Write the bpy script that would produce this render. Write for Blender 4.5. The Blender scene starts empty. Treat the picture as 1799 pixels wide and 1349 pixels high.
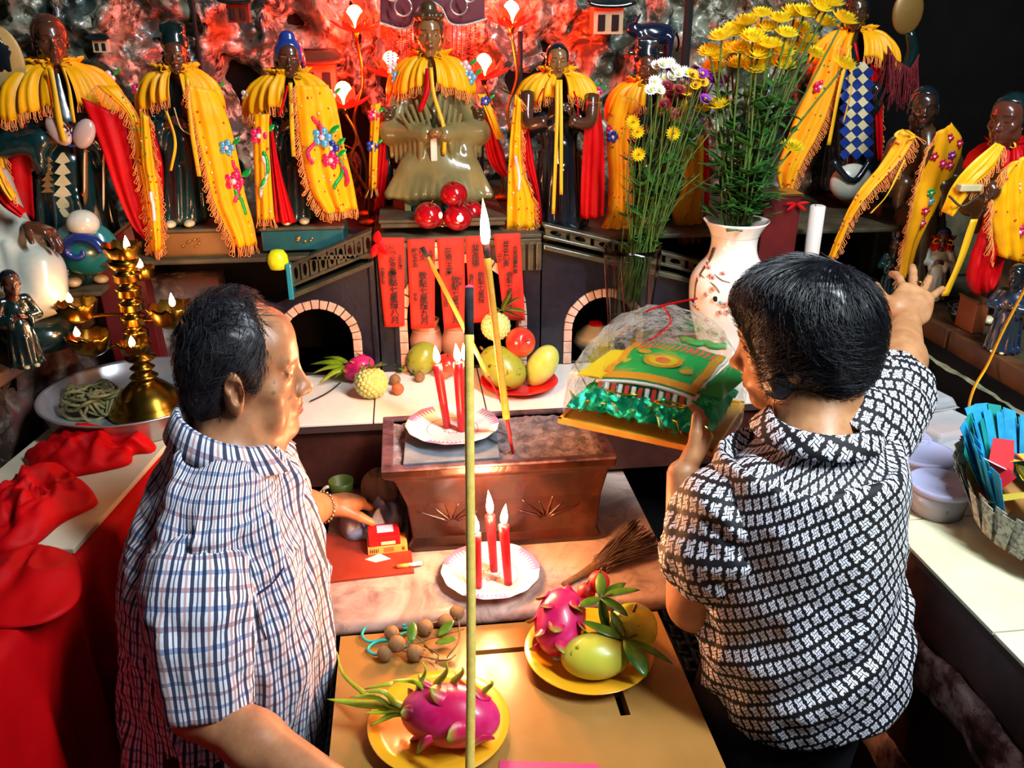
import bpy, math, random
import numpy as np
from mathutils import Vector, Matrix
import openvdb as vdb
random.seed(7); RNG = np.random.default_rng(7)
SC = bpy.context.scene; COL = SC.collection
# ------------------------------------------------------------------ camera, world, lights, exposure
F = 1500.0; PITCH = math.radians(23); YAW = math.radians(-7); CAM = np.array([0, 0, 1.95])
cd = bpy.data.cameras.new('camera'); cam = bpy.data.objects.new('camera', cd); COL.objects.link(cam)
cam.location = CAM; cam.rotation_euler = (math.radians(90) - PITCH, 0, YAW)
cd.sensor_width = 36; cd.lens = 36 * F / 1799; cd.clip_start = 0.02
SC.camera = cam
wd = bpy.data.worlds.new('world'); SC.world = wd; wd.use_nodes = True
wd.node_tree.nodes['Background'].inputs[0].default_value = (0.75, 0.85, 1, 1)
wd.node_tree.nodes['Background'].inputs[1].default_value = 0.035
SC.view_settings.view_transform = 'Standard'; SC.view_settings.look = 'None'
SC.view_settings.gamma = 1; SC.view_settings.use_curve_mapping = False
SC.view_settings.exposure = 0.35
SC.cycles.max_bounces = 8; SC.cycles.diffuse_bounces = 3; SC.cycles.glossy_bounces = 4; SC.cycles.transmission_bounces = 8
def area(name, loc, target, sx, sy, power, col):
    l = bpy.data.lights.new(name, 'AREA'); l.shape = 'RECTANGLE'; l.size = sx; l.size_y = sy; l.energy = power; l.color = col
    o = bpy.data.objects.new(name, l); COL.objects.link(o); o.location = loc
    o.rotation_euler = (Vector(target) - Vector(loc)).to_track_quat('-Z', 'Y').to_euler(); return o
area('fluorescent_tube', (1.05, 0.35, 2.95), (0.35, 1.5, 1.2), 0.16, 1.3, 72, (0.84, 0.93, 1.0))

# ------------------------------------------------------------------ pixels to places (1799 x 1349 frame)
def ray(px, py):
    u = (px - 899.5) / F; v = (py - 674.5) / F
    l = (u, math.cos(PITCH) - v * math.sin(PITCH), -math.sin(PITCH) - v * math.cos(PITCH))
    c, s = math.cos(YAW), math.sin(YAW)
    return np.array([c * l[0] - s * l[1], s * l[0] + c * l[1], l[2]])
def on_z(px, py, z): r = ray(px, py); return CAM + r * ((z - CAM[2]) / r[2])
def on_y(px, py, y): r = ray(px, py); return CAM + r * (y / r[1])
def on_x(px, py, x): r = ray(px, py); return CAM + r * (x / r[0])
def at_d(px, py, d): return CAM + ray(px, py) * d
A = lambda *v: np.array(v, float)
def unit(v): v = np.asarray(v, float); return v / (np.linalg.norm(v) + 1e-12)

# ------------------------------------------------------------------ noise
_perm = np.random.default_rng(3).permutation(256); _perm = np.concatenate([_perm, _perm, _perm])
_grad = np.random.default_rng(4).normal(size=(256, 3)); _grad /= np.linalg.norm(_grad, axis=1)[:, None]
def perlin(P):
    P = np.asarray(P, float); i = np.floor(P).astype(int); f = P - i; i &= 255
    u = f * f * f * (f * (f * 6 - 15) + 10); out = 0
    for dx in (0, 1):
        for dy in (0, 1):
            for dz in (0, 1):
                h = _perm[_perm[_perm[(i[..., 0] + dx) & 255] + ((i[..., 1] + dy) & 255)] + ((i[..., 2] + dz) & 255)]
                g = _grad[h]
                d = g[..., 0] * (f[..., 0] - dx) + g[..., 1] * (f[..., 1] - dy) + g[..., 2] * (f[..., 2] - dz)
                w = (u[..., 0] if dx else 1 - u[..., 0]) * (u[..., 1] if dy else 1 - u[..., 1]) * (u[..., 2] if dz else 1 - u[..., 2])
                out = out + w * d
    return out * 1.5
def fbm(P, o=4, g=0.5):
    P = np.asarray(P, float); s = 0; a = 1
    for k in range(o): s = s + a * perlin(P * 2 ** k + k * 17.3); a *= g
    return s

# ------------------------------------------------------------------ materials
def hexc(h):
    h = h.lstrip('#'); r = []
    for k in (0, 2, 4):
        c = int(h[k:k + 2], 16) / 255; r.append(c / 12.92 if c <= 0.04045 else ((c + 0.055) / 1.055) ** 2.4)
    return (r[0], r[1], r[2], 1)
MATS = {}
class NT:
    def __init__(s, m): s.t = m.node_tree; s.n = s.t.nodes; s.bsdf = s.n['Principled BSDF']
    def new(s, typ, **kw):
        n = s.n.new(typ)
        for k, v in kw.items(): setattr(n, k, v)
        return n
    def link(s, a, b): s.t.links.new(a, b)
    def val(s, inp, v):
        if hasattr(v, 'is_output'): s.link(v, inp)
        else: inp.default_value = v
    def math(s, op, a, b=0.0, c=None, clamp=False):
        n = s.new('ShaderNodeMath', operation=op, use_clamp=clamp); s.val(n.inputs[0], a); s.val(n.inputs[1], b)
        if c is not None: s.val(n.inputs[2], c)
        return n.outputs[0]
    def mix(s, f, a, b, blend='MIX'):
        n = s.new('ShaderNodeMix', data_type='RGBA', blend_type=blend); s.val(n.inputs[0], f); s.val(n.inputs[6], a); s.val(n.inputs[7], b); return n.outputs[2]
    def noise(s, scale, detail=4, rough=.6, vec=None, dist=0):
        n = s.new('ShaderNodeTexNoise'); n.inputs['Scale'].default_value = scale; n.inputs['Detail'].default_value = detail
        n.inputs['Roughness'].default_value = rough; n.inputs['Distortion'].default_value = dist
        s.link(vec if vec is not None else s.obj(), n.inputs['Vector']); return n.outputs['Fac']
    def obj(s):
        if not hasattr(s, '_o'): s._o = s.new('ShaderNodeTexCoord').outputs['Object']
        return s._o
    def uv(s):
        if not hasattr(s, '_u'): s._u = s.new('ShaderNodeTexCoord').outputs['UV']
        return s._u
    def ramp(s, fac, stops, interp='LINEAR'):
        n = s.new('ShaderNodeValToRGB'); r = n.color_ramp; r.interpolation = interp
        while len(r.elements) < len(stops): r.elements.new(0.5)
        for e, (p, c) in zip(r.elements, stops): e.position = p; e.color = hexc(c) if isinstance(c, str) else c
        s.link(fac, n.inputs[0]); return n.outputs[0]
    def bump(s, h, strength=.3, dist=.002):
        n = s.new('ShaderNodeBump'); n.inputs['Strength'].default_value = strength; n.inputs['Distance'].default_value = dist
        s.link(h, n.inputs['Height']); s.link(n.outputs[0], s.bsdf.inputs['Normal'])
def mat(name, col='#888888', rough=.5, metal=0, col2=None, scale=30, bump=0, bscale=None, bdist=.002, coat=0, sheen=0, sss=0, trans=0, ior=1.45,
        emit=None, estr=0, alpha=1, spec=.5, contrast=(.35, .65), attr=None, detail=4):
    if name in MATS: return MATS[name]
    m = bpy.data.materials.new(name); m.use_nodes = True; t = NT(m); b = t.bsdf.inputs
    b['Base Color'].default_value = hexc(col); b['Roughness'].default_value = rough; b['Metallic'].default_value = metal
    b['Coat Weight'].default_value = coat; b['Coat Roughness'].default_value = .12; b['Sheen Weight'].default_value = sheen
    b['Transmission Weight'].default_value = trans; b['IOR'].default_value = ior; b['Alpha'].default_value = alpha; b['Specular IOR Level'].default_value = spec
    if sss: b['Subsurface Weight'].default_value = sss; b['Subsurface Radius'].default_value = (.012, .004, .002); b['Subsurface Scale'].default_value = .6
    if col2 is not None:
        t.link(t.ramp(t.noise(scale, detail), [(contrast[0], col), (contrast[1], col2)]), b['Base Color'])
    if attr:
        a = t.new('ShaderNodeAttribute', attribute_name=attr); c = a.outputs['Color']
        if col2 is not None:
            c = t.mix(.35, c, t.mix(1.0, c, t.ramp(t.noise(scale, detail), [(contrast[0], col), (contrast[1], col2)]), 'MULTIPLY'))
        t.link(c, b['Base Color'])
    if bump: t.bump(t.noise(bscale or scale * 2, 5), bump, bdist)
    if emit: b['Emission Color'].default_value = hexc(emit); b['Emission Strength'].default_value = estr
    MATS[name] = m; return m

# ------------------------------------------------------------------ objects
OFF = {}
def mesh_data(name, V, Fc, smooth=True, uv=None, colr=None):
    me = bpy.data.meshes.new(name); V = np.asarray(V, np.float32).reshape(-1, 3)
    if isinstance(Fc, tuple):                      # (tris, quads) arrays
        tri, quad = Fc; nl = tri.size + quad.size
        me.vertices.add(len(V)); me.vertices.foreach_set('co', V.ravel()); me.loops.add(nl)
        me.loops.foreach_set('vertex_index', np.concatenate([tri.ravel(), quad.ravel()]).astype(np.int32))
        np_ = len(tri) + len(quad); me.polygons.add(np_)
        st = np.concatenate([np.arange(len(tri)) * 3, tri.size + np.arange(len(quad)) * 4]).astype(np.int32)
        me.polygons.foreach_set('loop_start', st); me.update(calc_edges=True)
    else:
        me.from_pydata(V.tolist(), [], Fc)
    if smooth and len(me.polygons): me.polygons.foreach_set('use_smooth', np.ones(len(me.polygons), bool))
    if uv is not None:
        ul = me.uv_layers.new(name='UVMap'); idx = np.empty(len(me.loops), np.int32); me.loops.foreach_get('vertex_index', idx)
        ul.data.foreach_set('uv', np.asarray(uv, np.float32)[idx].ravel())
    if colr is not None:
        at = me.color_attributes.new('Col', 'FLOAT_COLOR', 'POINT'); c = np.ones((len(V), 4), np.float32); c[:, :3] = colr
        at.data.foreach_set('color', c.ravel())
    me.validate(); return me
def obj(name, me, m, parent=None, off=None, solid=0, bevel=0, subdiv=0):
    o = bpy.data.objects.new(name, me); COL.objects.link(o)
    if m is not None and not me.materials: me.materials.append(m)
    if parent is not None: o.parent = parent; OFF[o] = OFF.get(parent, A(0, 0, 0))
    if solid: md = o.modifiers.new('solid', 'SOLIDIFY'); md.thickness = solid; md.offset = 0
    if bevel: md = o.modifiers.new('bevel', 'BEVEL'); md.width = bevel; md.segments = 2; md.limit_method = 'ANGLE'
    if subdiv: md = o.modifiers.new('sub', 'SUBSURF'); md.levels = subdiv; md.render_levels = subdiv
    return o
def tag(o, label=None, cat=None, group=None, kind=None):
    if label: o['label'] = label
    if cat: o['category'] = cat
    if group: o['group'] = group
    if kind: o['kind'] = kind
    return o
def thing(name, label, cat, loc=(0, 0, 0), group=None):
    o = bpy.data.objects.new(name, None); COL.objects.link(o); o.location = loc; o.empty_display_size = .02
    OFF[o] = A(*loc); return tag(o, label, cat, group)
def dup(root, loc, rotz=None, label=None, group=None, scale=None):
    r = root.copy(); COL.objects.link(r); r.location = loc
    if rotz is not None: r.rotation_euler = (0, 0, rotz) if np.isscalar(rotz) else rotz
    if scale: r.scale = (scale,) * 3 if np.isscalar(scale) else scale
    if label: r['label'] = label
    if group: r['group'] = group
    def rec(a, b):
        for ch in a.children:
            c = ch.copy(); COL.objects.link(c); c.parent = b; rec(ch, c)
    rec(root, r); return r
class MB:
    """collects shapes in world coordinates and links them as one mesh object"""
    def __init__(s): s.V = []; s.F = []; s.U = []; s.n = 0
    def add(s, V, Fc, U=None):
        V = np.asarray(V, float).reshape(-1, 3); s.V.append(V); s.F += [tuple(int(i) + s.n for i in f) for f in Fc]
        s.U.append(np.asarray(U, float) if U is not None else np.zeros((len(V), 2))); s.n += len(V); return s
    def box(s, lo, hi, R=None, c=None):
        lo, hi = A(*lo), A(*hi); V = [[(lo, hi)[i][0], (lo, hi)[j][1], (lo, hi)[k][2]] for i in (0, 1) for j in (0, 1) for k in (0, 1)]
        V = np.array(V)
        if R is not None: V = V @ np.asarray(R) + A(*c)      # rows of R are the box axes
        return s.add(V, [(0, 1, 3, 2), (4, 6, 7, 5), (0, 4, 5, 1), (2, 3, 7, 6), (0, 2, 6, 4), (1, 5, 7, 3)])
    def grid(s, P, U=None, close_u=False, close_v=False):
        P = np.asarray(P, float); n, m = P.shape[:2]; f = []
        for i in range(n if close_u else n - 1):
            for j in range(m if close_v else m - 1):
                a, b = i, (i + 1) % n; c, d = j, (j + 1) % m
                f.append((a * m + c, a * m + d, b * m + d, b * m + c))
        return s.add(P.reshape(-1, 3), f, None if U is None else np.asarray(U).reshape(-1, 2))
    def lathe(s, prof, c=(0, 0, 0), n=32, ax=None, fr=None, mod=None):
        """prof: list of (r, z); mod(theta)->radius factor"""
        if ax is not None: ax = unit(ax); X, Y = perp(ax)
        else: X, Y, ax = A(1, 0, 0), A(0, 1, 0), A(0, 0, 1)
        th = np.linspace(0, 2 * math.pi, n, endpoint=False); P = np.zeros((len(prof), n, 3))
        for i, (r, z) in enumerate(prof):
            k = mod(th, i) if mod else 1
            P[i] = A(*c) + (np.cos(th) * r * k)[:, None] * X + (np.sin(th) * r * k)[:, None] * Y + z * ax
        s.grid(P, close_v=True)
        if prof[0][0] > 1e-6: s.F.append(tuple(range(s.n - len(prof) * n, s.n - len(prof) * n + n))[::-1])
        if prof[-1][0] > 1e-6: s.F.append(tuple(range(s.n - n, s.n)))
        return s
    def tube(s, path, r, n=8, cap=True, flat=1.0):
        path = np.asarray(path, float); N = len(path); rr = np.broadcast_to(np.asarray(r, float), (N,))
        t = np.gradient(path, axis=0); X, _ = perp(unit(t[0])); th = np.linspace(0, 2 * math.pi, n, endpoint=False); P = np.zeros((N, n, 3))
        for i in range(N):
            ti = unit(t[i]); X = unit(X - ti * X.dot(ti)); Y = np.cross(ti, X)
            P[i] = path[i] + rr[i] * (np.cos(th)[:, None] * X + np.sin(th)[:, None] * Y * flat)
        b = s.n; s.grid(P, close_v=True)
        if cap: s.F.append(tuple(range(b, b + n))[::-1]); s.F.append(tuple(range(s.n - n, s.n)))
        return s
    def ell(s, c, r, nu=14, nv=20, R=None, fn=None):
        r = (r, r, r) if np.isscalar(r) else r; ph = np.linspace(0, math.pi, nu); th = np.linspace(0, 2 * math.pi, nv, endpoint=False)
        p, t = np.meshgrid(ph, th, indexing='ij'); D = np.stack([np.sin(p) * np.cos(t), np.sin(p) * np.sin(t), -np.cos(p)], -1)
        k = fn(D)[..., None] if fn else 1
        P = D * k * A(*r)
        if R is not None: P = P @ np.asarray(R)
        return s.grid(P + A(*c), close_v=True)
    def leaf(s, base, d, nrm, L, W, curl=.25, n=7, fold=.15, tip=1.0, thick=0):
        """pointed leaf along d, bending towards nrm"""
        d = unit(d); nrm = unit(nrm - d * np.dot(nrm, d)); sd = np.cross(d, nrm); P = np.zeros((n, 3, 3))
        for i in range(n):
            t = i / (n - 1); w = W * math.sin(math.pi * min(1, t * .93 + .04)) ** .8 * (1 - .15 * t)
            if i == n - 1: w = W * .02
            a = curl * t; c = A(*base) + L * ((math.sin(a) / a if abs(a) > 1e-4 else 1) * t * d + ((1 - math.cos(a)) / a if abs(a) > 1e-4 else 0) * t * nrm)
            nn = math.cos(a) * nrm - math.sin(a) * d
            P[i, 0] = c - sd * w / 2 + nn * fold * w; P[i, 1] = c; P[i, 2] = c + sd * w / 2 + nn * fold * w
        return s.grid(P, np.stack(np.meshgrid(np.linspace(0, 1, n), [0, .5, 1], indexing='ij'), -1))
    def build(s, name, m, parent=None, smooth=True, loc=None, **kw):
        V = np.concatenate(s.V) if s.V else np.zeros((0, 3)); off = OFF.get(parent, A(0, 0, 0)) if parent is not None else (A(*loc) if loc is not None else A(0, 0, 0))
        uv = np.concatenate(s.U); me = mesh_data(name, V - off, s.F, smooth, uv if uv.any() else None)
        o = obj(name, me, m, parent, **kw)
        if parent is None and loc is not None: o.location = loc; OFF[o] = A(*loc)
        return o
def perp(a):
    a = unit(a); x = np.cross(a, A(0, 0, 1) if abs(a[2]) < .9 else A(1, 0, 0)); x = unit(x); return x, np.cross(a, x)
def rotm(axis, ang):
    return np.array(Matrix.Rotation(ang, 3, Vector(axis)))
def spline(P, n=24):
    """Catmull-Rom through points, n samples spread by length"""
    P = np.asarray(P, float)
    if len(P) == 2: return P[0] + np.linspace(0, 1, n)[:, None] * (P[1] - P[0])
    Q = np.vstack([2 * P[0] - P[1], P, 2 * P[-1] - P[-2]]); out = []
    for i in range(1, len(Q) - 2):
        t = np.linspace(0, 1, 16, endpoint=False)[:, None]; a, b, c, d = Q[i - 1], Q[i], Q[i + 1], Q[i + 2]
        out.append(.5 * (2 * b + (c - a) * t + (2 * a - 5 * b + 4 * c - d) * t ** 2 + (3 * b - a - 3 * c + d) * t ** 3))
    out = np.vstack(out + [P[-1:]]); s = np.concatenate([[0], np.cumsum(np.linalg.norm(np.diff(out, axis=0), axis=1))])
    tt = np.linspace(0, s[-1], n); return np.stack([np.interp(tt, s, out[:, k]) for k in range(out.shape[1])], 1)

# ------------------------------------------------------------------ implicit surfaces for bodies
class SDF:
    def __init__(s, lo, hi, h):
        s.lo, s.h = A(*lo), h; s.dim = np.ceil((A(*hi) - s.lo) / h).astype(int) + 1; s.f = np.full(s.dim, 1.0, np.float32)
    def _reg(s, lo, hi):
        a = np.clip(np.floor((lo - s.lo) / s.h).astype(int), 0, s.dim); b = np.clip(np.ceil((hi - s.lo) / s.h).astype(int) + 1, 0, s.dim)
        if (b <= a).any(): return None, None
        g = [((np.arange(a[i], b[i]) * s.h + s.lo[i]).astype(np.float32)) for i in range(3)]
        return tuple(slice(a[i], b[i]) for i in range(3)), (g[0][:, None, None], g[1][None, :, None], g[2][None, None, :])
    def _mix(s, sl, d, k, sub=False):
        a = s.f[sl]
        if sub:
            h = np.clip(.5 - .5 * (a + d) / k, 0, 1); s.f[sl] = a * (1 - h) - d * h + k * h * (1 - h)
        else:
            h = np.clip(.5 + .5 * (a - d) / k, 0, 1); s.f[sl] = a * (1 - h) + d * h - k * h * (1 - h)
    def ell(s, c, r, R=None, k=.01, sub=False):
        c = A(*c); r = np.full(3, r) if np.isscalar(r) else A(*r); m = (np.full(3, r.max()) if R is not None else r) + k + 3 * s.h
        sl, g = s._reg(c - m, c + m)
        if sl is None: return s
        x, y, z = g[0] - c[0], g[1] - c[1], g[2] - c[2]
        if R is not None:
            R = np.asarray(R, np.float32); x, y, z = (R[0, 0] * x + R[0, 1] * y + R[0, 2] * z, R[1, 0] * x + R[1, 1] * y + R[1, 2] * z, R[2, 0] * x + R[2, 1] * y + R[2, 2] * z)
        k0 = np.sqrt((x / r[0]) ** 2 + (y / r[1]) ** 2 + (z / r[2]) ** 2); k1 = np.sqrt((x / r[0] ** 2) ** 2 + (y / r[1] ** 2) ** 2 + (z / r[2] ** 2) ** 2) + 1e-9
        s._mix(sl, (k0 * (k0 - 1) / k1).astype(np.float32), k, sub); return s
    def cone(s, p, q, r1, r2=None, k=.01, sub=False, sq=None):
        """tapered capsule; sq=(axis, factor) squashes it across axis"""
        r2 = r1 if r2 is None else r2; p, q = A(*p), A(*q); m = max(r1, r2) * (max(1, 1 / sq[1]) if sq else 1) + k + 3 * s.h
        sl, g = s._reg(np.minimum(p, q) - m, np.maximum(p, q) + m)
        if sl is None: return s
        x, y, z = g[0] - p[0], g[1] - p[1], g[2] - p[2]; b = q - p; L2 = b.dot(b) + 1e-12
        t = np.clip((x * b[0] + y * b[1] + z * b[2]) / L2, 0, 1); dx, dy, dz = x - t * b[0], y - t * b[1], z - t * b[2]
        d2 = dx * dx + dy * dy + dz * dz
        if sq:
            a = unit(sq[0]); e = dx * a[0] + dy * a[1] + dz * a[2]; d2 = d2 + e * e * (1 / sq[1] ** 2 - 1) if sq[1] < 1 else d2
        s._mix(sl, (np.sqrt(d2) - (r1 + t * (r2 - r1))).astype(np.float32), k, sub); return s
    def box(s, c, hlf, R=None, rnd=.005, k=.01, sub=False):
        c, hlf = A(*c), A(*hlf); m = (np.full(3, np.linalg.norm(hlf)) if R is not None else hlf) + rnd + k + 3 * s.h
        sl, g = s._reg(c - m, c + m)
        if sl is None: return s
        x, y, z = g[0] - c[0], g[1] - c[1], g[2] - c[2]
        if R is not None:
            R = np.asarray(R, np.float32); x, y, z = (R[0, 0] * x + R[0, 1] * y + R[0, 2] * z, R[1, 0] * x + R[1, 1] * y + R[1, 2] * z, R[2, 0] * x + R[2, 1] * y + R[2, 2] * z)
        ax, ay, az = np.abs(x) - hlf[0] + rnd, np.abs(y) - hlf[1] + rnd, np.abs(z) - hlf[2] + rnd
        d = np.sqrt(np.maximum(ax, 0) ** 2 + np.maximum(ay, 0) ** 2 + np.maximum(az, 0) ** 2) + np.minimum(np.maximum(ax, np.maximum(ay, az)), 0) - rnd
        s._mix(sl, d.astype(np.float32), k, sub); return s
    def mesh(s):
        s.f[0] = s.f[-1] = 1; s.f[:, 0] = s.f[:, -1] = 1; s.f[:, :, 0] = s.f[:, :, -1] = 1
        g = vdb.FloatGrid(1.0); g.copyFromArray(s.f); P, T, Q = g.convertToPolygons(0.0, 0.0)
        return np.asarray(P, float) * s.h + s.lo, (np.asarray(T, np.int64).reshape(-1, 3)[:, ::-1], np.asarray(Q, np.int64).reshape(-1, 4)[:, ::-1])
def sdf_obj(name, sdf, m, parent=None, color=None, warp=None):
    P, Fc = sdf.mesh()
    c = color(P) if color else None
    if warp is not None: P = warp(P)
    off = OFF.get(parent, A(0, 0, 0)) if parent is not None else A(0, 0, 0)
    return obj(name, mesh_data(name, P - off, Fc, True, None, c), m, parent)
# ------------------------------------------------------------------ materials of the place
m_floor = mat('floor_stone', '#120e0d', .6, col2='#2a211d', scale=6, bump=.3)
m_darkwall = mat('dark_plaster', '#060403', .8, spec=.1, col2='#0d0807', scale=7, bump=.5, bscale=30)
m_apron = mat('dark_red_plaster', '#2a1410', .5, col2='#4a241c', scale=9, bump=.5, bscale=40)
m_tile = mat('white_tile', '#e9e3d8', .22, col2='#cfc5b6', scale=5, contrast=(.4, .8), bump=.05, bscale=60)
m_grout = mat('tile_grout', '#3a2c26', .8)
m_wood = mat('altar_wood', '#3a2010', .5, col2='#5c381a', scale=12, bump=.25)
m_shelfstone = mat('shelf_stone', '#2c2819', .6, col2='#4d4530', scale=14, bump=.4)
m_palestone = mat('pale_stone', '#8a8a6c', .6, col2='#4f4c3a', scale=18, bump=.5)
m_blueblack = mat('blue_black_glaze', '#090b14', .35, col2='#121628', scale=60, bump=.4, coat=.3)
m_archstone = mat('arch_stone', '#d8b09a', .5, col2='#b98b72', scale=30, bump=.3)
m_bridgewood = mat('bridge_glaze', '#2c2a1e', .4, col2='#4a4630', scale=25, coat=.2)
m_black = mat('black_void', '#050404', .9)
m_gold = mat('gold_metal', '#c08a3a', .3, 1)
m_yellow_table = mat('gold_laminate', '#96703a', .25, col2='#8a642e', scale=5, bump=.04, bscale=90)
m_redcloth = mat('red_satin', '#a80006', .6, spec=.15, col2='#b80208', scale=9, bump=.15, bscale=200, bdist=.0006)
m_darkred = mat('dark_red_wood', '#4a0d0d', .4, col2='#641313', scale=10)

def marble_mat():
    m = mat('pink_marble', '#cdb3a4', .22); t = NT(m); n1 = t.noise(5, 6, .6, dist=1.5); n2 = t.noise(17, 5, .65, dist=.8)
    c = t.ramp(n1, [(.3, '#6a5348'), (.48, '#a88e80'), (.7, '#c2aa9c')]); c = t.mix(t.ramp(n2, [(.5, '#000000'), (.72, '#ffffff')]), c, hexc('#75605a'))
    t.link(c, t.bsdf.inputs['Base Color']); return m
m_marble = marble_mat()
def rock_mat():
    m = mat('glazed_rock', '#555555', .25, coat=.5); t = NT(m)
    a = t.noise(3.2, 5, .6); b = t.noise(16, 4, .6); c = t.noise(38, 3, .6)
    base = t.ramp(a, [(.3, '#0e1619'), (.41, '#46584e'), (.48, '#8c8f7a'), (.54, '#4f4028'), (.62, '#3f5a58'), (.72, '#b0b4a6')])
    base = t.mix(t.ramp(b, [(.46, '#000000'), (.58, '#ffffff')]), base, t.ramp(c, [(.35, '#080706'), (.48, '#6a6450'), (.6, '#c9c4b0'), (.72, '#6a4030')]))
    t.link(base, t.bsdf.inputs['Base Color']); t.bump(t.noise(60, 5, .7), .6, .004); return m
m_rock = rock_mat()
def mottled_mat():
    m = mat('mottled_stone', '#444444', .5); t = NT(m); a = t.noise(7, 6, .65); b = t.noise(22, 4, .6)
    c = t.ramp(a, [(.35, '#17100f'), (.48, '#3a2722'), (.56, '#5d4a40'), (.68, '#6d2f34')]); c = t.mix(t.ramp(b, [(.55, '#000000'), (.7, '#ffffff')]), c, hexc('#857a68'))
    t.link(c, t.bsdf.inputs['Base Color']); t.bump(b, .5, .004); return m
m_mottled = mottled_mat()
def struct(o): o['kind'] = 'structure'; return o

# ------------------------------------------------------------------ room shell
struct(MB().box((-3, -1.5, -.05), (3.4, 4, 0)).build('floor', m_floor))
def rock_patch(name, x0, x1, z0, z1, yf, nx, nz, seed, amp=.10):
    u, v = np.meshgrid(np.linspace(0, 1, nx), np.linspace(0, 1, nz), indexing='ij'); X = x0 + (x1 - x0) * u; Z = z0 + (z1 - z0) * v
    Q = np.stack([X, np.full_like(X, seed), Z], -1)
    d = amp * (1 - 2.2 * np.abs(fbm(Q * A(5, 1, 3.2), 3))) + amp * .55 * fbm(Q * 13, 3) + .016 * fbm(Q * 34, 3)
    P = np.stack([X + .03 * perlin(Q * 9 + 5), yf(X, Z) - d, Z + .03 * perlin(Q * 9 + 40)], -1)
    b = MB().grid(P.transpose(1, 0, 2)); return struct(b.build(name, m_rock))
rock_patch('wall_back', -1.7, 1.30, 1.25, 2.75, lambda x, z: 2.62 + .10 * np.cos(x * 2.2) - .05 * (z - 2), 300, 170, 1.7)
struct(MB().box((1.25, 2.72, 0), (3.2, 2.8, 3.2)).build('wall_back_right', m_darkwall))
struct(MB().box((-1.8, 2.72, 0), (1.3, 2.78, 3.2)).build('wall_back_base', m_darkwall))
struct(MB().box((2.15, -1.5, 0), (2.2, 2.8, 3.2)).build('wall_right', m_darkwall))
struct(MB().box((-1.75, -1.5, 0), (-1.7, 2.8, 3.2)).build('wall_left', m_darkwall))

# left stone bank: mottled rock face, pale ledge and plank, statues stand on top
dirL = unit(A(.155, .988, 0)); nL = A(dirL[1], -dirL[0], 0)
def bank_left():
    L0 = on_z(0, 650, 1.30); s = np.linspace(-1.0, 1.0, 90); h = np.linspace(0, 1, 34)
    S, H = np.meshgrid(s, h, indexing='ij'); Z = .72 + H * (1.266 - .72)
    P = L0[None, None] * A(1, 1, 0) + S[..., None] * dirL + nL * (-.045 + .05 * (1 - H))[..., None]; P[..., 2] = Z
    Q = P * A(7, 7, 7); P += nL * (.035 * fbm(Q, 4) + .02 * fbm(Q * 3, 2))[..., None]
    b = MB().grid(P); struct(b.build('wall_left_bank', m_mottled))
    R = np.array([dirL, nL, A(0, 0, 1)])
    t = thing('wooden_ledge', 'brown wooden ledge plank along the left stone bank', 'ledge', L0 - A(0, 0, .03))
    for k in range(5):
        MB().box((-1 + k * .4, -.05, -.028), (-.605 + k * .4, .012, 0), R, L0 + A(0, 0, 0)).build('plank', m_wood, t, False, bevel=.004)
    struct(MB().box((-1, -.9, -.06), (1.0, -.05, -.004), R, L0).build('trim_1', m_shelfstone, bevel=.004))
    struct(MB().box((-1, -.85, -1.3), (1.0, -.06, -.05), R, L0).build('trim_2', m_darkwall))
    return L0
L0 = bank_left()

# counter in front of the bridges: dark masonry with white tiles laid one by one
def counter():
    t = thing('altar_counter', 'white tiled altar counter in front of the small ceramic bridges', 'altar', (.3, 1.85, .975))
    MB().box((-.42, 1.712, .99), (1.30, 2.02, 1.135)).build('masonry', m_apron, t, False)
    MB().box((-.42, 1.702, 1.128), (1.30, 2.02, 1.144)).build('grout_bed', m_grout, t, False)
    xs = [-.42, -.345, -.095, .155, .405, .655, .905, 1.155]
    for a, b in zip(xs[:-1], xs[1:]): MB().box((a + .0015, 1.70, 1.144), (b - .0015, 1.985, 1.15)).build('tile', m_tile, t, False, bevel=.0012)
    return t
counter()
# marble step
def ledge():
    t = thing('marble_step', 'pink grey marble step carrying the incense trough', 'step', (0, 1.4, .94))
    n = 9; prof = [(1.245 + .017 - .017 * math.cos(a), .958 + .017 * math.sin(a)) for a in np.linspace(-math.pi / 2, math.pi / 2, n)]
    P = np.array([[[x, y, z] for (y, z) in prof + [(1.9, .975)]] for x in np.linspace(-.195, .475, 12)])
    MB().grid(P).box((-.195, 1.262, .941), (.475, 1.9, .9745)).build('slab', m_marble, t)
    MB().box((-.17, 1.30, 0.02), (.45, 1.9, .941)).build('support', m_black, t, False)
ledge()
struct(MB().box((-.42, 1.9, 0), (.8, 1.95, 1.0)).build('trim_3', m_black))
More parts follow.
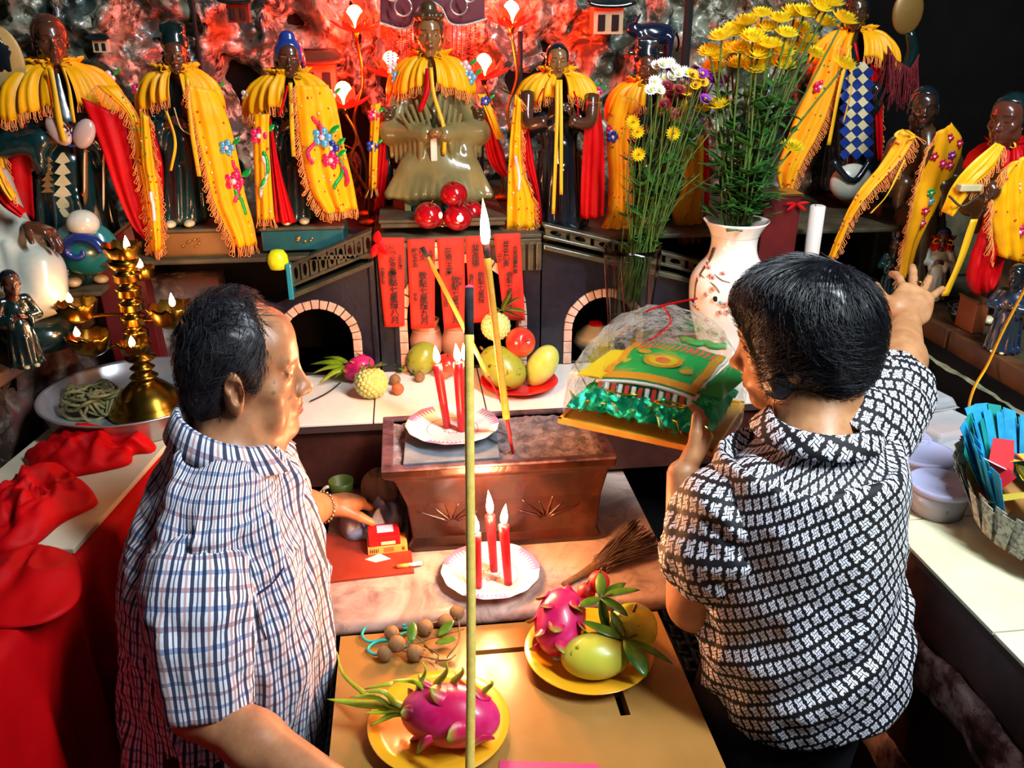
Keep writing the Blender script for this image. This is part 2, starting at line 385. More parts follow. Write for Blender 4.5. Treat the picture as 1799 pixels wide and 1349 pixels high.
# side counter on the right
def counter_right():
    t = thing('side_counter', 'cream tiled side counter along the right stone bank', 'counter', (.99, 1.1, 0))
    MB().box((.815, -.2, 0.01), (1.18, 1.70, 1.13)).build('masonry', m_apron, t, False)
    MB().box((.801, -.2, 1.13), (1.18, 1.70, 1.143)).build('grout_bed', m_grout, t, False)
    ys = [-.2, .3, .595, .89, 1.185, 1.48, 1.698]; mt = mat('cream_tile', '#dcd8b8', .2, col2='#c9c7a2', scale=4, bump=.04)
    for a, b in zip(ys[:-1], ys[1:]): MB().box((.80, a + .0015, 1.143), (1.18, b - .0015, 1.15)).build('tile', mt, t, False, bevel=.0012)
    # worn ledge of rough stone half way down the front
    u, v = np.meshgrid(np.linspace(-.2, 1.70, 110), np.linspace(0, 1, 16), indexing='ij'); a = v * math.pi
    P = np.stack([.815 - .016 * np.sin(a), u, .97 + .045 * np.cos(a)], -1); P[..., 0] += .012 * fbm(P * 16, 3); P[..., 2] += .014 * fbm(P * 13 + 9, 3)
    mm = mat('worn_stone', '#2c1714', .55, bump=.6, bscale=50); tt = NT(mm); tt.link(tt.ramp(tt.noise(14, 6, .7), [(.36, '#2a1512'), (.47, '#6a3a34'), (.55, '#b08a80'), (.7, '#d9bcb0')]), tt.bsdf.inputs['Base Color'])
    MB().grid(P).build('worn_ledge', mm, t)
    P2 = P.copy(); P2[..., 2] -= .24; P2[..., 0] = .815 - .5 * (.815 - P2[..., 0]); MB().grid(P2).build('worn_ledge', mm, t)
counter_right()
# right stone bank with pale ledge and planks
def bank_right():
    u, v = np.meshgrid(np.linspace(-.2, 2.1, 120), np.linspace(0, 1, 14), indexing='ij')
    P = np.stack([1.185 + .02 * v, u, 1.12 + .115 * v], -1); P[..., 0] += .012 * fbm(P * 14, 3); struct(MB().grid(P[:, ::-1]).build('wall_right_bank', m_mottled_dark))
    v2 = np.linspace(0, 1, 8); u, v = np.meshgrid(np.linspace(-.2, 2.1, 120), v2, indexing='ij'); P = np.stack([1.18 + .06 * v, u, 1.236 + .006 * np.sin(v * 3)], -1)
    P[..., 2] += .006 * fbm(P * 25, 3); P[..., 0] += .008 * fbm(P * 12, 2) * (v < .4); struct(MB().grid(P[:, ::-1]).build('trim_4', m_palestone))
    t = thing('plank_step', 'brown plank step below the statues on the right', 'step', (1.23, 1.0, 1.238))
    for k in range(6): MB().box((1.225, -.2 + k * .385, 1.238), (1.262, .178 + k * .385, 1.297)).build('plank', m_wood, t, False, bevel=.004)
    struct(MB().box((1.25, -.2, 1.25), (2.15, 2.72, 1.296)).build('trim_5', m_shelfstone))
    struct(MB().box((1.19, -.2, 0), (2.15, 2.72, 1.25)).build('trim_6', m_darkwall))
m_mottled_dark = mat('dark_mottled_stone', '#0d0908', .6, col2='#2a1712', scale=14, bump=.5, contrast=(.5, .75))  # near-black stone with random brown mottling
bank_right()

# ------------------------------------------------------------------ ceramic bridges with arches
YB = 1.985
def zat(px, py): return on_y(px, py, YB)[2]
def xat(px, py): return on_y(px, py, YB)[0]
def arch_wall(t, x0, x1, xc, a, zs, zb, top, depth=.10, stone=.019):
    """wall from x0 to x1 with an arched opening; top(x) gives its upper edge"""
    xs = sorted(set(list(np.linspace(x0, x1, 15)) + [xc + a * math.cos(k * math.pi / 24) for k in range(25)])); xs = [x for x in xs if x0 - 1e-9 <= x <= x1 + 1e-9]
    def low(x): return zs + math.sqrt(max(0, a * a - (x - xc) ** 2)) if abs(x - xc) <= a + 1e-9 else zb
    b = MB()
    for p, q in zip(xs[:-1], xs[1:]):
        mid = (p + q) / 2; l0, l1 = (low(p), low(q)) if abs(mid - xc) < a else (zb, zb)
        V = [(p, YB, l0), (q, YB, l1), (q, YB, top(q)), (p, YB, top(p)), (p, YB + depth, l0), (q, YB + depth, l1), (q, YB + depth, top(q)), (p, YB + depth, top(p))]
        b.add(V, [(0, 1, 2, 3), (5, 4, 7, 6), (4, 5, 1, 0), (3, 2, 6, 7)])
    for sx in (-1, 1):
        if x0 < xc + sx * a < x1: b.add([(xc + sx * a, YB, zb), (xc + sx * a, YB + depth, zb), (xc + sx * a, YB + depth, zs), (xc + sx * a, YB, zs)], [(0, 1, 2, 3)])
    b.build('wall', m_blueblack, t, False)
    n = 15
    for k in range(n):                                     # voussoirs
        g0, g1 = math.pi * (k + .06) / n, math.pi * (k + .94) / n; ri, ro = a - .002, a + stone + random.uniform(-.001, .002)
        V = [(xc + r * math.cos(g), y, zs + r * math.sin(g)) for y in (YB - .006, YB + .05) for (r, g) in ((ri, g0), (ro, g0), (ro, g1), (ri, g1))]
        if min(v[0] for v in V) < x0 - .03 or max(v[0] for v in V) > x1 + .03: continue
        MB().add(V, [(0, 1, 2, 3), (5, 4, 7, 6), (0, 4, 5, 1), (1, 5, 6, 2), (2, 6, 7, 3), (3, 7, 4, 0)]).build('arch_stone', m_archstone, t, False, bevel=.0015)
    z = zs; k = 0
    while z > zb + .006:                                   # jamb stones
        z2 = max(zb, z - .03)
        for sx in (-1, 1):
            xa, xb = sorted((xc + sx * (a - .002), xc + sx * (a + stone)))
            if x0 - .01 < xa and xb < x1 + .01: MB().box((xa, YB - .006, z2 + .001), (xb, YB + .05, z - .001)).build('arch_stone', m_archstone, t, False, bevel=.0015)
        z = z2
def balustrade(t, xa, za, xb, zb_, h, n):
    d = A(xb - xa, 0, zb_ - za); L = np.linalg.norm(d); d = d / L; up = A(0, 0, 1); y0 = YB - .012
    def rail(name, lift, th, dep):
        V = [A(xa, y0 - dep, za + lift) + s * L * d + up * k * th + A(0, j * (.03 + dep), 0) for s in (0, 1) for j in (0, 1) for k in (0, 1)]
        MB().add(V, [(0, 1, 3, 2), (4, 6, 7, 5), (0, 4, 5, 1), (2, 3, 7, 6), (0, 2, 6, 4), (1, 5, 7, 3)]).build(name, m_bridgewood, t, False, bevel=.002)
    rail('handrail', h, .008, .004); rail('lower_rail', .004, .008, .004); rail('string_course', -.022, .012, .010)
    for k in range(n):                                     # baluster panels with an oval hole
        s0 = (k + .08) / n * L; s1 = (k + .92) / n * L; w = (s1 - s0) / 2; c = A(xa, y0, za + (h + .012) / 2) + d * (s0 + s1) / 2; hh = (h - .012) / 2; P = []
        th = np.linspace(0, 2 * math.pi, 24, endpoint=False)
        for th_ in th:
            cx, cz = math.cos(th_), math.sin(th_); m_ = max(abs(cx), abs(cz)); P.append([(cx / m_ * w, cz / m_ * hh), (cx * w * .55, cz * hh * .74)])
        P = np.array(P); G = np.zeros((4, 24, 3))
        for q, (r, y) in enumerate(((1, .016), (0, .016), (0, 0), (0, 0))): pass
        def pt(p, y): return c + d * p[0] + up * p[1] + A(0, y, 0)
        G = np.array([[pt(P[i, 0], .02) for i in range(24)], [pt(P[i, 0], 0) for i in range(24)], [pt(P[i, 1], 0) for i in range(24)], [pt(P[i, 1], .02) for i in range(24)]])
        MB().grid(G, close_u=True, close_v=True).build('baluster', m_bridgewood, t, False)
def bridges():
    zb = 1.15
    # left
    t = thing('ceramic_bridge', 'dark ceramic bridge with balustrade and stone arch left of the red paper strips', 'bridge', (-.3, YB, zb))
    xr, zr = xat(655, 430), zat(655, 430); xl = -.47
    sl = (zat(655, 462) - zat(515, 520)) / (xat(655, 462) - xat(515, 520)); top = lambda x: zat(655, 462) - sl * (xr - x) * 1.0
    xc = xat(560, 600); a = xat(622, 600) - xc
    arch_wall(t, xl, xr, xc, a, zat(560, 540) - a, zb, top)
    balustrade(t, xat(515, 500), top(xat(515, 500)) + .022, xr, top(xr) + .022, .052, 9)
    p = xat(512, 480); MB().box((p - .008, YB - .03, top(p)), (p + .004, YB + .02, top(p) + .085)).build('newel_post', mat('teal_glaze', '#1d7f92', .25, coat=.5), t, False, bevel=.002)
    MB().lathe([(.001, .03), (.014, .027), (.022, .015), (.024, 0), (.02, -.015), (.001, -.017)][::-1], on_y(489, 460, YB - .01), 20).build('finial', mat('lime_glaze', '#c8d410', .35, coat=.3), t)
    # centre
    t = thing('ceramic_gatehouse', 'dark ceramic gatehouse front behind the hanging red paper strips', 'gatehouse', (.16, YB, zb))
    xl2, xr2 = xr + .004, xat(950, 430); xc = (xat(716, 600) + xat(912, 600)) / 2; a = (xat(912, 600) - xat(716, 600)) / 2
    arch_wall(t, xl2, xr2, xc, a, zat(716, 560), zb, lambda x: 1.478)
    MB().box((xl2, YB - .012, 1.462), (xr2, YB, 1.478)).build('cornice', m_bridgewood, t, False, bevel=.003)
    for px in (662, 700): MB().box((xat(px, 620) - .006, YB - .01, zb), (xat(px, 620) + .006, YB, 1.46)).build('pilaster', m_blueblack, t, False, bevel=.002)
    for k, px in enumerate((918, 932, 946)): MB().box((xat(px, 430) - .007, YB - .014, 1.40), (xat(px, 430) + .006, YB - .001, 1.468)).build('lattice_door', m_bridgewood, t, False, bevel=.002)
    # right
    t = thing('ceramic_bridge', 'dark ceramic bridge with stone arch behind the cellophane wrapped tray', 'bridge', (.6, YB, zb))
    xl3 = xr2 + .004; topr = lambda x: 1.452 - .26 * (x - xl3); xc = xat(1062, 560); a = xc - xat(1003, 580)
    arch_wall(t, xl3, 1.18, xc, a, zat(1050, 520) - a, zb, topr)
    balustrade(t, xl3, topr(xl3) + .022, 1.15, topr(1.15) + .022, .03, 14)
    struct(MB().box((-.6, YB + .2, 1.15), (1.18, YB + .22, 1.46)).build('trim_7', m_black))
bridges()
# statue shelf above the bridges
struct(MB().box((-.70, YB - .012, 1.44), (xat(655, 440), 2.75, 1.452)).build('trim_8', m_shelfstone, bevel=.003))
struct(MB().box((-1.25, YB - .012, 1.372), (-.702, 2.75, 1.384)).build('trim_12', m_shelfstone, bevel=.003))
struct(MB().box((1.252, 2.14, 1.296), (1.62, 2.72, 1.50)).build('trim_13', m_shelfstone, bevel=.01))
struct(MB().box((xat(655, 440) + .002, YB - .016, 1.479), (xat(950, 430), 2.75, 1.49)).build('trim_9', m_shelfstone, bevel=.003))
struct(MB().box((xat(950, 430) + .002, YB + .02, 1.46), (1.25, 2.75, 1.472)).build('trim_10', m_shelfstone, bevel=.003))
struct(MB().box((-1.2, YB + .11, .9), (-.47, 2.3, 1.37)).build('trim_11', m_mottled))

# ------------------------------------------------------------------ small table with slots in its gold laminate top
def table():
    t = thing('offering_table', 'gold laminate offering table with dark slots in its top', 'table', (.135, .9, 0))
    x0, x1, y0, y1 = -.152, .42, .45, 1.236; z1 = .955; z0 = .93
    s1a, s1b = on_z(830, 1148, z1), on_z(985, 1134, z1); s2a, s2b = on_z(1078, 1205, z1), on_z(1104, 1256, z1); s3 = on_z(705, 1206, z1)
    holes = [(s1a[0], s1b[0], (s1a[1] + s1b[1]) / 2 - .006, (s1a[1] + s1b[1]) / 2 + .006), (s2a[0] - .004, s2a[0] + .012, s2b[1], s2a[1]), (s3[0] - .012, s3[0] + .012, s3[1] - .01, s3[1] + .006)]
    xs = sorted({x0, x1, *[h[0] for h in holes], *[h[1] for h in holes]}); ys = sorted({y0, y1, *[h[2] for h in holes], *[h[3] for h in holes]})
    b = MB(); inh = lambda x, y: any(h[0] < x < h[1] and h[2] < y < h[3] for h in holes)
    for i in range(len(xs) - 1):
        for j in range(len(ys) - 1):
            if inh((xs[i] + xs[i + 1]) / 2, (ys[j] + ys[j + 1]) / 2):
                X0, X1, Y0, Y1 = xs[i], xs[i + 1], ys[j], ys[j + 1]
                b.add([(X0, Y0, z0), (X1, Y0, z0), (X1, Y1, z0), (X0, Y1, z0), (X0, Y0, z1), (X1, Y0, z1), (X1, Y1, z1), (X0, Y1, z1)], [(0, 4, 5, 1), (1, 5, 6, 2), (2, 6, 7, 3), (3, 7, 4, 0)]); continue
            for z, o in ((z1, 1), (z0, -1)):
                q = [(xs[i], ys[j], z), (xs[i + 1], ys[j], z), (xs[i + 1], ys[j + 1], z), (xs[i], ys[j + 1], z)]; b.add(q, [(0, 1, 2, 3)[::o]])
    b.add([(x0, y0, z0), (x1, y0, z0), (x1, y1, z0), (x0, y1, z0), (x0, y0, z1), (x1, y0, z1), (x1, y1, z1), (x0, y1, z1)], [(4, 0, 1, 5), (5, 1, 2, 6), (6, 2, 3, 7), (7, 3, 0, 4)])
    b.build('table_top', m_yellow_table, t, False)
    MB().box((x0 + .02, y0 + .02, .7), (x1 - .02, y1 - .02, .925)).build('drawer_box', m_black, t, False)
    for sx in (x0 + .03, x1 - .07):
        for sy in (y0 + .03, y1 - .07): MB().box((sx, sy, 0), (sx + .04, sy + .04, .7)).build('leg', m_black, t, False)
table()
# ------------------------------------------------------------------ flames, candles, plates
def flame_mat(name, strength):
    m = bpy.data.materials.new(name); m.use_nodes = True; t = NT(m); g = t.new('ShaderNodeTexCoord').outputs['Generated']; s = t.new('ShaderNodeSeparateXYZ'); t.link(g, s.inputs[0])
    c = t.ramp(s.outputs[2], [(0, '#ff6010'), (.18, '#ffb67a'), (.55, '#ffbc84'), (.85, '#ff8c40'), (1, '#ff5008')]); b = t.bsdf.inputs
    b['Base Color'].default_value = (0, 0, 0, 1); t.link(c, b['Emission Color']); b['Emission Strength'].default_value = strength; return m
m_flame = flame_mat('candle_flame', 760); m_flame_t = flame_mat('torch_flame', 220); m_flame_s = flame_mat('oil_flame', 240)
def flame(parent, base, h, w, lean=(0, 0), m=None):
    n = 12; prof = []; b = MB(); P = np.zeros((n, 14, 3)); th = np.linspace(0, 2 * math.pi, 14, endpoint=False)
    for i in range(n):
        t = i / (n - 1); r = w * (math.sin(math.pi * t ** .62) ** .9 * (1 - t * .25) + .004) if 0 < t < 1 else w * .01
        c = A(*base) + A(lean[0] * t * t, lean[1] * t * t, h * t); P[i] = c + np.stack([np.cos(th) * r, np.sin(th) * r, 0 * th], 1)
    b.grid(P, close_v=True); o = b.build('flame', m or m_flame, parent); o['label'] = 'bright yellow white flame'; return o
m_wax = mat('red_wax', '#c4101a', .35, sss=.25, col2='#d81d24', scale=20); m_wick = mat('wick', '#1a1210', .9)
m_porc = mat('porcelain', '#f3ece0', .15, coat=.4)
def plate_mat():
    m = mat('porcelain_floral', '#f3ece0', .15, coat=.4); t = NT(m); s = t.new('ShaderNodeSeparateXYZ'); t.link(t.obj(), s.inputs[0])
    r = t.math('SQRT', t.math('ADD', t.math('MULTIPLY', s.outputs[0], s.outputs[0]), t.math('MULTIPLY', s.outputs[1], s.outputs[1])))
    an = t.math('ARCTAN2', s.outputs[1], s.outputs[0]); sp = t.math('SINE', t.math('MULTIPLY', an, 60.0))
    w4 = t.math('SINE', t.math('ADD', t.math('MULTIPLY', an, 3.0), 0.6))
    edge = t.math('MULTIPLY', t.math('GREATER_THAN', t.math('ADD', r, t.math('MULTIPLY', sp, .006)), .079), t.math('GREATER_THAN', w4, .25))
    ring = t.math('LESS_THAN', t.math('ABSOLUTE', t.math('SUBTRACT', r, .052)), .0006)
    nz = t.noise(160, 3); fl = t.math('MULTIPLY', t.math('LESS_THAN', t.math('ABSOLUTE', t.math('SUBTRACT', r, t.math('ADD', .017, t.math('MULTIPLY', t.math('SINE', t.math('MULTIPLY', an, 9.0)), .003)))), .0016), 1.0)
    c = t.mix(edge, hexc('#f3ece0'), hexc('#9c7ba0')); c = t.mix(ring, c, hexc('#8d7456')); c = t.mix(fl, c, hexc('#a88a58')); t.link(c, t.bsdf.inputs['Base Color']); return m
m_plate = plate_mat()
PLATE = [(.001, .004), (.04, .004), (.052, .006), (.075, .014), (.093, .0195), (.0945, .0205), (.0935, .0215), (.074, .0165), (.052, .0085), (.001, .0065)]
def candle(base, top, label, r=.008, fh=.034, lean=(0, 0)):
    base, top = A(*base), A(*top); t = thing('red_candle', label, 'candle', base, 'red candles')
    p = spline([base, (base + top) / 2, top], 8); rr = np.linspace(r * .82, r * 1.08, 8)
    MB().tube(p, rr, 16).build('wax', m_wax, t)
    MB().tube([top - A(0, 0, .003), top + A(0, 0, .007)], .0012, 6).build('wick', m_wick, t)
    flame(t, top + A(0, 0, .003), fh, .0072, lean)
def lit_plate(px, py, z, label, cands, wid):
    c = on_z(px, py, z + .012); c[2] = z; sc = wid; t = thing('saucer', label, 'plate', c)
    wav = lambda th, i: 1 + (.012 * np.cos(14 * th) if 3 <= i <= 7 else 0)
    o = MB().lathe([(r * sc, h) for r, h in PLATE], c, 64, mod=wav).build('dish', m_plate, t); return c
ZL, ZBOX, ZT, ZC = .975, 1.17, .955, 1.15
cl = lit_plate(862, 1006, ZL, 'white porcelain saucer with purple edge on the marble step', None, .99)
for (bx, by, tx, ty, lb) in ((840, 1032, 836, 938, 'red candle in the lower saucer, standing half behind the tall incense stick'), (868, 1002, 861, 905, 'red candle at the back of the lower saucer'), (893, 1026, 885, 923, 'red candle at the right of the lower saucer')):
    b = on_z(bx, by, ZL + .0075); tp = on_y(tx, ty, b[1] + (.004 if 'back' in lb else 0)); candle(b, tp, lb, .0090, .05 if 'back' in lb else .042, (.004 if 'right' in lb else -.003, 0))

# ------------------------------------------------------------------ incense trough
def trough():
    t = thing('incense_trough', 'dark carved wooden incense trough filled with ash', 'incense burner', (.16, 1.54, ZL))
    mw = mat('lacquered_wood', '#2a0f06', .32, coat=.35); q = NT(mw); q.link(q.ramp(q.noise(9, 5, .6), [(.35, '#120503'), (.55, '#2a0f06'), (.7, '#44200c')]), q.bsdf.inputs['Base Color'])
    q.bump(q.noise(14, 4, .6, dist=2.0), .35, .006)
    y0, y1 = 1.45, 1.665
    secs = [(-.018, .352, y0 + .0, y1, ZL), (-.03, .362, y0 - .004, y1, ZL + .012), (-.02, .352, y0 + .004, y1, ZL + .03), (-.028, .358, y0, y1, ZL + .11), (-.05, .368, y0 - .012, y1, 1.145), (-.07, .378, y0 - .022, y1, 1.156), (-.072, .38, y0 - .022, y1, 1.17)]
    P = np.array([[(a, c, z), (b, c, z), (b, d, z), (a, d, z)] for a, b, c, d, z in secs])
    b = MB(); b.grid(P, close_v=True); b.build('body', mw, t, False, bevel=.003)
    a, bb, c, d, z = secs[-1]; w = .016; b = MB()
    for lo, hi in (((a, c, z), (bb, c + w, z + .007)), ((a, d - w, z), (bb, d, z + .007)), ((a, c + w, z), (a + w * 1.4, d - w, z + .007)), ((bb - w * 1.4, c + w, z), (bb, d - w, z + .007))): b.box(lo, hi)
    b.build('rim', mat('worn_purple_lacquer', '#2e1a22', .4, col2='#6a525c', scale=30, bump=.4), t, False, bevel=.002)
    u, v = np.meshgrid(np.linspace(a + w, bb - w, 80), np.linspace(c + w, d - w, 40), indexing='ij'); Z = z - .003 + .007 * fbm(np.stack([u * 40, v * 40, u * 0], -1), 4)
    MB().grid(np.stack([u, v, Z], -1)).build('ash', mat('incense_ash', '#9a8c8c', .95, col2='#5f5458', scale=45, bump=1, bscale=110, bdist=.006), t)
    # carved rays on the front
    b = MB()
    for k, (cx, cz, s) in enumerate(((.245, 1.055, 1), (.06, 1.06, -1))):
        for j in range(6):
            an = math.radians(150 - j * 24); L = .06 + .02 * (j % 2); pts = [A(cx + s * math.cos(an) * r_, y0 + .0012 - .002 * (1 - r_ / L) , cz + math.sin(an) * r_ * .7 - .02) for r_ in np.linspace(.01, L, 6)]; b.tube(pts, np.linspace(.0035, .0012, 6), 6)
    b.build('carving', mw, t)['kind'] = 'stuff'
trough()
def slate():
    t0, t1, t2, t3 = on_z(708, 815, 1.181), on_z(878, 803, 1.181), on_z(868, 725, 1.181), on_z(715, 735, 1.181); P = [t0, t1, t2, t3]; lo = [p - A(0, 0, .013) for p in P]
    o = MB().add(P + lo, [(0, 1, 2, 3), (7, 6, 5, 4), (0, 4, 5, 1), (1, 5, 6, 2), (2, 6, 7, 3), (3, 7, 4, 0)]).build('slate_tile', mat('grey_slate', '#74838c', .5, col2='#566670', scale=25, bump=.3), None, False, loc=A(.1, 1.55, 1.168), bevel=.0015)
    tag(o, 'grey square tile lying on the ash under the upper saucer', 'tile')
slate()
cu = lit_plate(795, 750, 1.1815, 'white porcelain saucer with purple edge on top of the incense trough', None, 1.0)
for (bx, by, tx, ty, lb) in ((786, 751, 768, 640, 'red candle leaning left in the upper saucer'), (811, 757, 804, 637, 'red candle in the middle of the upper saucer'), (824, 745, 817, 636, 'red candle at the back of the upper saucer, half behind the tall incense stick')):
    b = on_z(bx, by, 1.1815 + .0075); candle(b, on_y(tx, ty, b[1]), lb, .0090, .037, (-.003, 0))

# incense sticks
m_inc = mat('yellow_incense', '#c9962f', .75, col2='#b98528', scale=80, bump=.2); m_stem = mat('red_stem', '#b01018', .6); m_char = mat('charred_tip', '#15141a', .9, col2='#2b2a30', scale=60)
def incense(name, label, pts, r, stem_from, flame_h=0):
    """pts from the tip down to the foot; the part after index stem_from is the red bamboo stem"""
    t = thing(name, label, 'incense stick', pts[-1], None); up = spline(pts[:stem_from + 1], 14); lowp = spline(pts[stem_from:], 10)
    MB().tube(up[1:], np.linspace(r * .9, r, 13), 12).build('paste', m_inc, t); MB().tube(up[:2], r * .85, 12).build('burnt_tip', m_char, t)
    MB().tube(lowp, r * .42, 8).build('stem', m_stem, t)
    if flame_h: flame(t, up[0] - A(0, 0, .006), flame_h, .0095, (-.004, 0), m_flame_t)
zf = 1.166; f1 = on_z(902, 800, zf)
incense('incense_stick', 'thick yellow incense stick burning with a tall flame above the trough', [on_y(853, 428, f1[1] + .04), on_y(872, 590, f1[1] + .02), on_y(890, 735, f1[1] + .004), f1], .0072, 2, .088)
f2 = on_z(899, 770, zf)
incense('incense_stick', 'thin yellow incense stick slanting left out of the trough', [on_y(742, 434, f2[1] + .10), on_y(800, 545, f2[1] + .06), on_y(858, 660, f2[1] + .03), on_y(888, 725, f2[1] + .01), f2], .0048, 2)
# tall incense stick near the camera, standing in a low pot on the offering table
def tall_incense():
    foot = on_z(824, 1440, ZT + .012); tip = at_d(827, 505, 1.12); d = tip - foot
    t = thing('incense_stick', 'very tall thick pale yellow incense stick with black tip in the foreground', 'incense stick', foot)
    P = [foot + d * s for s in np.linspace(0, 1, 24)]; P = np.array(P); P[:, 0] += .002 * np.sin(np.linspace(0, 5, 24)); r = .0064
    MB().tube(P[:22], r, 14).build('paste', mat('pale_incense', '#d9c060', .8, col2='#c9ac4c', scale=90, bump=.15), t)
    MB().tube(P[21:], [r * 1.0, r * .98, r * .9], 14).build('burnt_tip', m_char, t)
    MB().ell(P[-1] + A(0, 0, .0005), (r * .85, r * .85, .003), 8, 12).build('ember', mat('ember', '#a02a3a', .8, emit='#ff4a70', estr=1.2), t)
    o = MB().lathe([(.001, .0), (.03, 0), (.034, .006), (.03, .014), (.012, .016), (.001, .014)], foot - A(0, 0, .012), 24).build('incense_holder', m_gold, None, loc=foot - A(0, 0, .012)); tag(o, 'low brass holder at the foot of the tall foreground incense stick', 'holder')
tall_incense()

# ------------------------------------------------------------------ fruit makers
def grad_mat(name, stops, scale=9, axis=2, noise=.25, rough=.4, bump=0, bscale=80, coat=.1):
    """colour runs along the fruit's own axis, broken up by noise"""
    if name in MATS: return MATS[name]
    m = mat(name, '#888888', rough, coat=coat); t = NT(m); g = t.new('ShaderNodeTexCoord').outputs['Generated']; s = t.new('ShaderNodeSeparateXYZ'); t.link(g, s.inputs[0])
    f = t.math('ADD', s.outputs[axis], t.math('MULTIPLY', t.math('SUBTRACT', t.noise(scale), .5), noise * 2)); t.link(t.ramp(f, stops), t.bsdf.inputs['Base Color'])
    if bump: t.bump(t.noise(bscale, 4), bump, .001)
    return m
m_leafg = mat('leaf_green', '#2f5a14', .35, col2='#4d7d1e', scale=30, coat=.15); m_leafl = mat('bract_green', '#6f9a1c', .4, col2='#a8b428', scale=25)
m_stemb = mat('twig_brown', '#5a3d22', .8, col2='#7a5a34', scale=40)
m_apple = mat('apple_red', '#a50812', .18, coat=.5, col2='#6f0510', scale=22); m_apple2 = mat('apple_pinkred', '#c02a22', .25, coat=.3, col2='#e0672f', scale=14, contrast=(.45, .8))
def apple(name, label, c, r, m, group=None, tilt=None, sticker=None):
    t = thing(name, label, 'apple', A(*c) - A(0, 0, r * .88), group); ax = unit(tilt if tilt is not None else A(.1, -.1, 1)); prof = []
    for a in np.linspace(0, math.pi, 20):
        rr = r * math.sin(a) * (1.02 + .05 * math.cos(a)); z = -r * .9 * math.cos(a) * (1 + .02 * math.cos(a))
        z -= r * .20 * math.exp(-(rr / (r * .22)) ** 2) * (1 if a > 1.5 else -.6); prof.append((max(rr, 1e-7), z))
    MB().lathe(prof, c, 28, ax=ax).build('flesh', m, t); top = A(*c) + ax * r * .72
    MB().tube([top, top + ax * r * .25 + A(.002, 0, 0), top + ax * r * .42 + A(.006, 0, 0)], .0013, 6).build('stalk', m_stemb, t)
    if sticker is not None:
        d = unit(sticker); X, Y = perp(d); s = [A(*c) + d * r * 1.045] + [A(*c) + d * r * 1.035 + (math.cos(k) * X + math.sin(k) * Y) * r * .24 for k in np.linspace(0, 2 * math.pi, 16, endpoint=False)]
        MB().add(s, [(0, 1 + k, 1 + (k + 1) % 16) for k in range(16)]).build('sticker', mat('sticker_white', '#e8cfc8', .4), t)
    return t
def custard_apple(label, c, r, ax=(0, 0, 1), leaf=True):
    t = thing('custard_apple', label, 'custard apple', A(*c) - A(0, 0, r)); n = 130; k = np.arange(n) + .5; ph = np.arccos(1 - 2 * k / n); th = math.pi * (1 + 5 ** .5) * k
    Fp = np.stack([np.cos(th) * np.sin(ph), np.sin(th) * np.sin(ph), np.cos(ph)], 1)
    def fn(D):
        d = np.arccos(np.clip(np.einsum('ijk,lk->ijl', D, Fp), -1, 1)); d.sort(-1); e = d[..., 1] - d[..., 0]
        return .9 + .13 * np.sqrt(np.clip(e / .16, 0, 1)) - .10 * np.exp(-((1 - D[..., 2]) / .06))
    X, Y = perp(unit(ax)); R = np.array([X, Y, unit(ax)])
    MB().ell(c, (r, r, r * .97), 70, 96, R, fn).build('flesh', mat('custard_green', '#a9b45e', .6, col2='#c9cc86', scale=60, contrast=(.3, .7)), t)
    tp = A(*c) + unit(ax) * r * .85; MB().tube([tp, tp + unit(ax) * .012, tp + unit(ax) * .02 + X * .006], .003, 8).build('stalk', m_stemb, t); return t
def mango(label, c, L, ax, m, W=.78, T=.72, cat='mango', up=A(0, 0, 1)):
    ax = unit(ax); t = thing(cat.replace(' ', '_'), label, cat, A(*c) - A(0, 0, L * T * .5)); Z = unit(up - ax * np.dot(up, ax)); Y = np.cross(Z, ax); R = np.array([ax, Y, Z])
    def fn(D): return 1 + .08 * D[..., 0] * (1 if True else 0) + .07 * np.maximum(0, D[..., 1]) * D[..., 0] - .03 * D[..., 0] ** 2
    MB().ell(c, (L / 2, L / 2 * W, L / 2 * T), 26, 36, R, fn).build('flesh', m, t)
    e = A(*c) - ax * L * .5; MB().tube([e + ax * .004, e - ax * .006], .003, 8).build('stalk', m_stemb, t); return t
def spotted_mat(name, c1, c2, spot, sp_scale=60, th=.66):
    m = mat(name, c1, .35, coat=.15); t = NT(m); c = t.ramp(t.noise(8, 3), [(.35, c1), (.65, c2)]); t.link(t.mix(t.ramp(t.noise(sp_scale, 3), [(th, '#000000'), (th + .06, '#ffffff')]), c, hexc(spot)), t.bsdf.inputs['Base Color']); return m
m_mango = spotted_mat('mango_skin', '#a9b02c', '#c9c048', '#2c200c', 26, .61); m_mango2 = spotted_mat('mango_green_skin', '#7d8a26', '#9a9a34', '#2c200c', 60, .62); m_mango3 = mat('mango_lime', '#9dac34', .35, col2='#c9c36a', scale=12)
m_pomelo = spotted_mat('pomelo_skin', '#aab42c', '#c3bf38', '#6a6a20', 120, .68)
def dragon_bract_mat():
    m = mat('dragon_bract', '#c2185b', .4); t = NT(m); s = t.new('ShaderNodeSeparateXYZ'); t.link(t.uv(), s.inputs[0])
    t.link(t.ramp(s.outputs[0], [(0, '#b8094a'), (.5, '#b81a4a'), (.75, '#9a6a2a'), (1, '#6a9a1c')]), t.bsdf.inputs['Base Color']); return m
m_dragon = mat('dragon_skin', '#b8094a', .35, col2='#cf2f74', scale=16, coat=.2); m_bract = dragon_bract_mat()
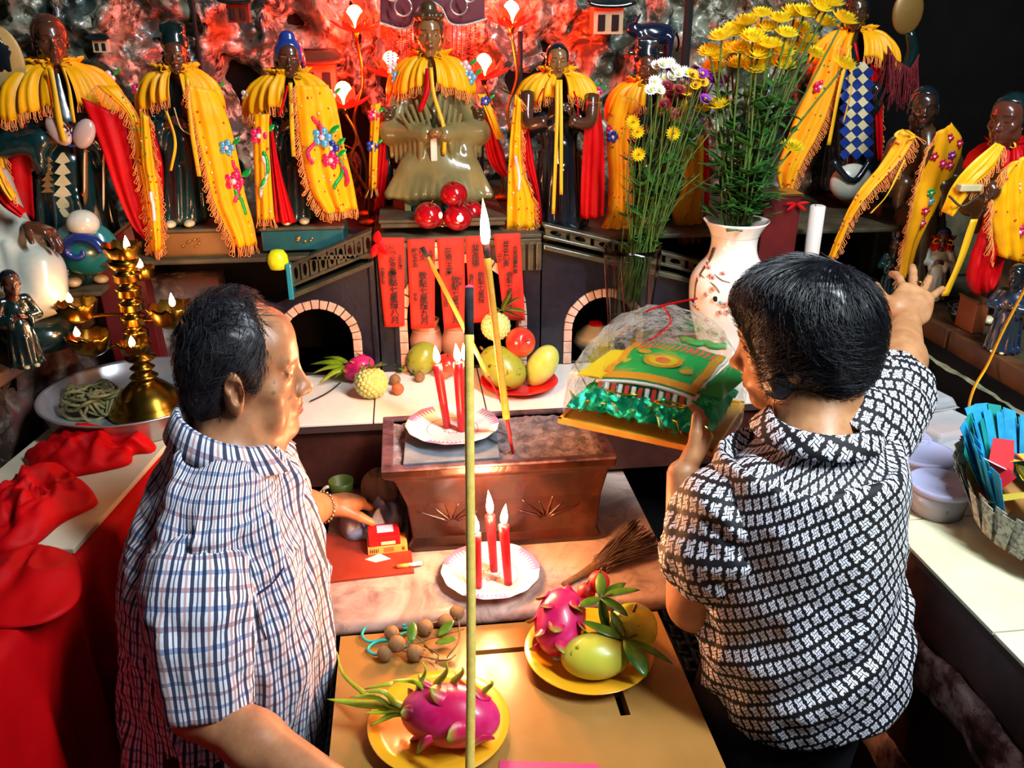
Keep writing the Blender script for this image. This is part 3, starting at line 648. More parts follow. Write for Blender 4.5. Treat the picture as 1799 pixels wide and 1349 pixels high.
def dragon_fruit(label, c, L, ax, n=26, tail=0, seed=1, W=.66, up=A(0, 0, 1), low=.0):
    rs = random.Random(seed); ax = unit(ax); Z = unit(up - ax * np.dot(up, ax)); Y = np.cross(Z, ax); r = L * W / 2
    t = thing('dragon_fruit', label, 'dragon fruit', A(*c) - A(0, 0, r)); R = np.array([ax, Y, Z]); MB().ell(c, (L / 2, r, r), 24, 30, R, lambda D: 1 - .05 * D[..., 0]).build('flesh', m_dragon, t)
    for k in range(n):
        s = -.85 + 1.7 * (k + .5) / n; an = k * 2.399 + rs.uniform(-.2, .2); rad = math.cos(an) * Y + math.sin(an) * Z; rr = r * math.sqrt(max(.02, 1 - s * s))
        b = A(*c) + ax * s * L / 2 + rad * rr * .93
        if b[2] < c[2] - r * .8: continue
        d = unit(-ax * 1.0 + rad * rs.uniform(.05, .35)); ln = L * rs.uniform(.2, .30)
        MB().leaf(b + ax * ln * .2, d, rad, ln, ln * .85, curl=rs.uniform(.35, 1.1), fold=-.12).build('bract', m_bract, t, solid=.0016)
    for k in range(tail):                                  # long green bracts at the crown
        an = k * 2.399; rad = math.cos(an) * Y + math.sin(an) * Z; b = A(*c) - ax * L * .42 + rad * r * .35; d = unit(-ax + rad * rs.uniform(.05, .28)); ln = L * rs.uniform(.45, .78)
        if d[2] * ln + b[2] < c[2] - r * .8: d = unit(d * A(1, 1, .2))
        MB().leaf(b, d, rad, ln, ln * .2, curl=rs.uniform(-.2, .5), fold=.22).build('crown_bract', m_leafl, t, solid=.003)
    return t
def sprig(label, c, leaves, name='leaf_sprig'):
    t = thing(name, label, 'leaves', c)
    for (d, L, W, cu) in leaves: MB().leaf(A(*c), A(*d), A(0, 0, 1), L, W, curl=cu, n=9, fold=.14).build('leaf', m_leafg, t, solid=.0008)
    MB().tube([A(*c) - A(.012, -.004, .004), A(*c), A(*c) + A(.02, 0, .006)], .0018, 6).build('stem', m_stemb, t); return t
m_yplate = mat('yellow_melamine', '#e0a018', .25, coat=.3, col2='#d49a1c', scale=8); m_rplate = mat('red_plastic', '#d01212', .25, coat=.3)
def dish(label, px, py, z, w, m, name='plate'):
    c = on_z(px, py, z + .012 * w / .19); c[2] = z; s = w / .189; t = thing(name, label, 'plate', c)
    MB().lathe([(r * s, h * s * .95) for r, h in PLATE], c, 56).build('dish', m, t); return c

# ------------------------------------------------------------------ offering table: two yellow plates
p1 = dish('round yellow plate under the pink dragon fruit at the table front', 771, 1272, ZT, .215, m_yplate)
p2 = dish('round yellow plate with pomelo and mango on the offering table', 1034, 1146, ZT, .218, m_yplate)
def front_dragon():
    c = on_z(795, 1252, ZT + .06); c[2] = ZT + .055; a = unit(on_z(860, 1258, c[2]) - on_z(700, 1240, c[2]))
    t = dragon_fruit('big pink dragon fruit with long green crown on the front yellow plate', c, .150, a, 13, 0, 3, .60)
    up = A(0, 0, 1); Y = np.cross(up, a); b = c - a * .066
    # crown: long curling green bracts reaching left
    for (px, py, dz, w, rise) in ((575, 1228, .01, .022, -.004), (615, 1224, .03, .018, .008), (640, 1215, .045, .016, .012), (650, 1275, -.005, .018, .0), (640, 1252, .012, .016, -.004)):
        e = on_z(px, py, c[2] + dz - .012); mid = b * .45 + e * .55 + A(0, 0, rise + .004); P = spline([b + a * .02, b * .7 + e * .3 + A(0, 0, .004), mid, e], 14)
        MB().tube(P, w * .5 * np.array([.9, 1, 1, .98, .95, .9, .85, .8, .72, .65, .55, .42, .28, .06]), 8, flat=.45).build('crown_bract', m_leafl, t)
    for (px, py, ex, ey, w, lf) in ((735, 1205, 742, 1163, .008, .05), (765, 1205, 785, 1165, .011, .06), (795, 1200, 812, 1172, .010, .05), (742, 1208, 690, 1195, .007, .05), (850, 1215, 862, 1196, .008, .03)):
        s = on_z(px, py, c[2] + .035); e = on_z(ex, ey, c[2] + .035 + lf); P = spline([s - A(0, 0, .012), s, (s + e) / 2 + A(.008, 0, .004), e], 10); MB().tube(P, w * np.linspace(1, .1, 10) ** .8, 8, flat=.5).build('bract', m_leafl, t)
    for (px, py, ex, ey, w) in ((645, 1222, 592, 1145, .005), (690, 1200, 640, 1210, .006)):
        s = on_z(px, py, c[2] + .0); e = on_z(ex, ey, c[2] - .02); MB().tube(spline([s, (s + e) / 2 + A(-.012, -.006, .004), e], 10), w * np.linspace(1, .15, 10), 6, flat=.4).build('crown_bract', m_leafl, t)
front_dragon()
dragon_fruit('pink dragon fruit at the back of the pomelo plate', on_z(985, 1088, ZT + .068), .118, A(.35, .75, .45), 20, 0, 8, .72)
mango('yellow green mango with a dark bruise on the pomelo plate', on_z(1042, 1152, ZT + .045), .120, unit(on_z(1100, 1146, ZT + .04) - on_z(985, 1155, ZT + .04)), m_mango, .66, .60)
def pomelo():
    c = on_z(1112, 1103, ZT + .062); t = thing('pomelo', 'round lime yellow pomelo with dark stalk on the table plate', 'pomelo', c - A(0, 0, .042))
    MB().ell(c, (.041, .041, .042), 24, 32, fn=lambda D: 1 - .06 * np.exp(-((1 - D[..., 2]) / .05))).build('flesh', m_pomelo, t); MB().tube(spline([c + A(-.004, -.006, .035), c + A(-.002, -.008, .045), c + A(-.001, -.01, .055)], 5), .0028, 6).build('stalk', m_stemb, t)
pomelo()
sprig('dark green leaves lying between mango and pomelo', on_z(1098, 1122, ZT + .075), [((-.9, .45, .1), .075, .024, .25), ((.25, -.8, -.2), .07, .034, -.3), ((.9, -.45, -.25), .085, .018, -.2), ((.5, -.75, -.3), .06, .02, -.3), ((-.4, .9, .5), .05, .02, .3)])
sprig('green leaves rising behind the pink dragon fruit on the table', on_z(1055, 1050, ZT + .11), [((-.5, -.3, .0), .05, .022, .2), ((.2, .9, .25), .06, .02, -.2), ((.95, .1, .2), .07, .02, -.3), ((.6, -.6, -.1), .055, .022, -.2), ((.1, -.4, -.9), .06, .02, .2), ((.8, .5, .0), .06, .022, .1)])
def lychee(label, c, r, m):
    t = thing('red_fruit', label, 'fruit', c - A(0, 0, r)); MB().ell(c, (r, r, r * 1.05), 20, 28, fn=lambda D: 1 + .05 * np.sin(D[..., 0] * 22) * np.sin(D[..., 1] * 22) * np.sin(D[..., 2] * 22)).build('flesh', m, t); MB().tube([c + A(0, 0, r), c + A(.004, 0, r * 1.5)], .0015, 6).build('stalk', m_stemb, t)
m_lychee = mat('lychee_red', '#b3121a', .5, col2='#d8352a', scale=40)
lychee('bumpy red fruit behind the dragon fruit on the table plate', on_z(1052, 1022, ZT + .10), .019, m_lychee); lychee('second red fruit lower beside the dragon fruit on the table plate', on_z(1030, 1040, ZT + .085), .016, m_lychee)

# longan bunch with teal ribbon
def longans():
    m = mat('longan_skin', '#6f5230', .8, col2='#8a6a40', scale=70, bump=.3, bscale=200); spots = ((677, 1149, 14), (729, 1149, 15), (697, 1128, 15), (688, 1112, 13), (747, 1104, 15), (783, 1094, 14), (803, 1078, 14))
    lb = ['longan nearest the table\'s left edge', 'longan right of the one nearest the left edge', 'longan lying on two others in the left cluster', 'longan half hidden at the back of the left cluster', 'longan in the middle beside the green leaf', 'longan behind the green leaf next to the incense stick', 'rearmost longan against the marble step']
    for (px, py, rp), l in zip(spots, lb):
        z = ZT + .0125 if l != lb[2] else ZT + .03; c = on_z(px, py, z); r = rp * np.linalg.norm((c - CAM)) / F / 1.04; r = min(r, .0145); c[2] = ZT + r if l != lb[2] else ZT + .0265
        t = thing('longan', l, 'longan', c - A(0, 0, r), 'longans on the offering table'); MB().ell(c, r, 14, 20).build('shell', m, t); d = unit(on_z(780, 1130, ZT + .02) - c); MB().tube([c + d * r * .95, c + d * r * 1.3], .0013, 6).build('stalk', m_stemb, t)
    t = thing('longan_twig', 'bare forked twigs with a dry leaf among the longans', 'twig', on_z(760, 1130, ZT)); z = ZT + .012
    for pts in (((700, 1142), (745, 1125), (815, 1105)), ((806, 1085), (806, 1125), (785, 1155)), ((720, 1100), (755, 1095), (790, 1088)), ((690, 1135), (730, 1150), (775, 1160)), ((745, 1135), (770, 1150), (765, 1165)), ((710, 1115), (735, 1120), (760, 1148)), ((770, 1160), (790, 1158), (800, 1150))):
        MB().tube(spline([on_z(*p, z + .006 * (k % 2)) for k, p in enumerate(pts)], 8), .0014, 6).build('twig', m_stemb, t)
    for p, d in (((770, 1118), (.6, .5, .15)), ((765, 1130), (.9, -.1, .1)), ((722, 1128), (.1, .8, .2))): MB().leaf(on_z(*p, z + .008), A(*d), A(0, 0, 1), .04, .02, .3).build('leaf', m_leafg, t, solid=.0006)
    P = [on_z(*p, ZT + .006) for p in ((712, 1098), (680, 1092), (648, 1098), (636, 1115), (648, 1127), (680, 1122), (712, 1112), (722, 1105), (708, 1104))]; P2 = [on_z(*p, ZT + .005) for p in ((690, 1122), (660, 1128), (646, 1140), (656, 1149), (672, 1150))]
    t = thing('ribbon', 'teal plastic cord looped around the longan stems', 'cord', P[0])
    for q in (P, P2, [on_z(*p, ZT + .012) for p in ((728, 1108), (722, 1125), (708, 1136))]): MB().tube(spline(q, 26), .0026, 8).build('loop', mat('teal_cord', '#0f9a96', .4), t)
longans()
def notice():
    z = ZT + .0012; P = [on_z(878, 1336, z), on_z(1052, 1342, z), on_z(1062, 1440, z), on_z(868, 1440, z)]; t = thing('pink_notice', 'pink printed card lying at the table front edge', 'card', P[0])
    MB().add(P, [(3, 2, 1, 0)]).build('card', mat('pink_card', '#c83a6a', .45), t, False, solid=.001); b = MB()
    for k in range(5): q = on_z(905 + k * 30, 1362, z + .001); b.box((q[0] - .006, q[1] - .008, q[2]), (q[0] + .006, q[1] + .008, q[2] + .0004))
    b.build('lettering', mat('white_print', '#f0e8e4', .5), t, False)
notice()

# ------------------------------------------------------------------ marble step: board, cigarettes, cloth, broom
def step_things():
    z = ZL; P = [on_z(555, 1028, z), on_z(728, 1008, z), on_z(722, 968, z), on_z(560, 925, z)]; P[3] = P[0] + (P[2] - P[1]) * 2.3
    o = MB().add([p + A(0, 0, .006) for p in P] + P, [(0, 1, 2, 3), (7, 6, 5, 4), (0, 4, 5, 1), (1, 5, 6, 2), (2, 6, 7, 3), (3, 7, 4, 0)]).build('red_board', mat('red_board', '#8a2c1c', .4, col2='#9a3a26', scale=12), None, False, loc=P[0], bevel=.001); tag(o, 'flat reddish brown board lying on the marble step', 'board')
    zb = z + .006; c = on_z(681, 965, zb); R = np.array([unit(on_z(717, 960, zb) - on_z(645, 968, zb)), A(0, 0, 0), A(0, 0, 1)]); R[1] = np.cross(R[2], R[0])
    t = thing('matchbox', 'flat orange and yellow carton with a barcode on the red board', 'carton', c); MB().box((-.039, -.014, .0), (.039, .03, .0165), R, c).build('carton', mat('carton_orange', '#d08a3c', .5, col2='#e0a050', scale=3), t, False, bevel=.001); b = MB()
    for k in range(9): b.box((-.035 + k * .002, -.0146, .004), (-.0338 + k * .002 - .0008 * (k % 2), -.0143, .012), R, c)
    b.build('barcode', m_wick, t, False); b = MB()
    for k in range(3): b.box((-.008, -.0146, .0045 + k * .0035), (.012, -.0143, .006 + k * .0035), R, c)
    b.box((.028, -.0146, .005), (.033, -.0143, .012), R, c).build('print', mat('red_print', '#b03018', .5), t, False)
    c2 = c + R[1] * .010 + A(0, 0, .0165); t = thing('cigarette_pack', 'red cigarette pack with a white label on top of the orange carton', 'pack', c2); MB().box((-.036, -.022, 0), (.026, .028, .02), R, c2).build('pack', mat('pack_red', '#c01418', .35), t, False, bevel=.0015)
    MB().box((-.018, -.004, .02), (.014, .022, .0206), R, c2).build('label_panel', mat('label_blue', '#b9c4dc', .4), t, False); MB().box((-.012, -.0226, .003), (.016, -.0220, .010), R, c2).build('front_label', mat('label_cream', '#e0c9a0', .5), t, False)
    c3 = on_z(668, 978, zb); o = MB().add([c3 + R[0] * x + R[1] * y + A(0, 0, h) for h in (.0008, .0004) for x, y in ((-.03, -.004), (-.01, -.018), (.02, -.012), (.0, .01))], [(0, 1, 2, 3), (7, 6, 5, 4), (0, 4, 5, 1), (1, 5, 6, 2), (2, 6, 7, 3), (3, 7, 4, 0)]).build('paper_slip', mat('paper_white', '#e8dccb', .7), None, False, loc=c3); tag(o, 'crumpled white paper slip under the orange carton', 'paper')
    a, b_ = on_z(697, 995, zb + .004), on_z(728, 991, zb + .004); e = on_z(741, 989, zb + .003); t = thing('cigarette', 'half smoked cigarette lying on the red board edge', 'cigarette', a)
    MB().tube([a, a * .35 + b_ * .65], .004, 12).build('filter', mat('filter_tan', '#cf8a3a', .7), t); MB().tube([a * .35 + b_ * .65, b_, e], .004, 12).build('paper_tube', mat('paper_white', '#e8dccb', .7), t); MB().ell(e, (.005, .004, .004), 6, 8).build('ash_end', mat('incense_ash', '#9a8c88', .9), t)
step_things()
def crumpled(name, label, cat, pix, z0, hgt, m, seed, group=None, fold=16, solid=.0015):
    """a heap of cloth whose outline on the surface is pix"""
    O = np.array([on_z(*p, z0)[:2] for p in pix]); c = O.mean(0); n = 72; Oc = spline(np.vstack([O, O[:1]]), n + 1)[:-1]; rad = np.linspace(0, 1, 22); P = np.zeros((22, n, 3))
    for i, r in enumerate(rad):
        P[i, :, :2] = c + (Oc - c) * r; e = 1 - r ** 3; Q = np.stack([P[i, :, 0] * fold, P[i, :, 1] * fold, np.full(n, seed)], -1)
        rid = 1 - np.abs(perlin(Q * A(1, .55, 1) + .4 * perlin(Q * 1.7)[:, None])) * 2.2; P[i, :, 2] = z0 + .002 + e ** .6 * hgt * (.45 + .55 * rid + .25 * perlin(Q * 2.3))
    P[..., 2] = np.maximum(P[..., 2], z0 + .0015); P[-1, :, 2] = z0 + .0012
    o = MB().grid(P, close_v=True).build(name, m, None, loc=A(c[0], c[1], z0), solid=solid); return tag(o, label, cat, group)
crumpled('rag', 'pale grey crumpled rag beside the incense trough', 'cloth', ((596, 932), (625, 908), (662, 884), (702, 884), (704, 932), (660, 944), (615, 950)), ZL + .0065, .06, mat('grey_cloth', '#8d90a0', .9, col2='#b3b8cc', scale=20, bump=.3, bscale=150), 3.3)
def bag():
    c = on_z(668, 862, ZL + .06); t = thing('cloth_bag', 'brown grey drawstring cloth bag in the dark under the counter', 'bag', c - A(0, 0, .045)); Pm = MB().ell(c, (.04, .035, .05), 24, 36, fn=lambda D: 1 + .06 * np.sin(np.arctan2(D[..., 1], D[..., 0]) * 9) * np.clip(D[..., 2] + .6, 0, 1)); Pm.build('sack', mat('brown_cloth', '#6a564c', .9, col2='#7f6a5e', scale=25), t)
    MB().tube([c + A(.02 * math.cos(a), .02 * math.sin(a), .043) for a in np.linspace(0, 6.28, 14)], .0025, 6).build('drawstring', m_stemb, t)
    c = on_z(600, 858, ZL + .05); t = thing('cup', 'small green cup with a cream handle behind the cloth bag', 'cup', c - A(0, 0, .03)); MB().lathe([(.001, 0), (.02, 0), (.027, .05), (.025, .05), (.018, .003), (.001, .003)], c - A(0, 0, .03), 24).build('body', mat('cup_green', '#4a5a20', .4), t)
    MB().tube([c + A(-.024 - .016 * math.sin(a), -.01, .016 * math.cos(a) - .004) for a in np.linspace(0, math.pi, 10)], .004, 8).build('handle', mat('cream_plastic', '#e0cfa0', .4), t)
bag()
def broom():
    g = on_z(1040, 1000, ZL + .012); fan = [on_z(1062, 975, ZL + .012), on_z(1165, 935, ZL + .012)]; t = thing('hand_broom', 'short straw hand broom lying on the marble step', 'broom', g); b = MB(); rs = random.Random(5); tip0, tip1 = on_z(1112, 918, ZL + .03), on_z(1165, 968, ZL + .012); root = on_z(1052, 992, ZL + .01)
    for k in range(150):
        s = rs.random(); e = tip0 * (1 - s) + tip1 * s + A(rs.uniform(-.008, .008), rs.uniform(-.008, .008), rs.uniform(-.006, .014)); r0 = root + A(rs.uniform(-.012, .012), rs.uniform(-.02, .02), rs.uniform(-.004, .01)); b.tube(spline([r0, (r0 + e) / 2 + A(0, 0, .004), e], 5), .0009, 4)
    o = b.build('bristles', mat('straw', '#4f3a30', .85, col2='#756050', scale=40), t); o['kind'] = 'stuff'
    MB().tube([root + unit(root - (tip0 + tip1) / 2) * s for s in (-.02, 0, .02, .05, .09)], [.014, .013, .011, .008, .007], 10, flat=.7).build('handle', m_stemb, t)
broom()
def mat_grid():
    o = thing('woven_basket', 'black woven plastic basket standing in the dark gap beside the table', 'basket', (.54, 1.35, 0)); x0, x1, y0, y1, z = .485, .60, 1.235, 1.46, .80; m = mat('black_plastic', '#17181c', .35)
    for k in range(9): y = y0 + (y1 - y0) * (k + .5) / 9; MB().tube([A(x0 + (x1 - x0) * s, y, z + .003 * math.sin(s * 25 + k * math.pi)) for s in np.linspace(0, 1, 20)], .008, 6, flat=.35).build('strand', m, o)
    for k in range(5): x = x0 + (x1 - x0) * (k + .5) / 5; MB().tube([A(x, y0 + (y1 - y0) * s, z - .003 * math.sin(s * 28 + k * math.pi)) for s in np.linspace(0, 1, 26)], .008, 6, flat=.35).build('strand', m, o)
    MB().tube([A(x0, y0, z), A(x1, y0, z), A(x1, y1, z), A(x0, y1, z), A(x0, y0, z)], .007, 8).build('rim', m, o)
    for p in ((x0, y0), (x1, y0), (x1, y1), (x0, y1)): MB().tube([A(*p, 0), A(*p, z)], .006, 8).build('leg', m, o)
mat_grid()
# ------------------------------------------------------------------ people
def skin_mat(name, c1, c2):
    m = mat(name, c1, .42, sss=.12, attr='Col'); t = NT(m)
    a = [n for n in t.n if n.type == 'ATTRIBUTE'][0].outputs['Color']; n1 = t.noise(45, 4, .6); n2 = t.noise(190, 2)
    c = t.mix(t.math('MULTIPLY', t.ramp(n1, [(.35, '#000000'), (.7, '#ffffff')]), .35), a, hexc(c2), 'MULTIPLY'); t.link(c, t.bsdf.inputs['Base Color']); t.bump(n2, .12, .001); return m
def head_prims(g, H, f, l, u, s=1.0, neck=True, old=False, female=False):
    """adult head around H; f forward, l left, u up"""
    f, l, u = unit(f), unit(l), unit(u); R = np.array([f, l, u]); p = lambda a, b, c: H + s * (a * f + b * l + c * u); w = lambda *r: tuple(s * x for x in r)
    g.ell(p(-.008, 0, .03), w(.091, .075, .086), R, s * .01); g.ell(p(.028, 0, -.032), w(.068, .060, .082), R, s * .03)
    g.ell(p(.062, 0, .045), w(.034, .052, .04), R, s * .03)
    g.ell(p(.074, 0, -.096), w(.019, .022, .018), R, s * .03)
    for q in (-1, 1):
        g.ell(p(.008, q * .048, -.066), s * .022, None, s * .03); g.ell(p(.058, q * .043, -.02), w(.02, .022, .02), R, s * .02)
        if old: g.ell(p(.055, q * .047, -.062), w(.02, .014, .026), R, s * .02)
        g.cone(p(.088, q * .012, .022), p(.078, q * .042, .025), s * .010, s * .009, s * .014)
        g.ell(p(.098, q * .031, .004), w(.013, .018, .010), R, s * .012, True)
        g.ell(p(.0785, q * .031, .002), w(.013, .0155, .0095), R, s * .003)
        g.cone(p(.0905, q * .018, .008), p(.084, q * .045, .008), s * .0032, s * .003, s * .004)
        g.ell(p(.100, q * .012, -.036), w(.011, .0085, .0085), R, s * .006)
    g.cone(p(.088, 0, .014), p(.108, 0, -.028), s * .0075, s * .0105, s * .014); g.ell(p(.112, 0, -.033), w(.0125, .012, .011), R, s * .006)
    for q in (-1, 1): g.ell(p(.105, q * .0065, -.0445), w(.004, .0035, .004), R, s * .003, True)
    g.ell(p(.082, 0, -.063), w(.019, .027, .018), R, s * .015)
    for q in (-1, 1):
        g.cone(p(.1005, 0, -.0585), p(.090, q * .021, -.063), s * .0052, s * .003, s * .004); g.cone(p(.0985, 0, -.0715), p(.089, q * .019, -.066), s * .0062, s * .003, s * .004)
        g.cone(p(.106, 0, -.065), p(.094, q * .021, -.0648), s * .0018, s * .001, s * .002, True)
    for q in (-1, 1):                                         # ears
        E = np.array([unit(f + q * l * .35), unit(l - q * f * .35), u]); c = p(-.006, q * .079, -.006)
        g.ell(c + q * s * .003 * l, w(.019, .0085, .034), E, s * .005); g.ell(c + s * (.006 * f + q * .008 * l + .002 * u), w(.0095, .0085, .018), E, s * .003, True); g.ell(c + s * (-.004 * f + q * .009 * l + .012 * u), w(.009, .006, .009), E, s * .003, True)
        g.ell(c + s * (.004 * f - .026 * u), w(.009, .006, .010), E, s * .005)
    if neck: g.cone(p(-.02, 0, -.05), p(-.045, 0, -.17), s * .056, s * .058, s * .03)
def face_colors(P, H, f, l, u, s, base, dark, lip, brow='#241812', blush=None):
    D = (P - H) / s; x, y, z = D @ unit(f), D @ unit(l), D @ unit(u); c = np.tile(np.array(hexc(base)[:3]), (len(P), 1)); mixin = lambda w, h: c.__setitem__(slice(None), c * (1 - w[:, None]) + w[:, None] * np.array(hexc(h)[:3]))
    mixin(.45 * np.clip(.5 + 1.1 * perlin(P * 34), 0, 1), dark)
    ay = np.abs(y)
    mixin(np.clip(1.3 - ((x - .097) / .014) ** 2 - (y / .022) ** 2 - ((z + .065) / .0125) ** 2, 0, 1) * .85, lip)
    mixin(np.clip(1.2 - ((z - .027 - .05 * (ay - .02)) / .0045) ** 2, 0, 1) * (x > .06) * np.clip(1.4 - ((ay - .031) / .02) ** 2, 0, 1) * .8, brow)
    mixin(np.clip(1.3 - ((z - .001) / .0045) ** 2 - ((ay - .031) / .013) ** 2, 0, 1) * (x > .07) * .85, '#1d120d')
    return c
def hand_prims(g, W, d, n, th, s=1.0, curl=(.5, .5, .5, .5), spread=.10, thumb=(.5, .3)):
    """hand from wrist W along d, palm faces n, thumb on side th"""
    d = unit(d); n = unit(n - d * np.dot(n, d)); th = unit(np.cross(np.cross(n, th), n)); th = unit(th - d * np.dot(th, d)); R = np.array([d, th, n])
    g.ell(W + d * s * .045, (s * .052, s * .040, s * .0155), R, s * .012); g.box(W + d * s * .055, (s * .035, s * .036, s * .012), R, s * .011, s * .012); g.ell(W + d * s * .04 + th * s * .022 + n * s * .006, (s * .034, s * .017, s * .015), R, s * .012)
    for k, (o, L, r) in enumerate(((.028, .068, .0088), (.0095, .076, .0092), (-.0095, .070, .0087), (-.027, .056, .0078))):
        b = W + s * (d * (.088 - .004 * abs(k - 1)) + th * o); a = 0; dd = unit(d + th * spread * (1.5 - k)); c = curl[k]; p0 = b - dd * s * .012
        for j, fr in enumerate((.46, .30, .24)):
            a += c * (.8 if j == 0 else 1.0); v = math.cos(a) * dd + math.sin(a) * n; q = p0 + v * s * L * fr * (1.16 if j == 0 else 1); g.cone(p0, q, s * r * (1 - .06 * j), s * r * (.93 - .06 * j), s * .004 if j == 0 else s * .003); p0 = q
    b = W + s * (d * .022 + th * .03 + n * .004); v1 = unit(d * .75 + th * math.cos(thumb[0]) * .9 + n * math.sin(thumb[0]) * .9); q = b + v1 * s * .040; g.cone(b, q, s * .0125, s * .0105, s * .01); v2 = unit(v1 * .8 + d * .5 + n * thumb[1]); g.cone(q, q + v2 * s * .030, s * .0102, s * .0085, s * .004)
def grid_normals(P, close_v):
    du = np.gradient(P, axis=0); dv = (np.roll(P, -1, 1) - np.roll(P, 1, 1)) / 2 if close_v else np.gradient(P, axis=1); n = np.cross(dv, du); return n / (np.linalg.norm(n, axis=-1, keepdims=True) + 1e-12)
def loft(rings, f, l, n_rows=90, m=120, su=1.1):
    """rings: (cx, cy, z, depth front, depth back, half width, tilt front/back, exponent, roll left/right)"""
    Rg = spline(np.array(rings, float), n_rows); th = np.linspace(0, 2 * math.pi, m, endpoint=False); P = np.zeros((n_rows, m, 3)); UV = np.zeros((n_rows, m, 2)); f, l = unit(f), unit(l)
    ln = np.concatenate([[0], np.cumsum(np.linalg.norm(np.diff(Rg[:, :3], axis=0), axis=1) + .5 * np.abs(np.diff(Rg[:, 5])))])
    for i, (cx, cy, z, df, db, a, ti, ex, ro) in enumerate(Rg):
        c, s = np.cos(th), np.sin(th); e = 2 / ex; C = np.sign(c) * np.abs(c) ** e; S = np.sign(s) * np.abs(s) ** e; dep = np.where(C > 0, df, db)
        P[i] = A(cx, cy, z) + (C * dep)[:, None] * f + (S * a)[:, None] * l; P[i, :, 2] += ti * C + ro * S
        UV[i, :, 0] = th / (2 * math.pi) * su; UV[i, :, 1] = ln[i]
    return P, UV
def close_uv(P, UV, su):
    P = np.concatenate([P, P[:, :1]], 1); U = np.concatenate([UV, UV[:, :1] + A(su, 0)], 1); return P, U
def folds(P, UV, close, amp, sc=(6, 6, 6), seed=0, ridge=True, o=3):
    N = grid_normals(P, close); Q = P * np.array(sc) + seed; n = fbm(Q + .6 * perlin(Q * .5 + 9)[..., None], o); d = (1 - 2 * np.abs(n)) * amp - amp * .4 if ridge else n * amp; return P + N * d[..., None]
def sleeve(path, radii, flat=.85, m=56, rows=44, side=None, su=.47):
    p = spline(path, rows); r = np.interp(np.linspace(0, 1, rows), np.linspace(0, 1, len(radii)), radii); t = np.gradient(p, axis=0); X = unit(side); th = np.linspace(0, 2 * math.pi, m, endpoint=False); P = np.zeros((rows, m, 3)); UV = np.zeros((rows, m, 2)); ln = np.concatenate([[0], np.cumsum(np.linalg.norm(np.diff(p, axis=0), axis=1))])
    for i in range(rows):
        ti = unit(t[i]); X = unit(X - ti * X.dot(ti)); Y = np.cross(ti, X); P[i] = p[i] + r[i] * (np.cos(th)[:, None] * X + np.sin(th)[:, None] * Y * flat); UV[i, :, 0] = th / (2 * math.pi) * su; UV[i, :, 1] = ln[i]
    return P, UV
def collar(name, cpts, h, out, m, parent, drop=.75):
    """a folded shirt collar along cpts (closed at the back), rising h and folding outwards; out gives outward vectors"""
    n = len(cpts); prof = [(0, 0), (.1, .4), (.2, .66), (.42, .68), (.8, .40), (1.2, .05), (1.6, -.34 * drop)]; P = np.zeros((len(prof), n, 3)); U = np.zeros((len(prof), n, 2)); ln = np.concatenate([[0], np.cumsum(np.linalg.norm(np.diff(cpts, axis=0), axis=1))])
    for i, (o, z) in enumerate(prof):
        e = 1 if i < 4 else 1 + .35 * np.abs(np.linspace(-1, 1, n)) ** 6 * (i - 3) / 3
        P[i] = cpts + out * (o * h * .52 * (e if np.isscalar(e) else e[:, None])) + A(0, 0, 1) * (z * h); U[i, :, 0] = ln; U[i, :, 1] = i * h * .3
    return MB().grid(P, U).build(name, m, parent, solid=.002)
def sdf_sample(g, P):
    q = (P - g.lo) / g.h; q = np.clip(q, 0, np.array(g.dim) - 1.001); i = q.astype(int); fr = q - i; o = 0
    for dx in (0, 1):
        for dy in (0, 1):
            for dz in (0, 1): o = o + g.f[i[:, 0] + dx, i[:, 1] + dy, i[:, 2] + dz] * (fr[:, 0] if dx else 1 - fr[:, 0]) * (fr[:, 1] if dy else 1 - fr[:, 1]) * (fr[:, 2] if dz else 1 - fr[:, 2])
    return o
def sdf_grad(g, P, e=.004):
    return unit_rows(np.stack([sdf_sample(g, P + A(*[e if k == j else 0 for k in range(3)])) - sdf_sample(g, P - A(*[e if k == j else 0 for k in range(3)])) for j in range(3)], 1))
def hair_strands(name, g, roots, dirs, L, lift, r, m, parent, seg=6, grav=0.0, warp=None):
    """strands that lie on the cap g, rising by lift towards their tips"""
    P = np.array(roots); D = unit_rows(np.array(dirs)); L = np.array(L); out = []
    for k in range(seg + 1):
        n = sdf_grad(g, P); d = sdf_sample(g, P); P = P - n * np.clip(d - .0004 - lift * (k / seg) ** 1.5, -.02, .02)[:, None]; out.append(P.copy())
        D = D + A(0, 0, -grav) / seg; D = unit_rows(D - n * (D * n).sum(1)[:, None]); P = P + D * (L / seg)[:, None]
    b = MB(); O = np.stack(out, 1); O = warp(O.reshape(-1, 3)).reshape(O.shape) if warp else O
    for p in O: b.tube(p, r * np.linspace(1, .2, seg + 1), 3, cap=False)
    o = b.build(name, m, parent); o['kind'] = 'stuff'; return o
def unit_rows(V): return V / (np.linalg.norm(V, axis=1, keepdims=True) + 1e-9)
def hair_mat(name, c1, c2, rough=.45):
    m = mat(name, c1, rough, spec=.6); t = NT(m); t.link(t.ramp(t.noise(60, 3), [(.35, c1), (.65, c2)]), t.bsdf.inputs['Base Color']); return m

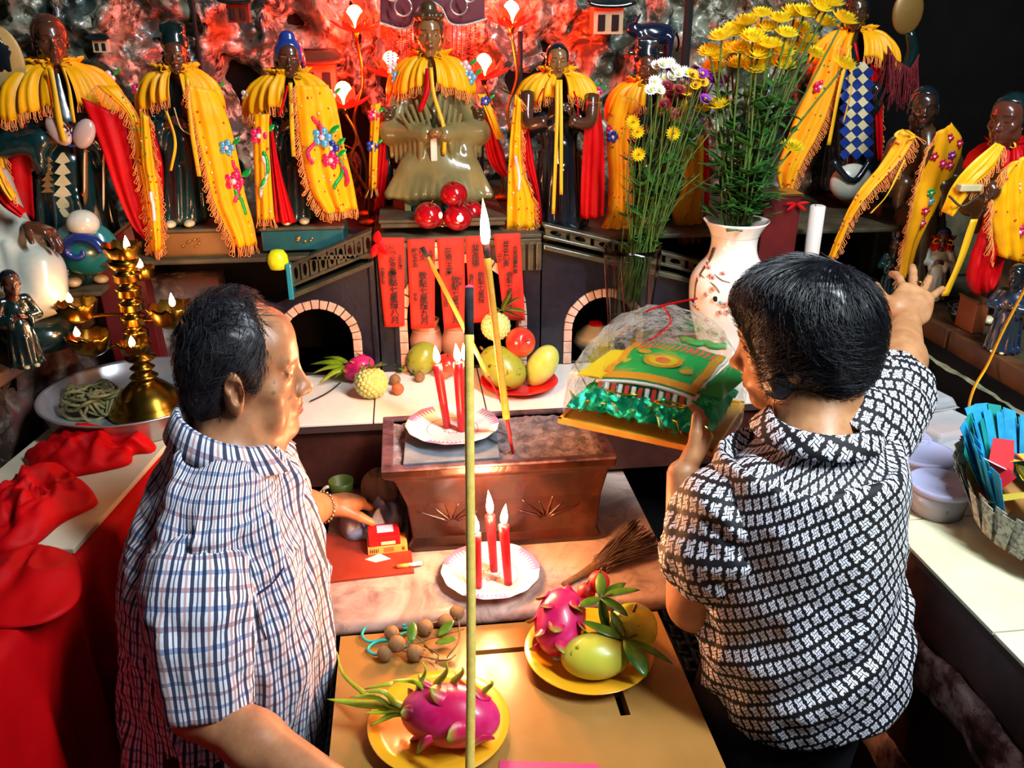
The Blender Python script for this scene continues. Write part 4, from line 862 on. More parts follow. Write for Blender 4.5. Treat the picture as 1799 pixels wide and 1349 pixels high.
# plaid cloth (stripes in metres on the garment's own UV)
def plaid_mat():
    m = mat('plaid_cotton', '#e6e6ee', .85, sheen=.1); t = NT(m); s = t.new('ShaderNodeSeparateXYZ'); t.link(t.uv(), s.inputs[0])
    def stripe(c, per, ofs, half): return t.math('LESS_THAN', t.math('ABSOLUTE', t.math('SUBTRACT', t.math('FRACT', t.math('ADD', t.math('DIVIDE', c, per), ofs)), .5)), half)
    u, v = s.outputs[0], s.outputs[1]; c = hexc('#dfe0ea')
    for (ax, per, ofs, half, col, al) in ((v, .021, .0, .14, '#5b7fb4', .75), (v, .042, .25, .05, '#c48a72', .55), (u, .0152, 0, .165, '#10163c', .95), (u, .0304, .0, .035, '#141c4a', .9), (u, .0304, .5, .05, '#b0653e', .7)):
        c = t.mix(t.math('MULTIPLY', stripe(ax, per, ofs, half), al), c, hexc(col), 'MULTIPLY' if False else 'MIX')
    t.link(c, t.bsdf.inputs['Base Color']); t.bump(t.noise(30, 4), .25, .004); return m
def pinwheel_mat():
    m = mat('pinwheel_print', '#ffffff', .7); t = NT(m); s = t.new('ShaderNodeSeparateXYZ'); t.link(t.uv(), s.inputs[0]); per = .0205; r = math.radians(24)
    u = t.math('ADD', t.math('MULTIPLY', s.outputs[0], math.cos(r) / per), t.math('MULTIPLY', s.outputs[1], math.sin(r) / per)); v = t.math('ADD', t.math('MULTIPLY', s.outputs[0], -math.sin(r) / per), t.math('MULTIPLY', s.outputs[1], math.cos(r) / per))
    u = t.math('MULTIPLY', u, 1.22); v = t.math('MULTIPLY', v, .86); fl = t.math('FLOOR', v); u = t.math('ADD', u, t.math('MULTIPLY', fl, .3))
    x = t.math('SUBTRACT', t.math('FRACT', u), .5); y = t.math('SUBTRACT', t.math('FRACT', v), .5); tot = None
    def rect(X, Y, cx, cy, hx, hy, sk=0):
        a = t.math('LESS_THAN', t.math('ABSOLUTE', t.math('SUBTRACT', X, cx)), hx); q = t.math('SUBTRACT', Y, cy)
        if sk: q = t.math('SUBTRACT', q, t.math('MULTIPLY', X, sk))
        return t.math('MULTIPLY', a, t.math('LESS_THAN', t.math('ABSOLUTE', q), hy))
    def add(a): nonlocal tot; tot = a if tot is None else t.math('MAXIMUM', tot, a)
    add(rect(x, y, 0, 0, .09, .09)); X, Y = x, y
    for k in range(4):
        add(rect(X, Y, .115, .205, .235, .066, .22)); add(rect(X, Y, .22, .36, .05, .04)); add(rect(X, Y, .12, .345, .035, .03)); add(rect(X, Y, .30, .10, .04, .035)); X, Y = t.math('MULTIPLY', Y, -1.0), X
    t.link(t.mix(tot, hexc('#08080e'), hexc('#e4e4ee')), t.bsdf.inputs['Base Color']); return m
m_plaid, m_pin = plaid_mat(), pinwheel_mat()
def sheet(name, P, UV, su, m, parent, solid=.0018, close=True):
    if close: P, UV = close_uv(P, UV, su)
    return MB().grid(P, UV).build(name, m, parent, solid=solid)

def legs(parent, hips, f, l, m, foot_m):
    """trousers: pelvis ring closing into two legs that reach the floor, and shoes"""
    f, l = unit(f), unit(l); hx, hy, hz, dep, wid = hips; c0 = A(hx, hy, 0)
    g = SDF(c0 + A(-.32, -.32, .0), c0 + A(.32, .32, hz + .06), .007); R = np.array([f, l, A(0, 0, 1)])
    g.ell(c0 + A(0, 0, hz - .04), (dep, wid, .14), R, .03)
    for q in (-1, 1):
        a = c0 + l * q * wid * .48; g.cone(a + A(0, 0, hz - .1), a + A(0, 0, .48) + f * .015, .088, .066, .03); g.cone(a + A(0, 0, .48) + f * .015, a + A(0, 0, .07) - f * .01, .066, .055, .02)
    sdf_obj('trousers', g, m, parent)
    for q in (-1, 1):
        a = c0 + l * q * wid * .48 + f * .04; b = MB(); b.ell(a + A(0, 0, .04), (.12, .043, .036), 12, 18, R, lambda D: 1 - .25 * np.maximum(0, D[..., 2]) * np.maximum(0, D[..., 0])).build('shoe', foot_m, parent)

m_trouser = mat('black_trousers', '#0b0b10', .8, col2='#14141c', scale=20); m_shoe = mat('shoe_black', '#101010', .5)
# ------------------------------------------------------------------ the man
def man():
    f = unit(A(1, .06, 0)); l = A(-f[1], f[0], 0); U = A(0, 0, 1); YM = 1.20
    H = at_d(424, 648, 1.31); hf = unit(f + A(0, .03, -.05)); hl = unit(np.cross(U, hf)); hu = np.cross(hf, hl)
    t = thing('person', 'man in a blue checked short-sleeved shirt standing left of the table, seen in profile', 'person', (-.33, YM, 0))
    shR, shL = A(-.315, 1.06, 1.275), A(-.30, 1.345, 1.275); elR = A(-.335, 1.005, 1.035); wrR = on_z(610, 1400, .995); elL = A(-.25, 1.44, 1.09); wrL = on_z(570, 890, 1.06)
    g = SDF((-.62, .80, .86), (.06, 1.72, 1.63), .0028)
    head_prims(g, H, hf, hl, hu, 1.0, True, True)
    nb = A(-.295, YM + .005, 1.335); g.cone(H + hf * -.022 - hu * .07, nb, .055, .062, .03); g.cone(H + hf * .035 - hu * .085, nb + f * .04 - A(0, 0, .02), .035, .045, .03)
    g.ell(A(-.318, YM, 1.17), (.10, .135, .165), np.array([f, l, U]), .03); g.ell(A(-.32, YM, 1.0), (.125, .14, .16), np.array([f, l, U]), .05)
    for a, b, c in ((shR, elR, wrR), (shL, elL, wrL)):
        a2 = a * .72 + b * .28 + A(0, .02 * np.sign(YM - a[1]), 0); g.cone(a2, b, .040, .041, .03); g.cone(b, (b * .6 + c * .4), .041, .039, .015); g.cone(b * .6 + c * .4, c, .039, .027, .02)
    dR = unit(wrR - elR); hand_prims(g, wrR, unit(dR * A(1, 1, .2)), A(0, 0, -1), l, .95, (.25, .2, .2, .3)); dL = unit(wrL - elL)
    hand_prims(g, wrL, unit(A(.7, .65, -.25)), A(.1, -.1, -1), -l + A(0, 0, .3), .95, (.55, .5, .5, .55))
    sk = skin_mat('man_skin', '#b07a50', '#8a5a3c')
    def col(P):
        c = face_colors(P, H, hf, hl, hu, 1.0, '#b57f58', '#95603f', '#7e3f33', '#3a2a22'); D = P - H
        for (a, z_, r) in ((.058, -.014, .0045), (.074, -.026, .004), (.084, -.036, .0048), (.06, .0, .0025)):
            d = np.hypot(D @ hf - a, D @ hu - z_); k = np.clip(1.4 - 1.4 * d / r, 0, .5) * (D @ hl < 0); c = c * (1 - k[:, None]) + k[:, None] * np.array(hexc('#4a2618')[:3])
        return c
    def squash(P):
        D = P - H; x = D @ hf; z = D @ hu; k = np.clip((z + .15) / .07, 0, 1); k = k * k * (3 - 2 * k) * (np.linalg.norm(D, axis=1) < .30); return P - np.outer(.15 * k * x, hf)
    body = sdf_obj('body', g, sk, t, col, squash)
    # hair
    hg = SDF(H - A(.17, .15, .14), H + A(.17, .15, .17), .0034); R = np.array([hf, hl, hu]); hp = lambda a, b, c: H + a * hf + b * hl + c * hu
    hg.ell(hp(-.012, 0, .034), (.095, .0815, .090), R, .01); hg.ell(hp(-.045, 0, -.012), (.060, .076, .080), R, .02)
    hg.ell(hp(.098, 0, .075), (.088, .060, .07), R, .01, True); hg.ell(hp(.108, 0, .01), (.07, .11, .10), R, .012, True); hg.box(hp(.055, 0, -.075), (.062, .12, .085), R, .02, .015, True); hg.ell(hp(-.02, 0, -.145), (.14, .14, .062), R, .015, True); hg.ell(hp(.004, 0, -.02), (.036, .14, .05), R, .01, True)
    for q in (-1, 1): hg.ell(hp(.024, q * .070, .010), (.010, .008, .020), R, .012)
    hm = hair_mat('greying_black_hair', '#0d0c10', '#24232a', .45); hair = sdf_obj('hair', hg, hm, t, warp=lambda P: squash(P + unit_rows(P - H) * (.0035 * fbm((P - H) @ R.T * A(22, 60, 22), 3))[:, None]))
    rs = np.random.default_rng(11); hr = []; hd = []; hL = []
    while len(hr) < 2600:
        D = unit(rs.normal(size=3)); x, y, z = D
        if z < -.75: continue
        p = hp(-.012 + .096 * x, .083 * y, .034 + .091 * z)
        if sdf_sample(hg, p[None])[0] > .012: continue
        hr.append(p); hd.append((-hf * .5 - hu * .6 + hl * y * .2 if z < .55 else hf * rs.uniform(-.2, .9) + hl * rs.normal() * .5) + rs.normal(size=3) * .28); hL.append(rs.uniform(.02, .045))
    hair_strands('hair_strands', hg, hr, hd, hL, .009, .0006, hm, hair, warp=squash)
    wg = SDF(H - A(.15, .15, .15), H + A(.15, .15, .17), .004); head_prims(wg, H, hf, hl, hu, 1.0, False); hr = []; hd = []; hL = []     # thin wisps over the bald front
    for k in range(120): y = rs.uniform(-.75, .75); hr.append(hp(.03 + rs.uniform(-.03, .025), .07 * y, .112 - .02 * abs(y))); hd.append(hf * rs.uniform(.3, 1) + hl * rs.normal() * .5 - hu * .1); hL.append(rs.uniform(.015, .045))
    hair_strands('wisps', wg, hr, hd, hL, .007, .0004, hm, hair, warp=squash)
    # shirt
    rr = []
    for (py, pb, pf, a, ex) in ((1500, 232, 575, .172, 2.3), (1400, 226, 586, .176, 2.3), (1300, 224, 586, .178, 2.3), (1200, 222, 588, .178, 2.3), (1100, 222, 585, .178, 2.35), (1000, 222, 572, .180, 2.4), (940, 226, 556, .180, 2.4), (890, 240, 535, .172, 2.3)):
        b_, f_ = on_y(pb, py, YM), on_y(pf, py, YM); rr.append([(b_[0] + f_[0]) / 2, YM, (b_[2] + f_[2]) / 2, (f_[0] - b_[0]) / 2 * (.95), (f_[0] - b_[0]) / 2 * .97, a, 0, ex, 0])
    for (py, pb, pf, a, ti) in ((850, 262, 520, .166, 0), (815, 285, 498, .132, -.008), (785, 304, 484, .092, -.018), (765, 328, 474, .060, -.026)):
        b_, f_ = on_y(pb, py, YM), on_y(pf, py, YM); rr.append([(b_[0] + f_[0]) / 2, YM, (b_[2] + f_[2]) / 2, (f_[0] - b_[0]) / 2, (f_[0] - b_[0]) / 2, a, ti, 2.05, 0])
    nk = rr[-1]
    P, UV = loft(rr, f, l, 110, 160, 1.12); P = folds(P, UV, True, .018, (6.5, 6.5, 2.2), 4.0); P = folds(P, UV, True, .007, (15, 15, 5), 2.0); PT = P
    sheet('shirt', P, UV, 1.12, m_plaid, t)
    shirt = [c for c in t.children if c.name.startswith('shirt')][0]
    P, UV = sleeve([shR + A(-.0, .035, .022), shR + A(0, .012, -.02), (shR + elR) / 2 + A(.004, -.008, .010), elR + A(.012, .0, .012)], [.03, .066, .076, .075, .070, .066], .9, side=f); P = folds(P, UV, True, .011, (9, 9, 3.5), 7.0); P = folds(P, UV, True, .004, (22, 22, 9), 3.0); sheet('sleeve', P, UV, .47, m_plaid, t)
    e = elL * .75 + shL * .25; P, UV = sleeve([shL - A(0, .05, 0), shL, (shL + e) / 2, e], [.07, .075, .07, .064], .9, side=f); P = folds(P, UV, True, .006, (9, 9, 5), 9.0); sheet('sleeve', P, UV, .47, m_plaid, t)
    th = np.linspace(.45, 2 * math.pi - .45, 60); c = np.stack([nk[0] + nk[3] * np.cos(th), YM + .060 * np.sin(th), nk[2] - .030 * np.cos(th) - .002], 1); out = np.stack([np.cos(th), np.sin(th), 0 * th], 1); collar('collar', c, .036, out, m_plaid, t, 1.1)
    # placket, pocket edge, buttons
    # pocket edge and front placket, sewn on the shirt where the photo shows them
    vp = PT.reshape(-1, 3); dv = vp - CAM; c7, s7 = math.cos(-YAW), math.sin(-YAW); xx = c7 * dv[:, 0] - s7 * dv[:, 1]; yy = s7 * dv[:, 0] + c7 * dv[:, 1]; dd = yy * math.cos(PITCH) - dv[:, 2] * math.sin(PITCH); pu = 899.5 + F * xx / dd; pv = 674.5 - F * (yy * math.sin(PITCH) + dv[:, 2] * math.cos(PITCH)) / dd; fac = (grid_normals(PT, True).reshape(-1, 3) * dv).sum(1)
    ok = np.abs(fac) > .05; near = vp[:, 1] < YM + .06
    def on_shirt(px, py): k = np.where(ok & near, (pu - px) ** 2 + (pv - py) ** 2, 1e9); i = np.argmin(k); return vp[i] + unit(A(-.1, -.9, .4)) * .003
    pk = spline([on_shirt(*p) for p in ((450, 1040), (470, 1028), (492, 1008), (508, 978))], 12); MB().tube(pk, .0028, 6, flat=.5).build('pocket_edge', mat('navy_cotton', '#141c46', .85), t)
    pk2 = spline([on_shirt(*p) for p in ((452, 1042), (455, 1085), (470, 1120))], 10); MB().tube(pk2, .0014, 6, flat=.5).build('pocket_seam', mat('navy_cotton', '#141c46', .85), t)
    # bracelet
    dl = unit(wrL - elL); b = MB(); X, Y = perp(dl); w0 = wrL - dl * .004
    for kk in range(22): a = kk / 22 * 2 * math.pi; b.ell(w0 + (math.cos(a) * X + math.sin(a) * Y) * .0305, .0038, 6, 8)
    b.build('bracelet', mat('bracelet_metal', '#b8a888', .25, 1), t)
    pk = on_z(480, 1010, 1.1)
    legs(t, (-.345, YM - .035, .93, .13, .15), f, l, m_trouser, m_shoe)
man()

# ------------------------------------------------------------------ the woman
def woman():
    f = unit(A(-.26, .965, 0)); l = A(-f[1], f[0], 0); U = A(0, 0, 1); T = A(.575, 1.03, 0)
    H = at_d(1410, 602, 1.27); hf = unit(A(-.80, .58, -.20)); hl = unit(np.cross(U, hf)); hu = np.cross(hf, hl); R = np.array([hf, hl, hu]); hp = lambda a, b, c: H + a * hf + b * hl + c * hu
    t = thing('person', 'woman with short black hair in a black and white printed blouse holding the wrapped tray', 'person', (T[0], T[1], 0))
    shL, shR = A(.452, 1.02, 1.325), A(.662, 1.09, 1.365); elL = A(.418, 1.05, 1.115); wrL = at_d(1200, 835, 1.36); wrR = at_d(1592, 566, 1.60); elR = shR * .48 + wrR * .52 + A(.012, -.02, -.02)
    g = SDF((.30, .82, .92), (1.16, 1.66, 1.66), .0028)
    head_prims(g, H, hf, hl, hu, .91, True, False, True)
    nb = A(.582, 1.065, 1.375); g.cone(H - hu * .06 - hf * .01, nb, .052, .06, .03); g.ell(T + A(0, .01, 1.22), (.10, .14, .17), np.array([f, l, U]), .03); g.ell(T + A(0, .01, 1.03), (.10, .13, .12), np.array([f, l, U]), .05)
    for a, b, c in ((shL, elL, wrL), (shR, elR, wrR)):
        g.cone(a * .8 + b * .2, b, .044, .042, .03); g.cone(b, b * .6 + c * .4, .043, .041, .015); g.cone(b * .6 + c * .4, c, .041, .026, .02)
    hand_prims(g, wrL, unit(at_d(1238, 765, 1.42) - wrL), unit(A(-.35, .75, .5)), unit(A(-.7, -.1, .6)), .92, (.5, .45, .45, .45), .08, (.5, .3))
    fr = unit(at_d(1622, 478, 1.66) - wrR); hand_prims(g, wrR, fr, unit(A(.25, .8, -.35)), unit(A(-.95, -.3, -.1)), .95, (.3, .12, .12, .05), -.30 * -1, (.3, .1))
    sk = skin_mat('woman_skin', '#b88258', '#90603e'); sdf_obj('body', g, sk, t, lambda P: face_colors(P, H, hf, hl, hu, .91, '#bd8a5e', '#a06c46', '#8a3f38', '#181012'))
    MB().tube([wrR + fr * .098 + unit(np.cross(fr, A(0, 0, 1))) * .008 * math.cos(a) + np.cross(unit(np.cross(fr, A(0, 0, 1))), fr) * .0095 * math.sin(a) for a in np.linspace(0, 6.28, 16)], .0012, 6).build('ring', m_gold, t)
    # hair: full short cut
    hg = SDF(H - A(.2, .2, .19), H + A(.2, .2, .2), .0036); hg.ell(hp(-.016, 0, .034), (.106, .095, .099), R, .01); hg.ell(hp(-.040, 0, -.018), (.070, .082, .078), R, .03); hg.ell(hp(.025, 0, .078), (.074, .078, .05), R, .03)
    for q in (-1, 1): hg.ell(hp(.022, q * .060, -.018), (.034, .026, .062), R, .02)
    hg.ell(hp(.125, 0, -.03), (.062, .10, .105), R, .012, True); hg.ell(hp(.045, 0, -.14), (.09, .14, .075), R, .015, True); hg.ell(hp(-.02, 0, -.155), (.16, .16, .075), R, .02, True)
    hm = hair_mat('black_hair', '#04050a', '#0d1018', .34); shr = lambda P: H + (P - H) * .925
    hair = sdf_obj('hair', hg, hm, t, warp=lambda P: shr(P) + unit_rows(P - H) * (.004 * fbm((P - H) @ R.T * A(20, 55, 20), 3))[:, None])
    rs = np.random.default_rng(5); hr = []; hd = []; hL = []; crown = unit(A(-.45, -.15, .9))
    while len(hr) < 5200:
        D = unit(rs.normal(size=3)); x, y, z = D; p = hp(-.02 + .106 * x, .096 * y, .022 + .105 * z)
        if sdf_sample(hg, p[None])[0] > .02: continue
        away = unit(D - crown * np.dot(D, crown)); sw = np.cross(crown, away); hr.append(p); hd.append((away + .5 * sw) @ R + rs.normal(size=3) * .18); hL.append(rs.uniform(.03, .07))
    hair_strands('hair_strands', hg, hr, hd, hL, .010, .0008, hm, hair, 7, warp=shr)
    # blouse
    rr = []
    for (py, pl, pr, df, db, ex) in ((1196, 1240, 1560, .132, .140, 2.2), (1170, 1236, 1572, .136, .144, 2.25), (1100, 1226, 1578, .135, .140, 2.3), (1000, 1226, 1572, .125, .128, 2.4), (900, 1240, 1578, .125, .122, 2.5), (840, 1262, 1582, .122, .118, 2.5), (800, 1280, 1575, .115, .110, 2.4)):
        a_, b_ = on_y(pl, py, T[1]), on_y(pr, py, T[1]); rr.append([(a_[0] + b_[0]) / 2, T[1], (a_[2] + b_[2]) / 2, df, db, (b_[0] - a_[0]) / 2 * 1.0, 0, ex, 0])
    rr += [[.574, 1.045, 1.362, .095, .092, .128, 0, 2.1, -.026], [.580, 1.055, 1.383, .080, .078, .090, -.004, 2, -.014], [.583, 1.06, 1.398, .070, .070, .070, -.008, 2, -.006], [.583, 1.062, 1.412, .066, .068, .066, -.012, 2, 0]]
    P, UV = loft(rr, f, l, 110, 160, 1.05)
    # diagonal drag folds across the back
    N = grid_normals(P, True); zz = P[..., 2]; dd = np.sin((P[..., 2] * 1.0 - (P[..., 0] - .57) * .55) * 62 + 2.0 * perlin(P * 6)) * np.clip((1.20 - zz) / .12, 0, 1) * np.clip((zz - 1.0) / .06, 0, 1); P = P + N * (.007 * dd)[..., None]
    P = folds(P, UV, True, .009, (5, 5, 5), 14.0); P = folds(P, UV, True, .003, (14, 14, 12), 22.0); sheet('blouse', P, UV, 1.05, m_pin, t)
    e = shL * .30 + elL * .70 + A(-.004, 0, 0); P, UV = sleeve([shL + A(.045, .012, .040), shL + A(.022, .004, .008), (shL + e) / 2 + A(-.004, -.005, 0), e], [.025, .066, .082, .084, .078, .072], .92, side=f); P = folds(P, UV, True, .012, (8, 8, 9), 31.0); sheet('sleeve', P, UV, .47, m_pin, t)
    e = shR * .45 + elR * .55; e2 = shR * .08 + elR * .92; P, UV = sleeve([shR - A(.05, .03, .01), shR, e, e2], [.072, .078, .074, .070], .95, side=A(0, 0, 1)); P = folds(P, UV, True, .008, (9, 9, 9), 41.0); sheet('sleeve', P, UV, .47, m_pin, t)
    th = np.linspace(-1.9, 1.9, 50) + math.pi / 2 + math.pi; fb = np.arctan2(-f[1], -f[0]); an = np.linspace(fb - 2.4, fb + 2.4, 60); c = np.stack([.583 + .067 * np.cos(an), 1.062 + .067 * np.sin(an), np.full(60, 1.405)], 1); out = np.stack([np.cos(an), np.sin(an), 0 * an], 1); collar('collar', c, .030, out, m_pin, t, 1.0)
    legs(t, (T[0], T[1] + .005, 1.0, .118, .145), f, l, m_trouser, m_shoe)
woman()
# ------------------------------------------------------------------ glazed statues in satin capes
m_yel = mat('yellow_satin', '#eaa80c', .42, col2='#e09a06', scale=14, spec=.3, bump=.3, bscale=50, bdist=.002); m_yel2 = mat('orange_satin', '#e2960c', .42, col2='#eaa614', scale=14, spec=.3)
m_cred = mat('crimson_satin', '#b80008', .5, col2='#a60006', scale=10, spec=.2); m_fringe = mat('orange_fringe', '#e07a34', .7, col2='#e8984e', scale=50); m_ribb = mat('ribbon_yellow', '#d9a414', .45)
m_sk = mat('brown_glaze', '#3a2014', .22, col2='#4d2c1c', scale=22, coat=.5, bump=.08); m_skg = mat('ochre_glaze', '#6a4a26', .2, col2='#7d5a30', scale=22, coat=.5)
m_teal = mat('teal_robe_glaze', '#071c1c', .2, col2='#0d2e2f', scale=10, coat=.6); m_dgreen = mat('bottle_green_glaze', '#071715', .2, col2='#0e2526', scale=10, coat=.6)
m_olive = mat('olive_glaze', '#6b5f38', .22, col2='#857848', scale=7, coat=.6); m_blk = mat('black_glaze', '#0b0f14', .2, col2='#141c24', scale=9, coat=.6); m_blue = mat('cobalt_glaze', '#16245e', .2, col2='#203a86', scale=14, coat=.6)
m_cream = mat('cream_glaze', '#c9bd96', .3, col2='#b3a678', scale=18, coat=.4); m_white = mat('white_glaze', '#c3c4b4', .25, col2='#a3aa9a', scale=8, coat=.5); m_brown = mat('umber_glaze', '#31200f', .3, col2='#49311a', scale=12, coat=.4)
SEQ = {k: mat('sequin_' + k, c, .2, .3, coat=.5) for k, c in dict(pink='#e0245e', red='#c41230', green='#10a040', blue='#5aaad0', violet='#9a2a90', pearl='#e6d2d4', navy='#24389a').items()}
def face_frame(f): f = unit(f); l = unit(np.cross(A(0, 0, 1), f)); return f, l, np.cross(f, l)
HEADC = dict(brown_glaze='#4a2a1a', ochre_glaze='#7a5630', umber_glaze='#3a2614', dark_brown_glaze='#2a1a12', red_brown_glaze='#4d281c', black_glaze='#14161a')
def statue_head(t, c, hh, f, m, style, hm, tilt=0):
    """head of height hh around c; style of hair or hat"""
    f, l, u = face_frame(f); s = hh / .235; g = SDF(c - A(1, 1, 1.3) * hh * .72, c + A(1, 1, 1) * hh * .75, hh / 46); head_prims(g, c, f, l, u, s, True)
    bc_ = HEADC.get(m.name, '#3a2014'); o = sdf_obj('head', g, mat(m.name + '_face', bc_, .25, coat=.45, attr='Col'), t, lambda P: face_colors(P, c, f, l, u, s, bc_, bc_, '#5a1a12', '#080504')); o['label'] = 'glossy brown glazed face'; R = np.array([f, l, u]); p = lambda a, b, d: c + s * (a * f + b * l + d * u); w = lambda *r: tuple(s * x for x in r)
    g = SDF(c - A(1, 1, .9) * hh * .75, c + A(1, 1, 1.6) * hh * .85, hh / 34); base = lambda k=0: g.ell(p(-.014, 0, .036), w(.099 + k, .082 + k, .092 + k), R, s * .01)
    if style in ('cap', 'skull'): base(.004); g.box(p(.09, 0, -.02), w(.06, .12, .10), R, s * .02, s * .02, True); g.ell(p(.02, 0, -.14), w(.14, .14, .10), R, s * .01, True)
    elif style == 'bun': base(.006); g.ell(p(.1, 0, -.03), w(.07, .12, .095), R, s * .02, True); g.ell(p(.02, 0, -.15), w(.15, .15, .09), R, s * .01, True); g.cone(p(-.01, 0, .12), p(-.02, 0, .17), s * .05, s * .035, s * .02); g.cone(p(.06, -.06, .075), p(.06, .06, .075), s * .02, s * .02, s * .01)
    elif style == 'hat': g.cone(p(-.01, 0, .085), p(-.015, 0, .15), s * .088, s * .07, s * .02); g.box(p(-.01, 0, .165), w(.06, .075, .03), R, s * .015, s * .02); g.cone(p(-.02, -.12, .10), p(-.02, .12, .10), s * .014, s * .014, s * .008)
    elif style == 'crown':
        base(.008); g.ell(p(.1, 0, -.03), w(.07, .12, .095), R, s * .02, True); g.ell(p(.02, 0, -.15), w(.15, .15, .09), R, s * .01, True); g.cone(p(-.01, 0, .11), p(-.01, 0, .135), s * .062, s * .05, s * .02)
        for a in (-.9, -.45, 0, .45, .9): g.ell(p(.085 * math.cos(a), .085 * math.sin(a), .10), s * .022, None, s * .01)
    elif style == 'veil': base(.01); g.ell(p(-.06, 0, -.02), w(.06, .10, .14), R, s * .03); g.ell(p(.105, 0, -.01), w(.07, .1, .10), R, s * .015, True); g.ell(p(.02, 0, .13), w(.03, .05, .04), R, s * .02)
    elif style == 'long':
        base(.008); g.ell(p(-.05, 0, -.06), w(.05, .09, .12), R, s * .03); g.ell(p(.1, 0, -.03), w(.07, .10, .095), R, s * .02, True); g.cone(p(-.01, 0, .12), p(-.03, 0, .21), s * .04, s * .03, s * .02)
        for q in (-1, 1): g.cone(p(.0, q * .085, .02), p(.0, q * .09, -.1), s * .02, s * .014, s * .01)
    o = sdf_obj('hair' if style not in ('hat', 'crown') else 'headdress', g, hm, t); return s
def statue_body(t, base, top, f, m, name='robe', fat=1.0, arms='front', hem=1.0, skin=None, voxel=None):
    """standing robed figure from base to neck height top"""
    f, l, u = face_frame(f); K = top[2] - base[2]; ax = top - base; H = K / .80; R = np.array([f, l, u]); q = lambda a, b, c: base + ax * (c / .80) + H * (a * f + b * l); w = lambda *r: tuple(H * x for x in r); h = voxel or H / 105
    g = SDF(base - A(.30, .30, .0) * H + A(0, 0, -.005), base + ax + A(.32, .32, .1) * H, h); ft = fat
    g.ell(q(0, 0, .05), w(.12 * ft * hem, .145 * ft * hem, .07), R, H * .02); g.cone(q(0, 0, .06), q(.01, 0, .45), H * .125 * ft * hem, H * .098 * ft, H * .03); g.ell(q(0, 0, .58), w(.085 * ft, .118 * ft, .15), R, H * .03); g.cone(q(-.01, -.10 * ft, .71), q(-.01, .10 * ft, .71), H * .052, H * .052, H * .03); g.cone(q(0, 0, .7), q(0, 0, .79), H * .06, H * .045, H * .03)
    for a in np.linspace(-2.2, 2.2, 9): g.cone(q(.13 * ft * hem * math.cos(a), .15 * ft * hem * math.sin(a), .03), q(.09 * ft * math.cos(a), .11 * ft * math.sin(a), .42), H * .016, H * .008, H * .014)   # drapery ridges
    hands = []
    for s in (-1, 1):
        sh = q(-.01, s * .115 * ft, .70)
        el, hd = (q(.02, s * .175 * ft, .53), q(.12, s * .045, .55)) if arms == 'front' else (q(.0, s * .18 * ft, .50), q(.10, s * .10, .47)) if arms == 'down' else (q(.02, s * .17, .54), q(.13, s * .06, .62))
        g.cone(sh, el, H * .048, H * .05, H * .02); g.cone(el, el * .3 + hd * .7, H * .048, H * .045, H * .015)
        if arms != 'bare': g.ell(el * .4 + hd * .6 - A(0, 0, H * .05), w(.045, .03, .075), R, H * .02)
        hands.append((el, hd))
    g.cone(q(.105 * ft, 0, .33), q(.115 * ft * hem, 0, .06), H * .028, H * .03, H * .015)
    o = sdf_obj(name, g, m, t)
    for el, hd in hands:
        g = SDF(hd - A(.1, .1, .1) * H, hd + A(.1, .1, .1) * H, H / 130); d = unit(hd - el); g.cone(el * .25 + hd * .75, hd, H * .022, H * .02, H * .01); hand_prims(g, hd, unit(d * .6 + A(0, 0, .3) - l * 0), np.cross(d, A(0, 0, 1)), A(0, 0, 1), H * .62, (.6, .6, .6, .6)); sdf_obj('hand', g, skin or m_sk, t)
    b = MB()
    for s in (-1, 1): MB().ell(q(.12, s * .05, .02), (H * .055, H * .032, H * .022), 8, 12, R).build('shoe', m_cream if name != 'black_robe' else m_blk, t)
    return q, H, R
def P3(pts, Y, off):
    o = np.broadcast_to(np.asarray(off, float), (len(pts),)) if np.isscalar(off) else np.interp(np.linspace(0, 1, len(pts)), np.linspace(0, 1, len(off)), off); return np.array([on_y(p[0], p[1], Y - e) for p, e in zip(pts, o)])
def panel(t, name, m, pa, pb, Y, oa=.06, ob=.05, rows=26, cols=14, wave=.006, nw=2.5, seed=0, solid=.0012):
    a, b = spline(P3(pa, Y, oa), rows), spline(P3(pb, Y, ob), rows); u = np.linspace(0, 1, cols)[None, :, None]; P = a[:, None] * (1 - u) + b[:, None] * u; tt = np.linspace(0, 1, rows)[:, None]
    d = wave * (.3 + .7 * tt) * np.sin(2 * math.pi * nw * u[..., 0] + seed + 1.5 * tt) + .35 * wave * perlin(P * 40 + seed); P[..., 1] -= d + .012 * np.sin(math.pi * u[..., 0]) * (.5 + .5 * tt); o = MB().grid(P).build(name, m, t, solid=solid); return P, o
